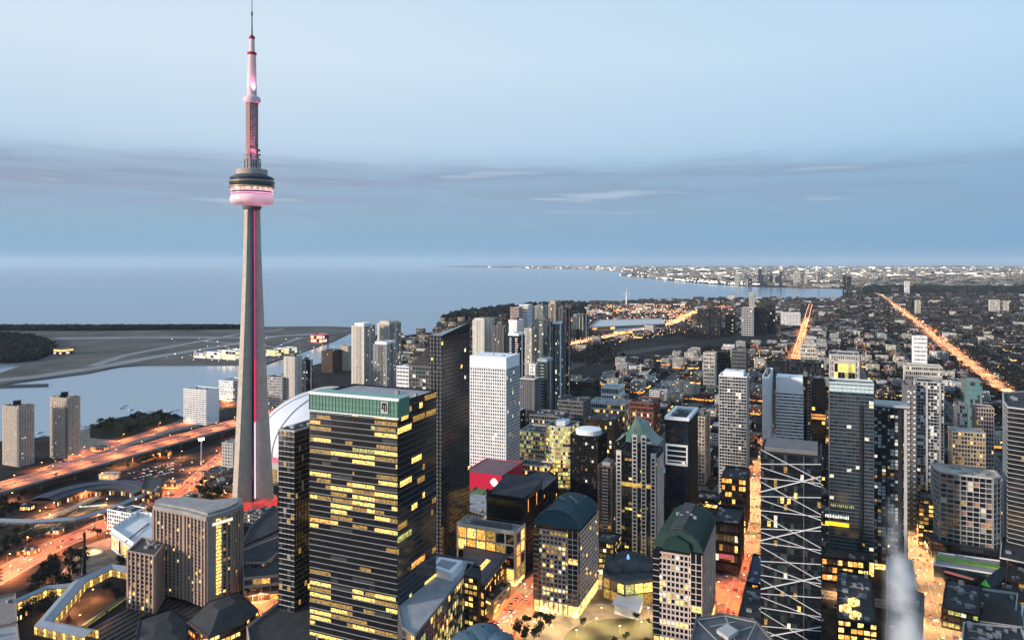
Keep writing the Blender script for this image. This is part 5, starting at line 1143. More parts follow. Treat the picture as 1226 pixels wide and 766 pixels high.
# 56 far landmark towers
for a, b_, yb, yt, c, lab in ((897, 903, 376, 351, c_cream, 'pale twin apartment slab standing alone near the far shore'), (835, 850, 400, 371, c_dark, 'dark green slab left in the far row by the expressway'), (852, 862, 402, 369, c_dark, 'black slab second in the far row by the expressway'),
        (868, 880, 398, 375, c_brown, 'brown slab in the middle of the far row by the expressway'), (888, 902, 402, 369, c_lgrey, 'pale glass block in the far row by the expressway'), (903, 918, 401, 369, c_dark, 'dark block right of the pale glass one in the far row'), (918, 928, 399, 366, c_dark, 'rightmost dark block of the far row by the expressway'),
        (935, 958, 392, 375, c_white, 'long low white shed left of the far end of the orange street'), (1096, 1102, 376, 360, c_cream, 'small pale tower left of the pair beyond the avenue'), (1185, 1197, 375, 360, c_cream, 'pale slab left of the pair near the right edge far off'), (1198, 1208, 375, 361, c_cream, 'pale slab right of the pair near the right edge far off'),
        (1083, 1089, 352, 337, c_white, 'single white tower beyond the bay at the far avenue end'), (1009, 1013, 357, 330, c_dark, 'left one of the two dark towers at the mouth of the far bay'), (1014, 1019, 357, 331, c_dark, 'right one of the two dark towers at the mouth of the far bay'),
        (1178, 1184, 480, 420, c_grey, '')):
    if lab: T(lab, a, b_, yb, yt, c, P1_, 12, depth=30, seed=200 + a, bay=6, nu=1, sp=.35, pw=1.6)
rg = random.Random(17)
for k in range(46):                                       # towers of the far suburb across the bay
    x = rg.gauss(935, 22) if k < 30 else rg.uniform(850, 1210); yb = rg.uniform(339, 343.5) if k < 30 else rg.uniform(333, 338); h = rg.uniform(7, 17) if k < 30 else rg.uniform(3, 8)
    w_ = rg.uniform(2.5, 5); T('far off tower in the hazy cluster across the bay' if k < 30 else 'far off tower block on the hazy horizon right of the bay', x, x + w_, yb, yb - h, rg.choice([c_cream, c_grey, c_dark, c_grey]), P1_, 8, depth=60, seed=300 + k, bay=14, nu=0, sp=.35, pw=3,
      group='towers of the far suburb' if k < 30 else 'tower blocks on the horizon')

# ------------------------------------------------------------------ lower left: roundhouse, aquarium hall, glazed walkway
def roundhouse():
    c = G(112, 606); o = (*c, 0); root = empty('roundhouse', o, 'half ring shaped locomotive roundhouse with dark roof and lit doors', 'roundhouse')
    a0, a1 = R(28), R(188); R0, R1 = 40, 66
    HERO.append([(c[0] + 70 * math.cos(a), c[1] + 70 * math.sin(a)) for a in np.linspace(0, 2 * math.pi, 14, endpoint=False)])
    q = MB(); q.lathe(c, [(R0, 0), (R0, 8)], 36, 0, a0, a1); q.lathe(c, [(R1, 0), (R1, 9)], 36, 0, a0, a1)
    for a in (a0, a1): q.quad((c[0] + R0 * math.cos(a), c[1] + R0 * math.sin(a), 0), (c[0] + R1 * math.cos(a), c[1] + R1 * math.sin(a), 0), (c[0] + R1 * math.cos(a), c[1] + R1 * math.sin(a), 9), (c[0] + R0 * math.cos(a), c[1] + R0 * math.sin(a), 8))
    q.build('wall', c_brown, root, o)
    q = MB(); q.lathe(c, [(R0 - 1.2, 8.0), (R0 + 7, 10.2), (R0 + 7.02, 11.6), (R1 - 8, 12.4), (R1 + 1.5, 9)], 48, 0, a0, a1); q.build('roof', mat('roundhouse roof', (.06, .065, .085), .6), root, o)
    for k in range(30):
        a = a0 + (a1 - a0) * (k + .5) / 30; q = MB(); q.obox((c[0] + (R0 - .25) * math.cos(a), c[1] + (R0 - .25) * math.sin(a)), a, .4, 1.5, .3, 4.6); q.build('door', [l_wht, g_black, g_black, l_dim][k % 4], root, o)
    q = MB(); q.lathe(c, [(R1 + 14, .06), (R1 + 22, .06)], 40, 0, R(20), R(185)); 
    t = empty('turntable', (*c, 0), 'railway turntable with a pale lit deck in front of the roundhouse doors', 'turntable'); q = MB(); q.lathe(c, [(14, .15), (14, .4), (.1, .4)], 32); q.build('pit_deck', r_dark, t, o)
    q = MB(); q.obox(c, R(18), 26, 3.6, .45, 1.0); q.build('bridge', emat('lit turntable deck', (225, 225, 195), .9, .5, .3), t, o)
roundhouse()
low('brick end block of the roundhouse at its right', [(170, 586), (192, 590), (194, 573), (174, 571)], 14, c_brown, nf=3, seed=181, lit=.2, nu=2)
# aquarium hall with big pale faceted roof
hp_ = GP([(134, 637), (160, 655), (192, 652), (196, 620), (165, 618)], 16)
b = building('hall with a big pale folded roof and glowing glass walls left of the hotel', 'aquarium hall', hp_, 16, 1, 6, c_white, [(l_shop, 60), (l_org, 25), (g_black, 10)], sp=.1, pw=.8, seed=182, roof=r_light, nu=0)
ob = tuple(b.location); e = inset(ccw(hp_), -2.2); cc = (sum(p[0] for p in e) / 5 + 4, sum(p[1] for p in e) / 5 + 6); q = MB()
for k in range(5): q.tri((*e[k], 16.4), (*e[(k + 1) % 5], 16.4), (*cc, 21))
for k in range(5): q.quad((*e[k], 15.2), (*e[(k + 1) % 5], 15.2), (*e[(k + 1) % 5], 16.4), (*e[k], 16.4))
q.build('folded_roof', mat('pale metal roof', (.55, .57, .60), .45, .2, .08), b, ob)
q = MB(); q.bar((*G(150, 652, 16), 18.5), (*cc, 21.6), .8); q.bar((*G(172, 634, 16), 18.6), (*G(182, 628, 16), 18), .9); q.build('roof_slot', m_black, b, ob)
# glazed walkway in angular segments
def walkway(name, label, px, z, w, glow=True, gh=6):
    pts = GP(px, z); o = (*pts[0], 0); root = empty(name, o, label, 'walkway'); HERO_PTS.append((pts, w))
    l_, r_ = strip_poly(pts, w); q = MB(); 
    for i in range(len(pts) - 1):
        A, B, Cc, D = r_[i], r_[i + 1], l_[i + 1], l_[i]; mA, mB = pts[i], pts[i + 1]
        q.quad((*A, z), (*B, z), (*mB, z + 2.2), (*mA, z + 2.2)); q.quad((*mA, z + 2.2), (*mB, z + 2.2), (*Cc, z), (*D, z)); q.quad((*A, z - .5), (*B, z - .5), (*B, z), (*A, z)); q.quad((*Cc, z - .5), (*D, z - .5), (*D, z), (*Cc, z))
    q.build('roof', mat('walkway roof panels', (.27, .30, .34), .4, .3, .12), root, o)
    q = MB(); fr_ = MB()
    for s in (r_, l_):
        d = densify(s, 3)
        for i in range(len(d) - 1): q.quad((*d[i], z - gh), (*d[i + 1], z - gh), (*d[i + 1], z - .5), (*d[i], z - .5), (i * 7) % 3)
        for i in range(0, len(d)): fr_.bar((*d[i], z - gh - .2), (*d[i], z - .4), .3)
        for zz in (z - gh - .2, z - gh * .55, z - .5):
            for i in range(len(d) - 1): fr_.bar((*d[i], zz), (*d[i + 1], zz), .3)
    q.build('glazing', [l_yel, l_dim, l_dim] if glow else [c_grey, g_black, c_grey], root, o); fr_.build('frame', m_steel, root, o)
    q = MB()
    for p in densify(pts, 22): q.obox(p, .4, 1.1, 1.1, 0, z - gh)
    for i in range(len(pts) - 1): q.quad((*l_[i], z - gh - .3), (*l_[i + 1], z - gh - .3), (*r_[i + 1], z - gh - .3), (*r_[i], z - gh - .3))
    q.build('support', c_grey, root, o)
walkway('glazed_walkway', 'angular raised glass walkway with a pale grey roof glowing yellow at its sides', [(110, 758), (52, 746), (95, 696), (133, 678), (160, 682)], 16, 11)
walkway('glazed_walkway', 'second slim arm of the raised glass walkway sloping down to the left', [(92, 700), (55, 704), (14, 722)], 12, 5)
walkway('footbridge', 'long pale curved footbridge crossing the dark rail yard', [(-20, 622), (40, 624), (90, 621), (125, 612), (160, 597), (184, 588)], 9, 6, False, 1.8)
# black thin chimney by the walkway
q0 = empty('chimney', (*G(101, 690), 0), 'slim black chimney stack beside the bend of the glass walkway', 'chimney'); c = G(101, 690); q = MB(); q.lathe(c, [(1.6, 0), (1.3, 26), (1.0, 27), (1.0, 38)], 12); q.build('stack', m_black, q0, tuple(q0.location)); q = MB(); q.lathe(c, [(2.6, 0), (2.6, 2), (1.6, 2.4)], 12); q.build('base', c_grey, q0, tuple(q0.location))
# oval lit skylight plaza
q0 = empty('plaza_canopy', (*G(108, 664), 0), 'oval glowing skylight in the paved square above the walkway', 'skylight'); c = G(108, 664); o = tuple(q0.location); q = MB()
q.prism([(c[0] + 11 * math.cos(a), c[1] + 9 * math.sin(a)) for a in np.linspace(0, 6.28, 24, endpoint=False)], 0, 2.2); q.build('rim', c_lgrey, q0, o); q = MB(); q.prism([(c[0] + 9 * math.cos(a), c[1] + 7 * math.sin(a)) for a in np.linspace(0, 6.28, 24, endpoint=False)], 2, 2.3); q.build('glazing', l_shop, q0, o)
field('square_paving', [(70, 690), (95, 655), (140, 640), (160, 660), (130, 680), (100, 700)], m_pave, .045)
low('grey slab roofed block at the left edge of the bottom', [(-20, 760), (20, 745), (18, 712), (-30, 722)], 12, c_taupe, nf=2, seed=183, lit=.1, nu=1, roof=mat('taupe roof', (.25, .21, .20), .8))
low('pale roofed block in the bottom left corner', [(-20, 800), (24, 780), (20, 748), (-30, 756)], 14, c_taupe, nf=2, seed=184, lit=.1, nu=1, roof=r_light)
for k, (px, py, w_, d_, h_, c_, lab) in enumerate(((30, 665, 16, 9, 4, c_brown, 'small dark shed on the near side of the boulevard at the left edge'), (22, 612, 26, 10, 5, c_dark, 'long dark rail shed left of the roundhouse'), (60, 640, 18, 8, 4, c_grey, 'grey rail shed under the footbridge'), (128, 575, 20, 12, 6, c_cream, 'cream pavilion between expressway and roundhouse'),
        (205, 585, 18, 12, 6, c_pink, 'pinkish kiosk block between roundhouse and boulevard'), (228, 600, 14, 10, 5, c_cream, 'small cream building below the boulevard bend'), (10, 745, 16, 10, 5, c_dark, 'dark shed behind the bottom left slab roof'), (118, 540, 22, 12, 5, c_lgrey, 'grey quay shed beside the raised ramp'), (190, 548, 24, 12, 7, c_red, 'red lit pavilion below the expressway'))):
    cX, cY = G(px, py); pl = [(cX - w_ / 2, cY), (cX + w_ / 2, cY), (cX + w_ / 2, cY + d_), (cX - w_ / 2, cY + d_)]
    building(lab, 'small building', pl, h_, 1, 3, c_, palx(.6, warm=(l_shop, l_org)), seed=800 + k, nu=2, roof=r_dark, sp=.3, pw=.6)
# floodlight mast by the expressway
q0 = empty('floodlight_mast', (*G(241, 556), 0), 'tall floodlight mast glaring white between the expressway and the boulevard', 'floodlight'); c = G(241, 556); o = tuple(q0.location)
q = MB(); q.lathe(c, [(1.1, 0), (.6, 34)], 10); q.build('mast', c_lgrey, q0, o); q = MB(); q.obox(c, R(20), 7, 1.5, 33, 35.4, 0, None); q.build('lamp_bank', emat('floodlight bank', (255, 250, 235), 26), q0, o)
# fairground halls
zf = 22
b = low('long low exhibition hall with a vast pale roof at the fairground', [(704, 392.5), (797, 388.5), (791, 382), (716, 383.5)], 26, c_lgrey, nf=2, bay=20, seed=185, lit=.2, nu=0, roof=mat('pale hall roof', (.5, .51, .52), .6, var=.05))
b = low('smaller arched fairground hall with a glowing front beside the vast pale one', [(735, 397), (770, 396), (768, 388), (738, 388)], 20, c_cream, nf=2, bay=14, seed=186, lit=.8, nu=0, warm=(l_org, l_shop), roof=r_light)
rg = random.Random(9)
for k in range(70):
    x = rg.uniform(688, 822); y = rg.uniform(367, 383) if x > 720 else rg.uniform(375, 388)
    if y > 378 - (x - 760) * .05 and 700 < x < 800: y -= 6
    p = G(x, y); m_ = [c_cream, c_white, c_red, c_pink][k % 4]; w_, d_ = rg.uniform(26, 60), rg.uniform(25, 60)
    poly = [(p[0] - w_ / 2, p[1]), (p[0] + w_ / 2, p[1]), (p[0] + w_ / 2, p[1] + d_), (p[0] - w_ / 2, p[1] + d_)]; h = rg.uniform(9, 18)
    building('pale fairground pavilion among the halls behind the expressway', 'pavilion', poly, h, 2, 9, m_, [(l_shop, 25), (l_org, 25), (g_black, 50)], seed=600 + k, nu=0, roof=[r_light, r_grey, r_brown][k % 3], group='pavilions of the fairground', sp=.3, pw=1.5, parapet=0)
def turbine(px, py, ptop, label, s=1.0):
    c = G(px, py); H = zat(ptop, c[1]); o = (*c, 0); r = empty('wind_turbine', o, label, 'wind turbine'); q = MB(); q.lathe(c, [(5 * s, 0), (2.8 * s, H)], 10); q.build('mast', c_white, r, o)
    q = MB(); q.bar((c[0], c[1] - 6, H), (c[0], c[1] + 6, H), 5 * s); q.build('nacelle', c_white, r, o)
    for k in range(3):
        a = R(85 + 120 * k); q = MB(); q.bar((c[0], c[1] - 7, H), (c[0] + math.cos(a) * H * .3, c[1] - 7, H + math.sin(a) * H * .3), 2.2 * s); q.build('blade', c_white, r, o)
turbine(750, 366, 350, 'white wind turbine on the lakeshore behind the fairground')

# ------------------------------------------------------------------ filling the blocks
HBB = [(min(p[0] for p in h), max(p[0] for p in h), min(p[1] for p in h), max(p[1] for p in h), h) for h in HERO]
RSEG = [(a, b, w) for pts, w in ROADS + HERO_PTS for a, b in zip(pts, pts[1:])]
LBB = LAND
GRID = {}
for i_, (a, b, w) in enumerate(RSEG):
    for gx in range(int(min(a[0], b[0]) - w - 60) // 200, int(max(a[0], b[0]) + w + 60) // 200 + 1):
        for gy in range(int(min(a[1], b[1]) - w - 60) // 200, int(max(a[1], b[1]) + w + 60) // 200 + 1): GRID.setdefault((gx, gy), []).append(i_)
def free(x, y, r, parks=True, heroes=True):
    if not inpoly(x, y, LAND): return False
    if parks:
        for p in PARKS:
            if inpoly(x, y, p): return False
    if heroes:
        for x0, x1, y0, y1, h in HBB:
            if x0 - r < x < x1 + r and y0 - r < y < y1 + r:
                if inpoly(x, y, h): return False
                for k in range(len(h)):
                    if segd(x, y, h[k - 1], h[k]) < r: return False
    for i in GRID.get((int(x) // 200, int(y) // 200), ()):
        a, b, w = RSEG[i]
        if segd(x, y, a, b) < w + r * .72: return False
    return True
def hidden(x, y, z):
    px, py = pj(x, y, z)
    for x0, x1, yt_, Y in HBOX:
        if Y < y and x0 + 2 < px < x1 - 2 and py > yt_ + 2: return True
    return False
def inview(x, y, z=0, mx_=30):
    if y < 200: return False
    px, py = pj(x, y, z); return -mx_ < px < 1226 + mx_ and py < 800
class BOXES:                                             # many far boxes with facade uv
    def __init__(s): s.v = []; s.f = []; s.m = []; s.uv = []
    def add(s, x, y, w, d, h, a, wm, rm, rg, z0=0, gable=0):
        ca, sa = math.cos(a), math.sin(a); i = len(s.v); q = [(x + ca * p - sa * r_, y + sa * p + ca * r_) for p, r_ in ((-w / 2, -d / 2), (w / 2, -d / 2), (w / 2, d / 2), (-w / 2, d / 2))]
        s.v += [(*p, z0) for p in q] + [(*p, h) for p in q]; L4 = (w, d, w, d); ou = rg.randint(0, 400) * 3.2; ov_ = rg.randint(0, 60) * 3.4
        for k in range(4):
            j = (k + 1) % 4; s.f.append((i + k, i + j, i + 4 + j, i + 4 + k)); s.m.append(wm); s.uv += [ou, ov_, ou + L4[k], ov_, ou + L4[k], ov_ + h, ou, ov_ + h]
        if gable:
            m0 = ((q[0][0] + q[3][0]) / 2, (q[0][1] + q[3][1]) / 2, h + gable); m1 = ((q[1][0] + q[2][0]) / 2, (q[1][1] + q[2][1]) / 2, h + gable); s.v += [m0, m1]
            s.f += [(i + 4, i + 5, i + 9, i + 8), (i + 6, i + 7, i + 8, i + 9)]; s.m += [rm, rm]; s.uv += [0] * 16
            s.f += [(i + 7, i + 4, i + 8), (i + 5, i + 6, i + 9)]; s.m += [wm, wm]; s.uv += [0.1] * 12
        else: s.f.append((i + 4, i + 5, i + 6, i + 7)); s.m.append(rm); s.uv += [0] * 8
    def build(s, name, mats, label=None):
        me = bpy.data.meshes.new(name); me.from_pydata(s.v, [], s.f)
        for m in mats: me.materials.append(m)
        me.polygons.foreach_set('material_index', s.m); ul = me.uv_layers.new(name='UVMap'); ul.data.foreach_set('uv', s.uv); me.update()
        o = bpy.data.objects.new(name, me); C.objects.link(o); return tag(o, label, kind='stuff')
fm = [p_dark, p_brick, p_pale, p_grey, p_glow, r_dark, r_grey, r_light, r_brown]

# prototypes of the ordinary low blocks
rgp = random.Random(23); PROT = []
looks = [('dark brick', c_brown, r_dark), ('pale stone', c_lgrey, r_grey), ('grey concrete', c_grey, r_grey), ('black clad', c_dark, r_dark), ('cream rendered', c_cream, r_grey), ('red brick', c_red, r_brown), ('white fronted', c_white, r_dark), ('brown brick', c_brown, r_grey)]
for k in range(20):
    nm, wm, rm = looks[k % len(looks)]; w = rgp.uniform(17, 30); d = rgp.uniform(18, 34); nf_ = rgp.choice((2, 3, 3, 4, 5, 7)); h = nf_ * 3.7 + 1; lit = rgp.choice((.03, .07, .16, .05))
    poly = [(-w / 2, -d / 2), (w / 2, -d / 2), (w / 2, d / 2), (-w / 2, d / 2)]
    if k % 4 == 2: poly = [(-w / 2, -d / 2), (w / 2, -d / 2), (w / 2, d * .1), (w * .1, d * .1), (w * .1, d / 2), (-w / 2, d / 2)]
    size = 'low' if nf_ < 4 else 'mid height'
    b = building('p', 'city block building', poly, h, nf_, 3.4, wm, palx(lit, w=(60, 25, 15), warm=(l_yel, l_wht, l_wht, l_dim)), sp=.4, pw=.9, seed=400 + k, roof=rm, nu=5 + k % 6, lobby=3.4 if k % 2 else 0, lobbym=l_org if k % 4 == 1 else l_shop, hero=False, name='low_rise', core=c_dark)
    PROT.append([b, f'{size} {nm} flat roofed building', math.hypot(w, d) / 2, False, (w, d, nf_)])
ZP_ = [('in the blocks left of the orange lit street', lambda x, y: touv(x, y)[1] > 75 and y < 1500), ('between the orange lit street and the pale avenue', lambda x, y: -78 < touv(x, y)[1] <= 75 and y < 1500), ('in the blocks right of the pale avenue', lambda x, y: y < 1500),
       ('in the far blocks toward the dark park', lambda x, y: touv(x, y)[1] > 75), ('in the far blocks on the right', lambda x, y: True)]
FB = BOXES(); TREES_CAND = []; LIGHTS = []
cands = []
rgf = random.Random(31); ang_u = math.atan2(U[1], U[0])
u = 470.0
while u < 3000:
    st = 34 + (u > 1800) * 8
    v = -3000.0
    while v < 700:
        x, y = uv(u + rgf.uniform(-6, 6), v + rgf.uniform(-4, 4)); v += 30 + (u > 1800) * 8
        if not inview(x, y): continue
        cands.append((y, x, rgf.random(), rgf.random(), rgf.randint(0, 19)))
    u += st
cands.sort(); made = 0
nfar = 0
for y, x, r1, r2, k in cands:
    resid = touv(x, y)[1] < -340 and y > 1000
    P = PROT[k]; rr = P[2]
    if r1 < (.36 if not resid else .78):
        TREES_CAND.append((x, y)); continue
    if not free(x, y, rr * .86): TREES_CAND.append((x, y)); continue
    if made < 300 and not hidden(x, y, P[4][2] * 3.7):
        zone = next(s for s, f in ZP_ if f(x, y)); sc = (1, 1, 1) if y < 1500 else (1.1, 1.1, 1)
        lab = f'{P[1]} {zone}'; grp = 'ordinary blocks of the street grid'; rz = ang_u + (math.pi if r2 > .5 else 0)
        if not P[3]:
            P[3] = True; P[0].location = (x, y, 0); P[0].rotation_euler = (0, 0, rz); P[0]['label'] = lab; P[0]['group'] = grp
        else: copy_thing(P[0], (x, y, 0), rz, lab, grp)
        made += 1
    else:
        rgb = random.Random(int(x * 7 + y)); wm = rgb.choice((0, 0, 1, 0, 3, 2)); rm = rgb.choice((5, 5, 6, 5, 7, 8))
        FB.add(x, y, P[4][0] * 1.1, P[4][1] * 1.1, P[4][2] * 3.6 * (1 if rgb.random() > .04 else 3), ang_u, wm, rm, rgb); nfar += 1
for P in PROT:
    if not P[3]:
        for ch in list(P[0].children_recursive): bpy.data.objects.remove(ch)
        bpy.data.objects.remove(P[0])
# houses of the right hand suburb
def make_house(k):
    rg = random.Random(k); w, d, h = rg.uniform(8, 12), rg.uniform(9, 13), rg.uniform(5, 7)
    r = empty('house', (0, 0, 0), 'h', 'house', 'houses of the tree filled suburb'); wm = [c_brown, c_red, c_cream, c_white, c_lgrey][k % 5]; rm = [r_dark, r_brown, r_grey, r_light][k % 4]
    q = MB(); q.prism([(-w / 2, -d / 2), (w / 2, -d / 2), (w / 2, d / 2), (-w / 2, d / 2)], 0, h); q.tri((-w / 2, -d / 2, h), (w / 2, -d / 2, h), (0, -d / 2, h + 3)); q.tri((w / 2, d / 2, h), (-w / 2, d / 2, h), (0, d / 2, h + 3)); q.build('wall', wm, r)
    e = .5; q = MB(); q.quad((0, -d / 2 - e, h + 3.1), (0, d / 2 + e, h + 3.1), (-w / 2 - e, d / 2 + e, h - .3), (-w / 2 - e, -d / 2 - e, h - .3)); q.quad((0, d / 2 + e, h + 3.1), (0, -d / 2 - e, h + 3.1), (w / 2 + e, -d / 2 - e, h - .3), (w / 2 + e, d / 2 + e, h - .3)); q.build('roof', rm, r)
    q = MB(); q.obox((w * .25, d * .2), 0, .9, .9, h, h + 4); q.build('chimney', c_brown, r)
    for sx in (-.25, .25):
        for zz in (1, 3.8):
            q = MB(); q.obox((w * sx, -d / 2), 0, 1.6, .16, zz, zz + 1.4); q.build('window', l_wht if (k + int(zz)) % 3 == 0 else g_black, r)
    return [r, ['dark brown brick', 'red brick', 'cream', 'white', 'grey'][k % 5] + ' gabled house', False]
HOUSES = [make_house(k) for k in range(10)]; HB = BOXES(); hm = 0; nh = 0
rgh = random.Random(77); hc = []
u = 900.0
while u < 6500:
    st = 17 + u * .012; v = -6500.0
    while v < -100:
        x, y = uv(u + rgh.uniform(-4, 4), v + rgh.uniform(-4, 4)); v += st * .9
        if y > 950 and inview(x, y) and (touv(x, y)[1] < -330 or y > 2600): hc.append((y, x, rgh.random(), rgh.randint(0, 9)))
    u += st
hc.sort()
for y, x, r1, k in hc:
    if r1 < .45: TREES_CAND.append((x, y)); continue
    if not free(x, y, 9): continue
    if hm < 300 and not hidden(x, y, 8):
        H_ = HOUSES[k]; lab = H_[1] + (' among bare trees right of the pale avenue' if y < 1500 else ' among bare trees of the suburb beyond')
        if not H_[2]: H_[2] = True; H_[0].location = (x, y, 0); H_[0].rotation_euler = (0, 0, ang_u + math.pi / 2 * (r1 > .7)); H_[0]['label'] = lab
        else: copy_thing(H_[0], (x, y, 0), ang_u + math.pi / 2 * (r1 > .7), lab)
        hm += 1
    else:
        rgb = random.Random(int(x * 3 + y)); big = 1 + (y > 2500) * .5 + (y > 4500) * .6
        HB.add(x, y, 9 * big, 11 * big, 6.5 * big, ang_u + (r1 > .7) * 1.57, rgb.choice((0, 1, 1, 0, 2, 3)), rgb.choice((5, 8, 5, 8, 5, 6, 7)), rgb, gable=3 * big); nh += 1
for H_ in HOUSES:
    if not H_[2]:
        for ch in list(H_[0].children): bpy.data.objects.remove(ch)
        bpy.data.objects.remove(H_[0])
HB.build('distant_houses', fm)
# farther city up to the far shore
rgd = random.Random(5)
for k in range(5200):
    y = 2300 * math.exp(rgd.random() * 1.15); px = rgd.uniform(640, 1250); x = (px - CX) / PX * y
    if px > 1010 and rgd.random() < .45: continue
    if free(x, y, 14):
        h = rgd.choice((7, 9, 11, 14, 18)) * (1 if rgd.random() > .03 else 2.6); s = 1 + y / 9000
        FB.add(x, y, rgd.uniform(12, 34) * s, rgd.uniform(12, 34) * s, h, ang_u, rgd.choice((0, 0, 1, 2, 3, 0, 1)), rgd.choice((5, 5, 5, 6, 7, 8)), rgd)
for k in range(900):                                       # lakeshore strip left of the fairground
    px = rgd.uniform(430, 700); py = rgd.uniform(366, 470); x, y = G(px, py)
    if free(x, y, 14): FB.add(x, y, rgd.uniform(15, 35), rgd.uniform(15, 35), rgd.choice((8, 12, 16, 22)), ang_u, rgd.choice((0, 1, 2, 3, 4)), rgd.choice((5, 6, 7)), rgd)
for k in range(3600):                                      # suburb across the bay
    py = 319.2 + 25 * rgd.random() ** 1.6; px = rgd.uniform(560 + (py - 319) * 16, 1250); x, y = G(px, py)
    if px > 1015 and py > 345: continue
    if inpoly(x, y, LAND): FB.add(x, y, rgd.uniform(40, 120) * (y / 12000 + .4), 60, rgd.uniform(10, 26) * (1 + y / 20000), 0, rgd.choice((0, 2, 3, 4, 4)), rgd.choice((6, 7, 7, 5)), rgd)
FB.build('distant_buildings', fm)

# ------------------------------------------------------------------ trees
m_leaf = [mat('olive foliage', (.045, .05, .022), .8, var=.4, scale=.5), mat('dark bare twigs', (.016, .015, .015), .9, var=.35, scale=.5), mat('green foliage', (.05, .075, .02), .8, var=.35, scale=.5), mat('dark evergreen foliage', (.010, .015, .013), .8, var=.35, scale=.5)]
m_bark = mat('bark', (.05, .04, .032), .9)
def crown_mesh(k, n, H, Rr, ls, mi):
    rg = np.random.RandomState(k); cl = []
    for _ in range(9): cl.append((rg.normal(0, Rr * .42), rg.normal(0, Rr * .42), H * rg.uniform(.45, .85), Rr * rg.uniform(.35, .6)))
    vs, fs = [], []
    for i in range(n):
        c = cl[rg.randint(len(cl))]; d = rg.normal(0, 1, 3); d /= np.linalg.norm(d); r_ = c[3] * rg.uniform(.55, 1.05)
        p = np.array((c[0], c[1], c[2])) + d * r_ * (1, 1, .8); a = rg.normal(0, 1, 3); a /= np.linalg.norm(a); b = np.cross(a, rg.normal(0, 1, 3)); b /= np.linalg.norm(b); s = ls * rg.uniform(.6, 1.3)
        j = len(vs); vs += [tuple(p - a * s), tuple(p + b * s * .7), tuple(p + a * s), tuple(p - b * s * .7)]; fs.append((j, j + 1, j + 2, j + 3))
    me = bpy.data.meshes.new('crown'); me.from_pydata(vs, [], fs); me.materials.append(m_leaf[mi]); me.update(); return me
def make_tree(k, H, mi, n=420):
    r = empty('tree', (0, 0, 0), 't', 'tree'); o = bpy.data.objects.new('crown', crown_mesh(k, n, H, H * .38, .55, mi)); C.objects.link(o); o.parent = r
    q = MB(); q.lathe((0, 0), [(.32, 0), (.22, H * .35), (.12, H * .6)], 7); rg = random.Random(k)
    for _ in range(6):
        a = rg.uniform(0, 6.28); q.bar((0, 0, H * rg.uniform(.28, .45)), (math.cos(a) * H * .25, math.sin(a) * H * .25, H * rg.uniform(.6, .78)), .13)
    q.build('trunk', m_bark, r); return r
TP4 = [make_tree(1, 9, 0), make_tree(2, 11, 1, 300), make_tree(3, 8, 2), make_tree(4, 12, 3), make_tree(5, 7, 0)]
tn = [0]; used_t = set()
def plant(x, y, k, label, group, s=1.0):
    if tn[0] >= 295: return
    rz = (x * 13.7 + y) % 6.28; tn[0] += 1
    if k not in used_t: used_t.add(k); t_ = TP4[k]; t_.location = (x, y, 0); t_['label'] = label; t_['group'] = group; t_.scale = (s, s, s)
    else: copy_thing(TP4[k], (x, y, 0), rz, label, group, s)
rgt = random.Random(41)
def scatter(pxpoly, n, ks, label, group, s=(.8, 1.3), chk=True):
    p = GP(pxpoly); xs = [a[0] for a in p]; ys = [a[1] for a in p]; m = 0
    for _ in range(n * 12):
        if m >= n: break
        x, y = rgt.uniform(min(xs), max(xs)), rgt.uniform(min(ys), max(ys))
        if inpoly(x, y, p) and (not chk or free(x, y, 3, parks=False)): plant(x, y, rgt.choice(ks), label, group, rgt.uniform(*s)); m += 1
scatter([(108, 511), (150, 500), (214, 498), (205, 511), (165, 524), (115, 522)], 46, (0, 2, 3), 'round park tree on the green point beside the harbour', 'trees of the harbour park', (1.1, 1.7))
scatter([(20, 745), (60, 690), (95, 690), (60, 742)], 14, (3, 1), 'dark tree inside the bend of the glass walkway', 'trees by the glass walkway', (1, 1.5))
scatter([(32, 720), (60, 682), (100, 668), (95, 690), (60, 715)], 12, (3, 1), 'dark tree on the slope above the glass walkway', 'trees above the glass walkway', (1, 1.5))
scatter([(155, 735), (225, 705), (240, 740), (190, 766)], 8, (3, 1), 'dark tree at the foot of the hotel', 'trees below the hotel', (.8, 1.2))
scatter([(600, 735), (632, 722), (665, 735), (655, 766), (600, 790)], 16, (2, 0), 'green lit tree at the left edge of the plaza', 'trees of the plaza', (.7, 1.1))
scatter([(690, 752), (730, 742), (800, 750), (800, 790), (690, 790)], 8, (2, 3), 'small tree on the dark oval lawn of the plaza', 'trees of the plaza lawn', (.6, .9))
scatter([(215, 592), (270, 575), (275, 600), (235, 612)], 12, (0, 3), 'bushy tree beside the boulevard near the tower foot', 'trees near the tower foot', (.9, 1.3))
scatter([(1098, 640), (1120, 640), (1148, 690), (1138, 700)], 22, (1, 0), 'street tree lining the right side of the pale avenue', 'street trees of the pale avenue', (.8, 1.2))
scatter([(640, 468), (740, 462), (760, 480), (700, 492), (640, 488)], 40, (1, 3, 0), 'bare tree on the railside lawns', 'trees of the railside lawns', (1, 1.5))
scatter([(788, 528), (835, 470), (850, 470), (835, 530)], 24, (1, 0), 'bare tree in the middle blocks left of the white framed tower', 'trees of the middle blocks', (1, 1.5))
scatter([(0, 600), (60, 590), (70, 600), (10, 640), (-10, 640)], 18, (3, 1), 'dark tree in the black yard left of the roundhouse', 'trees left of the roundhouse', (.9, 1.3))
scatter([(0, 650), (60, 628), (110, 615), (100, 628), (40, 655), (0, 672)], 18, (3, 1, 0), 'dark tree between the footbridge and the boulevard', 'trees below the footbridge', (.8, 1.2))
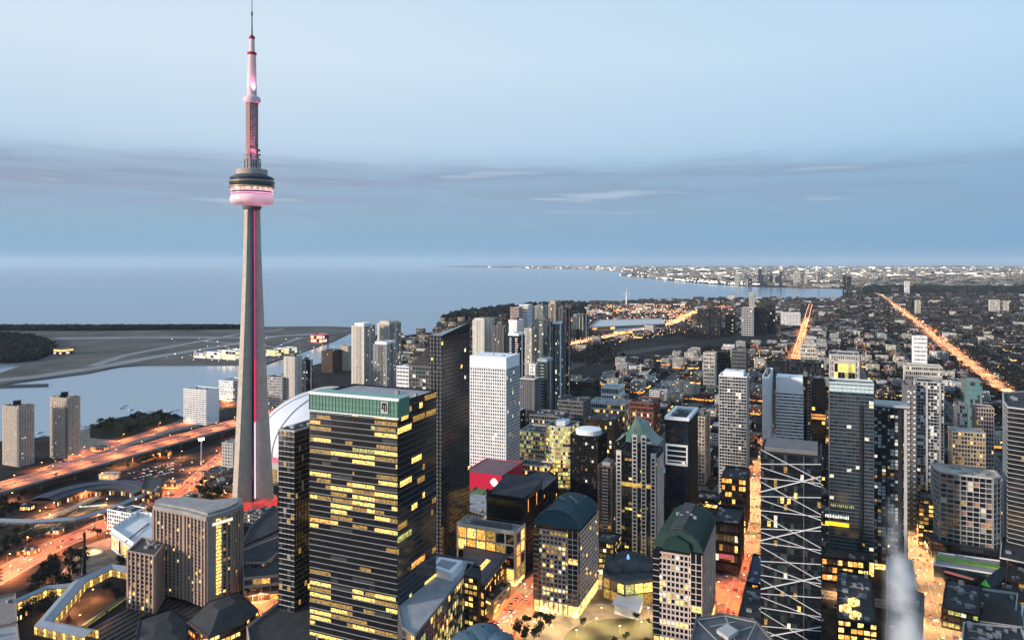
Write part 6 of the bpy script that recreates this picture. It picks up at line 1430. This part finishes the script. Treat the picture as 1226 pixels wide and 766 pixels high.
scatter([(130, 700), (155, 692), (160, 720), (125, 745)], 6, (3, 1), 'dark tree between walkway and hotel', 'trees between walkway and hotel', (.8, 1.1))
scatter([(20, 572), (120, 556), (190, 545), (190, 552), (100, 572), (20, 590)], 22, (0, 3, 2), 'tree in the strip below the elevated expressway', 'trees below the expressway', (.8, 1.2))
for x, y in sorted([t for t in TREES_CAND if free(t[0], t[1], 3) and not hidden(t[0], t[1], 8)], key=lambda t: t[1]): plant(x, y, rgt.choice((0, 1, 1, 3)), 'dark winter tree between the ordinary blocks', 'trees scattered through the blocks', rgt.uniform(.8, 1.4))
for k in range(5):
    if k not in used_t:
        for ch in list(TP4[k].children): bpy.data.objects.remove(ch)
        bpy.data.objects.remove(TP4[k])
def canopy(name, pts, H0, H1, mi, seed, q=5, ls=2.2):
    rg = np.random.RandomState(seed); n = len(pts); P = np.array(pts, float); tot = n * q
    base = np.repeat(P, q, 0); hh = np.repeat(rg.uniform(H0, H1, n), q); c = np.zeros((tot, 3)); c[:, :2] = base + rg.normal(0, 1, (tot, 2)) * (hh * .24)[:, None]; c[:, 2] = hh * rg.uniform(.2, .95, tot)
    a = rg.normal(0, 1, (tot, 3)); a /= np.linalg.norm(a, axis=1)[:, None]; b = np.cross(a, rg.normal(0, 1, (tot, 3))); b /= np.linalg.norm(b, axis=1)[:, None]; s = (ls * rg.uniform(.6, 1.4, tot))[:, None]
    vs = np.stack([c - a * s, c + b * s * .8, c + a * s, c - b * s * .8], 1).reshape(-1, 3); me = bpy.data.meshes.new(name); me.vertices.add(len(vs)); me.vertices.foreach_set('co', vs.ravel())
    me.loops.add(tot * 4); me.loops.foreach_set('vertex_index', np.arange(tot * 4)); me.polygons.add(tot); me.polygons.foreach_set('loop_start', np.arange(0, tot * 4, 4)); me.polygons.foreach_set('loop_total', np.full(tot, 4)); me.materials.append(m_leaf[mi]); me.update(); me.validate()
    o = bpy.data.objects.new(name, me); C.objects.link(o); return tag(o, kind='stuff')
tp = [t for t in TREES_CAND if t[1] > 1100 and free(t[0], t[1], 4)]
for k in range(16000):
    y = 1300 * math.exp(rgd.random() * 1.7); px = rgd.uniform(620, 1250) if rgd.random() < .35 else rgd.uniform(985, 1250); x = (px - CX) / PX * y
    if free(x, y, 5): tp.append((x, y))
canopy('suburb_tree_canopy', tp, 8, 15, 1, 3, 16, 1.9)
tp = []
for k in range(2600):
    px, py = rgd.uniform(650, 940), rgd.uniform(396, 437); x, y = G(px, py)
    if any(inpoly(x, y, p) for p in PARKS[:2]) and (math.sin(x * .012) + math.sin(y * .006 + x * .004) > .3): tp.append((x, y))
canopy('park_woods', tp, 7, 13, 1, 4, 14, 2.2)
tp = []
for k in range(5000):
    px = rgd.uniform(-40, 66); py = rgd.uniform(401, 436)
    if (px / 66) ** 2 + ((py - 418) / 17) ** 2 < 1.0: tp.append(G(px, py))
for k in range(6000):
    px = rgd.uniform(-40, 300); py = rgd.uniform(392.3, 396 - max(0, px - 120) * .012)
    tp.append(G(px, py))
canopy('island_woods', tp, 7, 17, 3, 6, 14, 3.0)
tp = []
for k in range(5000):
    px = rgd.uniform(1035, 1250); py = rgd.uniform(333, 352); x, y = G(px, py)
    if inpoly(x, y, LAND): tp.append((x, y))
for k in range(1500): 
    px = rgd.uniform(525, 700); py = rgd.uniform(365, 384); x, y = G(px, py)
    if inpoly(x, y, LAND) and y > 3300: tp.append((x, y))
canopy('far_woods', tp, 16, 30, 3, 7, 12, 9)

# ------------------------------------------------------------------ lamps
ORG = (1.0, .36, .13); YEL = (1.0, .52, .19); WRM = (1.0, .66, .30)
e_head = {'o': emat('lamp glass orange', (255, 190, 120), 14), 'y': emat('lamp glass warm', (255, 225, 170), 14)}
LP = {}
def lamp_proto(key, H, energy, col, em, arm=2.2):
    r = empty('street_lamp', (0, 0, 0), 'l', 'street lamp'); q = MB(); q.lathe((0, 0), [(.16, 0), (.09, H)], 6); q.bar((0, 0, H), (arm, 0, H + .3), .12); q.build('pole', m_steel, r)
    q = MB(); q.obox((arm, 0), 0, .9, .5, H + .05, H + .35); hd = q.build('lamp_head', em, r)
    if energy:
        l = bpy.data.lights.new('lamp_light', 'SPOT'); l.energy = energy; l.color = col; l.spot_size = R(160); l.spot_blend = .35; l.shadow_soft_size = .35
        lo_ = bpy.data.objects.new('lamp_light', l); C.objects.link(lo_); lo_.parent = r; lo_.location = (arm, 0, H - .1)
    LP[key] = [r, False]
K = 4.4
lamp_proto('o', 9, 14000 * K, ORG, e_head['o']); lamp_proto('y', 9, 60000 * K, YEL, e_head['y']); lamp_proto('far', 12, 110000 * K, ORG, e_head['o']); lamp_proto('w', 5, 75000 * K, WRM, e_head['y'], .1); lamp_proto('r', 9, 34000 * K, (1.0, .23, .07), e_head['o'])
lamp_proto('d', 8, 11000 * K, YEL, e_head['y']); nl = [0]
def lamp(key, x, y, rz, label, group, z=0):
    P = LP[key]; nl[0] += 1
    if not P[1]: P[1] = True; P[0].location = (x, y, z); P[0].rotation_euler = (0, 0, rz); P[0]['label'] = label; P[0]['group'] = group
    else: copy_thing(P[0], (x, y, z), rz, label, group)
def lamps_along(pts, w, step, key, label, group, z=0, y0=500, y1=3000, both=True, off=1.2):
    fine = densify(pts, 1.0); acc = step; side = 1
    for a, b in zip(fine, fine[1:]):
        l = math.hypot(b[0] - a[0], b[1] - a[1]); acc += l
        if acc >= step and y0 < a[1] < y1 and inview(a[0], a[1]):
            acc = 0; dx, dy = (b[0] - a[0]) / l, (b[1] - a[1]) / l
            if not hidden(a[0], a[1], 12):
                lamp(key, a[0] - dy * side * (w / 2 + off), a[1] + dx * side * (w / 2 + off), math.atan2(dx * -side, dy * side), label, group, z)
            side = -side
lamps_along(st_king, 20, 22, 'r', 'nearer lamp post along the orange street right of centre', 'near street lamps of the orange street', y0=520, y1=690)
lamps_along(st_king, 20, 22, 'y', 'lamp post along the orange street right of centre', 'street lamps of the orange street', y0=690, y1=900)
lamps_along(st_king, 17, 40, 'far', 'farther lamp post along the orange street right of centre', 'far street lamps of the orange street', y0=900, y1=3600)
lamps_along(st_adel, 15, 24, 'y', 'lamp post along the pale lit avenue toward the bottom right', 'street lamps of the pale avenue', y0=480, y1=1400)
lamps_along(st_well, 16, 22, 'r', 'lamp post on the short red lit street by the plaza', 'street lamps of the red lit street', y0=520, y1=800)
lamps_along(st_brem, 22, 26, 'r', 'lamp post along the orange boulevard curving to the tower foot', 'street lamps of the boulevard', y0=500, y1=1200)
lamps_along(st_low, 26, 40, 'r', 'lamp post along the shore road behind the expressway', 'street lamps of the shore road', y0=700, y1=1900)
lamps_along(st_front, 18, 24, 'r', 'lamp post on the street between hotel and dark slab', 'street lamps beside the hotel', y0=480, y1=800)
lamps_along(st_coll, 24, 60, 'far', 'lamp post along the wide diagonal avenue at the right', 'street lamps of the diagonal avenue', y0=1400, y1=5000)
lamps_along(gard_pts, 40, 44, 'r', 'lamp post on the elevated expressway', 'expressway lamp posts', z=12, y0=700, y1=1600, off=-20)
lamps_along(gard_pts, 40, 42, 'far', 'lamp post on the far part of the elevated expressway', 'far expressway lamp posts', z=12, y0=2000, y1=4300, off=-20)
for k, px in enumerate(((628, 706), (650, 735), (668, 722), (690, 740), (706, 718), (720, 735), (700, 700), (716, 690), (790, 745), (800, 735), (812, 755), (742, 757), (768, 752), (690, 762), (660, 757), (776, 735), (800, 765), (640, 752), (612, 745), (830, 758), (714, 748), (746, 722), (680, 707))):
    lamp('w', *G(*px), 0, 'low globe lamp on the paved plaza by the vaulted office blocks', 'plaza lamps')
# lower strength side street lamps
for u_, v0, v1 in ((655, -420, 60), (770, -500, 60), (905, -600, 60), (1050, -500, 200), (1230, -500, 300)):
    lamps_along([uv(u_, v0), uv(u_, v1)], 9, 46, 'd', 'lamp post on one of the dim cross streets', 'cross street lamps', y0=500, y1=1500)
lamps_along([G(60, 625), G(150, 600)], 4, 30, 'd', 'lamp post in the dark rail yard by the roundhouse', 'yard lamps', y0=500, y1=1500)
for px in ((62, 612), (52, 618), (45, 622), (80, 688), (25, 672), (70, 667), (30, 655), (92, 752), (78, 735), (108, 720), (180, 550), (200, 556), (216, 548), (150, 556), (228, 562), (262, 580), (258, 756), (285, 740), (300, 728), (316, 722), (250, 748), (140, 560), (120, 575), (205, 582), (225, 596), (238, 590), (10, 690), (45, 700), (125, 650), (148, 668), (12, 600), (100, 598), (268, 600), (110, 548), (85, 552)):
    lamp('o', *G(*px), 1.0, 'orange lamp standing alone in the lower left yards and squares', 'yard lamps of the lower left')
print('lamps', nl[0], 'lowrise', made, 'far', nfar, 'houses', hm, nh, 'trees', tn[0])
# innumerable far lights
lv, lf, lm = [], [], []
def far_light(x, y, z, s, m, sy=None, sz=None):
    i = len(lv); sy = sy or s; sz = sz or s
    lv.extend([(x - s, y, z), (x, y - sy, z), (x + s, y, z), (x, y + sy, z), (x, y, z - sz), (x, y, z + sz)])
    for t_ in ((0, 1, 5), (1, 2, 5), (2, 3, 5), (3, 0, 5), (1, 0, 4), (2, 1, 4), (3, 2, 4), (0, 3, 4)): lf.append(tuple(i + q for q in t_)); lm.append(m)
for k in range(6500):
    y = 700 * math.exp(rgd.random() * 2.1); px = rgd.uniform(560, 1240); x = (px - CX) / PX * y
    if px < 985 and y > 2900 and rgd.random() < .4: continue
    if free(x, y, 2, heroes=y < 1500): far_light(x, y, rgd.uniform(3, 9), .42 * (.35 + y / 2300) * rgd.uniform(.5, 1.2), rgd.choice((0, 0, 0, 1, 1, 2)))
for p in densify(gard_pts, 13):
    if p[1] > 2000:
        for s_ in (-18, 0, 18): far_light(p[0] + rgd.uniform(-6, 6), p[1] + s_, 17 + rgd.uniform(-2, 3), rgd.uniform(.9, 1.7), 2)
for k in range(420):
    py = rgd.choice((rgd.uniform(321, 324), rgd.uniform(326.5, 331.5), rgd.uniform(327, 331))); px = rgd.uniform(800, 1250); x, y = G(px, py)
    if inpoly(x, y, LAND): far_light(x, y, 14, rgd.uniform(60, 260), rgd.choice((0, 0, 1)), 40, y * .0009 * rgd.uniform(.4, 1))
for k in range(700):
    p = rgd.choice(gard_pts[len(gard_pts) // 2:]); far_light(p[0] + rgd.gauss(0, 60), p[1] + rgd.gauss(0, 60), rgd.uniform(6, 13), rgd.uniform(.8, 2), rgd.choice((2, 2, 1)))
for k in range(500):
    px, py = rgd.uniform(690, 825), rgd.uniform(367, 388); x, y = G(px, py); far_light(x, y, rgd.uniform(5, 16), rgd.uniform(1, 2.6), rgd.choice((2, 0, 2)))
fk = densify(uline(70, 2200, 5000), 14)
for p in fk:
    for s_ in (-9, 9): far_light(p[0] + V[0] * s_, p[1] + V[1] * s_, 9, .6 + p[1] / 5000, 2)
fk = densify([G(1190, 461), G(1125, 407), G(1060, 357), G(1022, 338), G(985, 332)], 16)
for p in fk:
    for s_ in ((rgd.choice((-10, 0, 9)),) if rgd.random() < .6 else ()): far_light(p[0] + V[0] * s_ + rgd.uniform(-3, 3), p[1] + V[1] * s_, rgd.uniform(3, 10), .6 + p[1] / 4200, rgd.choice((2, 2, 1)))
for k in range(70): px, py = rgd.uniform(200, 400), rgd.uniform(405, 434); x, y = G(px, py); far_light(x, y, 5, rgd.uniform(.5, 1.6), rgd.choice((0, 0, 1, 2)))
for k in range(3200):
    py = 319.5 + 22 * rgd.random() ** 1.3; px = rgd.uniform(560 + (py - 319) * 14, 1250) if py < 341 else rgd.uniform(830, 1010); x, y = G(px, py)
    if inpoly(x, y, LAND) and not (px > 1060 and 336 < py): far_light(x, y, 12, rgd.uniform(.6, 1.6) * y / 700, rgd.choice((0, 0, 1)), 30, y * .0011 * rgd.uniform(.3, .9))
me = bpy.data.meshes.new('distant_city_lights'); me.from_pydata(lv, [], lf)
for m_ in (emat('far light white', (255, 244, 228), 3.0), emat('far light warm', (255, 225, 180), 2.6), emat('far light orange', (255, 160, 105), 2.4)): me.materials.append(m_)
me.polygons.foreach_set('material_index', lm); me.update(); o = bpy.data.objects.new('distant_city_lights', me); C.objects.link(o); tag(o, kind='stuff')
# terminal buildings on the island
for k, (x0, x1, yb, h, c, s) in enumerate(((232, 246, 429, 8, c_white, 'leftmost lit airport shed on the island'), (248, 264, 430, 12, c_white, 'second lit airport hangar on the island'), (266, 282, 431, 16, c_white, 'largest lit airport terminal on the island'), (316, 330, 427, 11, c_cream, 'airport hangar just right of the tall tower'), (332, 346, 424, 10, c_white, 'small airport hangar nearer the channel'), (372, 386, 411, 14, mat('cladding tinted by pink light', (.5, .12, .16), .6), 'pink lit airport building by the channel'), (64, 74, 425, 10, c_red, 'small red lit airport shed beside the island woods'))):  # pink light on the channel building is put into its cladding colour
    T(s, x0, x1, yb, yb - h * .62, c, palx(.75, warm=(l_shop, l_wht)), 2, bay=12, depth=36, seed=700 + k, cat='airport building', nu=1, sp=.3, pw=1, parapet=0, roof=r_light)

# ------------------------------------------------------------------ cars
def make_car(k, col):
    r = empty('parked_car', (0, 0, 0), 'c', 'car'); r.name = 'car'; q = MB()
    prof = [(-2.2, .35), (-2.2, .85), (-1.9, 1.0), (-1.3, 1.05), (-.7, 1.5), (.7, 1.52), (1.25, 1.02), (2.0, .9), (2.25, .7), (2.25, .35)]
    w = .9; L_ = [(x, -w, z) for x, z in prof]; Rr_ = [(x, w, z) for x, z in prof]
    for i in range(len(prof)): j = (i + 1) % len(prof); q.quad(L_[j], L_[i], Rr_[i], Rr_[j])
    q.ngon(L_); q.ngon(list(reversed(Rr_))); q.build('body', col, r)
    q = MB(); 
    for s in (-1, 1): q.quad((-1.2, s * (w + .01), 1.05), (1.15, s * (w + .01), 1.05), (.65, s * (w + .01), 1.45), (-.65, s * (w + .01), 1.45))
    q.quad((1.28, -.8, 1.03), (1.28, .8, 1.03), (.74, .75, 1.5), (.74, -.75, 1.5)); q.quad((-1.34, .8, 1.06), (-1.34, -.8, 1.06), (-.74, -.75, 1.5), (-.74, .75, 1.5)); q.build('windows', g_black, r)
    for s in (-1, 1):
        q = MB(); q.obox((2.24, s * .62), 0, .1, .36, .6, .82); q.build('headlight', m_hl, r); q = MB(); q.obox((-2.22, s * .62), 0, .1, .4, .68, .88); q.build('taillight', m_tl, r)
        for x in (-1.4, 1.4):
            q = MB(); n = 10
            ring = [(x + .34 * math.cos(t), .34 + .34 * math.sin(t)) for t in np.linspace(0, 2 * math.pi, n, endpoint=False)]
            q.ngon([(a, s * .93, z) for a, z in ring]); 
            for i in range(n): j = (i + 1) % n; q.quad((*[ring[i][0], s * .93], ring[i][1]), (ring[j][0], s * .93, ring[j][1]), (ring[j][0], s * .72, ring[j][1]), (ring[i][0], s * .72, ring[i][1]))
            q.build('wheel', m_black, r)
    return [r, False]
m_hl = emat('headlight', (255, 240, 205), 5); m_tl = emat('taillight', (255, 50, 30), 3)
for m_ in (m_hl, m_tl): m_.cycles.emission_sampling = 'NONE'
CARS = [make_car(k, c) + [n] for k, (c, n) in enumerate(((mat('silver car paint', (.45, .46, .48), .3, .5, 0), 'silver'), (mat('black car paint', (.02, .02, .022), .25, .2, 0), 'black'), (mat('white car paint', (.7, .7, .7), .3, .1, 0), 'white'), (mat('red car paint', (.3, .02, .02), .3, .2, 0), 'red'), (mat('blue car paint', (.03, .06, .16), .3, .2, 0), 'blue')))]
rgc = random.Random(51); nc = 0
def cars_along(pts, offs, gap, where, z=.09, y0=500, y1=1500):
    global nc
    fine = densify(pts, 1.0)
    for off in offs:
        l_, r_ = strip_poly(fine, 2 * abs(off)); q = l_ if off > 0 else r_; nxt = rgc.uniform(0, gap); s = 0
        for a, b in zip(q, q[1:]):
            l = math.hypot(b[0] - a[0], b[1] - a[1]); s += l
            if s > nxt and y0 < a[1] < y1 and inview(a[0], a[1], 0, 0):
                s = 0; nxt = rgc.uniform(gap * .5, gap * 1.5)
                if hidden(a[0], a[1], 4) or nc > 230: continue
                c = rgc.choice(CARS); an = math.atan2(b[1] - a[1], b[0] - a[0]) + (0 if off < 0 else math.pi); lab = f'{c[2]} car {where}'; nc += 1
                if not c[1]: c[1] = True; c[0].location = (a[0], a[1], z); c[0].rotation_euler = (0, 0, an); c[0]['label'] = lab; c[0]['group'] = 'cars on the lit streets'
                else: copy_thing(c[0], (a[0], a[1], z), an, lab, 'cars on the lit streets')
cars_along(st_king, (-2.1, 2.1, 6.5, -6.5), 26, 'on the orange street right of centre')
cars_along(st_adel, (-5.6, 5.6, 1.9, -1.9), 26, 'on the pale lit avenue at the bottom right')
cars_along(st_well, (-2, 2, 6), 18, 'on the short red lit street by the plaza', y1=800)
cars_along(st_brem, (-2.8, 2.8, 8.2, -8.2), 40, 'on the orange boulevard left of the tower foot')
cars_along(gard_pts, (-4, -8, -12, 4, 8, 12), 55, 'on the elevated expressway left of the tower', z=12.03, y1=1400)
cars_along(st_low, (-3, 3, 9, -9), 45, 'on the shore road behind the expressway')
cars_along(st_front, (-2.5, 2.5, 7), 22, 'on the street between hotel and dark slab')

# parked cars in the lots of the lower left, trains on the tracks
def lot(px4, nu_, nv_, where, cap):
    global nc
    a, b, c, d = GP(px4); m = 0
    for i in range(nu_):
        for j in range(nv_):
            if rgc.random() < .28 or m >= cap: continue
            s_, t_ = (i + .5) / nu_, (j + .5) / nv_
            x = (a[0] * (1 - s_) + b[0] * s_) * (1 - t_) + (d[0] * (1 - s_) + c[0] * s_) * t_; y = (a[1] * (1 - s_) + b[1] * s_) * (1 - t_) + (d[1] * (1 - s_) + c[1] * s_) * t_
            q = rgc.choice(CARS)
            if not q[1]: continue
            copy_thing(q[0], (x, y, .06), math.atan2(V[1], V[0]) + rgc.choice((0, math.pi)), f'{q[2]} car {where}', 'parked cars of the lower left'); m += 1
mo_, mt_ = m_hl, m_tl
lot([(150, 566), (212, 552), (226, 562), (165, 578)], 14, 4, 'parked in the lot between the expressway and the boulevard', 44)
lot([(60, 548), (96, 540), (100, 548), (66, 557)], 8, 3, 'parked on the quay beside the beige towers', 18)
def coach(k):
    r = empty('railway_coach', (0, 0, 0), 't', 'railway coach'); q = MB(); L_ = 24; pr = [(-1.5, .9), (-1.5, 3.2), (-1.1, 3.9), (1.1, 3.9), (1.5, 3.2), (1.5, .9)]
    A_ = [(-L_ / 2, y, z) for y, z in pr]; B_ = [(L_ / 2, y, z) for y, z in pr]
    for i in range(6): j = (i + 1) % 6; q.quad(A_[i], A_[j], B_[j], B_[i])
    q.ngon(A_); q.ngon(B_[::-1]); q.build('body', mat('coach green', (.06, .14, .10), .5) if k else mat('coach silver', (.4, .41, .42), .4, .4), r)
    q = MB()
    for s_ in (-1, 1): q.quad((-L_ / 2 + 1, s_ * 1.52, 2.1), (L_ / 2 - 1, s_ * 1.52, 2.1), (L_ / 2 - 1, s_ * 1.52, 3.0), (-L_ / 2 + 1, s_ * 1.52, 3.0))
    q.build('window_band', l_dim, r)
    for x in (-8, 8): q = MB(); q.obox((x, 0), 0, 3, 2.2, .25, .95); q.build('bogie', m_black, r)
    return r
for k, (a, b, n, lab) in enumerate((((108, 602), (30, 634), 3, 'silver coach standing in the rail yard by the roundhouse'), ((112, 746), (168, 706), 4, 'green coach on the tracks passing under the walkway'), ((178, 752), (150, 772), 1, 'green coach at the bottom left tracks'))):
    A_, B_ = G(*a), G(*b); an = math.atan2(B_[1] - A_[1], B_[0] - A_[0]); P_ = coach(k % 2)
    for i in range(n):
        p = (A_[0] + math.cos(an) * 25.2 * i, A_[1] + math.sin(an) * 25.2 * i, .28)
        if i == 0: P_.location = p; P_.rotation_euler = (0, 0, an); P_['label'] = lab; P_['group'] = 'coaches ' + lab.split(' coach ')[1]
        else: copy_thing(P_, p, an)

# ------------------------------------------------------------------ boats in the harbour
def make_boat(k):
    r = empty('sailing_boat', (0, 0, 0), 'b', 'boat'); q = MB(); L_ = 11; prof = [(-L_ / 2, 1.5), (-L_ * .1, 1.9), (L_ * .25, 1.3), (L_ / 2, .05)]
    for s in (-1, 1):
        for (x0, w0), (x1, w1) in zip(prof, prof[1:]):
            f = [(x0, s * w0, 1.3), (x1, s * w1, 1.3), (x1, s * w1 * .5, 0), (x0, s * w0 * .5, 0)]; q.quad(*(f if s < 0 else f[::-1]))
    q.ngon([(x, -w, 1.3) for x, w in prof] + [(x, w, 1.3) for x, w in reversed(prof)]); q.quad((-L_ / 2, 1.5, 1.3), (-L_ / 2, -1.5, 1.3), (-L_ / 2, -.75, 0), (-L_ / 2, .75, 0)); q.build('hull', c_white, r)
    q = MB(); q.obox((-.5, 0), 0, 4, 2, 1.3, 2.1); q.build('cabin', c_lgrey, r); q = MB(); q.lathe((.8, 0), [(.12, 1.3), (.08, 14)], 6); q.bar((.8, 0, 2.9), (-4, 0, 2.7), .14); q.build('mast', c_white, r); return r
bt = make_boat(0); first = True; rgb = random.Random(4)
for k, px in enumerate(((146, 487), (150, 484), (157, 489), (103, 509), (212, 489), (205, 491), (198, 492), (262, 474), (268, 471), (251, 477), (95, 508), (48, 516), (52, 520), (180, 491), (168, 493))):
    x, y = G(*px); lab = 'white sailing boat moored off the harbour park' if px[0] > 110 else 'white sailing boat moored between the beige towers'
    if first: bt.location = (x, y, -2.4); bt.rotation_euler = (0, 0, rgb.uniform(0, 3)); bt['label'] = lab; bt['group'] = 'moored sailing boats'; first = False
    else: copy_thing(bt, (x, y, -2.4), rgb.uniform(0, 3), lab, 'moored sailing boats')

# ------------------------------------------------------------------ steam plume
def steam():
    Y = 330.0; pts = [(1066, 590, 14), (1066, 625, 18), (1070, 660, 26), (1078, 700, 32), (1083, 740, 38), (1086, 790, 42), (1096, 900, 50)]
    q = MB(); n = 14; rows_ = [(((px - CX) / PX * Y, Y, zat(py, Y)), w * Y / PX) for px, py, w in pts]
    for c, r_ in rows_:
        for k in range(n): a = 2 * math.pi * k / n; q.v.append((c[0] + r_ * math.cos(a), c[1] + r_ * math.sin(a), c[2]))
    for i in range(len(rows_) - 1):
        for k in range(n): q.f.append((i * n + (k + 1) % n, i * n + k, (i + 1) * n + k, (i + 1) * n + (k + 1) % n)[::1]); q.m.append(0)
    q.f.append(tuple(range(n))); q.m.append(0); q.f.append(tuple(reversed(range((len(rows_) - 1) * n, len(rows_) * n)))); q.m.append(0)
    m = bpy.data.materials.new('steam'); m.use_nodes = True; t = m.node_tree; t.nodes.clear(); o_ = t.nodes.new('ShaderNodeOutputMaterial'); pv = t.nodes.new('ShaderNodeVolumePrincipled')
    pv.inputs['Color'].default_value = (1, 1, 1, 1); pv.inputs['Anisotropy'].default_value = .1
    g1 = t.nodes.new('ShaderNodeNewGeometry'); n1 = t.nodes.new('ShaderNodeTexNoise'); n1.inputs['Scale'].default_value = .09; n1.inputs['Detail'].default_value = 3; t.links.new(g1.outputs['Position'], n1.inputs[0])
    s1 = t.nodes.new('ShaderNodeSeparateXYZ'); t.links.new(g1.outputs['Position'], s1.inputs[0])
    m1 = t.nodes.new('ShaderNodeMapRange'); m1.inputs[1].default_value = 168; m1.inputs[2].default_value = 132; m1.inputs[3].default_value = 0; m1.inputs[4].default_value = .30; t.links.new(s1.outputs[2], m1.inputs[0])
    m2 = t.nodes.new('ShaderNodeMath'); m2.operation = 'MULTIPLY'; t.links.new(m1.outputs[0], m2.inputs[0]); t.links.new(n1.outputs[0], m2.inputs[1])
    def M(op, a, b=None):
        q_ = t.nodes.new('ShaderNodeMath'); q_.operation = op
        for k, v in enumerate((a, b)):
            if v is None: continue
            if isinstance(v, (int, float)): q_.inputs[k].default_value = v
            else: t.links.new(v, q_.inputs[k])
        return q_.outputs[0]
    dz = M('SUBTRACT', 165.0, s1.outputs[2]); ax = M('ADD', M('MULTIPLY', dz, .115), 170.0); rad = M('MAXIMUM', M('ADD', M('MULTIPLY', dz, .105), 5.0), 2.0)
    ddx = M('SUBTRACT', s1.outputs[0], ax); ddy = M('SUBTRACT', s1.outputs[1], Y); rr = M('DIVIDE', M('SQRT', M('ADD', M('MULTIPLY', ddx, ddx), M('MULTIPLY', ddy, ddy))), rad)
    fall = M('MAXIMUM', M('SUBTRACT', 1.0, rr), 0.0); sh = M('MAXIMUM', M('SUBTRACT', M('MULTIPLY', n1.outputs[0], 3.6), 1.2), .05)
    t.links.new(M('MULTIPLY', M('MULTIPLY', m1.outputs[0], M('MULTIPLY', fall, fall)), sh), pv.inputs['Density'])
    t.links.new(pv.outputs[0], o_.inputs['Volume']); o = q.build('steam_plume', m, None, (0, 0, 0)); bm = bmesh.new(); bm.from_mesh(o.data); bmesh.ops.recalc_face_normals(bm, faces=bm.faces); bm.to_mesh(o.data); bm.free(); tag(o, 'white column of steam rising in front of the striped residential tower', 'steam', kind='stuff'); return m
m_steam = steam()

# ------------------------------------------------------------------ haze
HAZE = 1.3e-5
if HAZE > 0:
    q = MB(); q.prism([(-60000, -1500), (60000, -1500), (60000, 60000), (-60000, 60000)], -9.5, 590, 0, None, True)
    m = bpy.data.materials.new('haze'); m.use_nodes = True; t = m.node_tree; t.nodes.clear(); o_ = t.nodes.new('ShaderNodeOutputMaterial'); pv = t.nodes.new('ShaderNodeVolumePrincipled')
    pv.inputs['Color'].default_value = (.72, .84, .97, 1); pv.inputs['Density'].default_value = HAZE; pv.inputs['Anisotropy'].default_value = 0; t.links.new(pv.outputs[0], o_.inputs['Volume'])
    tag(q.build('haze', m), 'thin blue evening haze over the city and lake', None, kind='stuff')
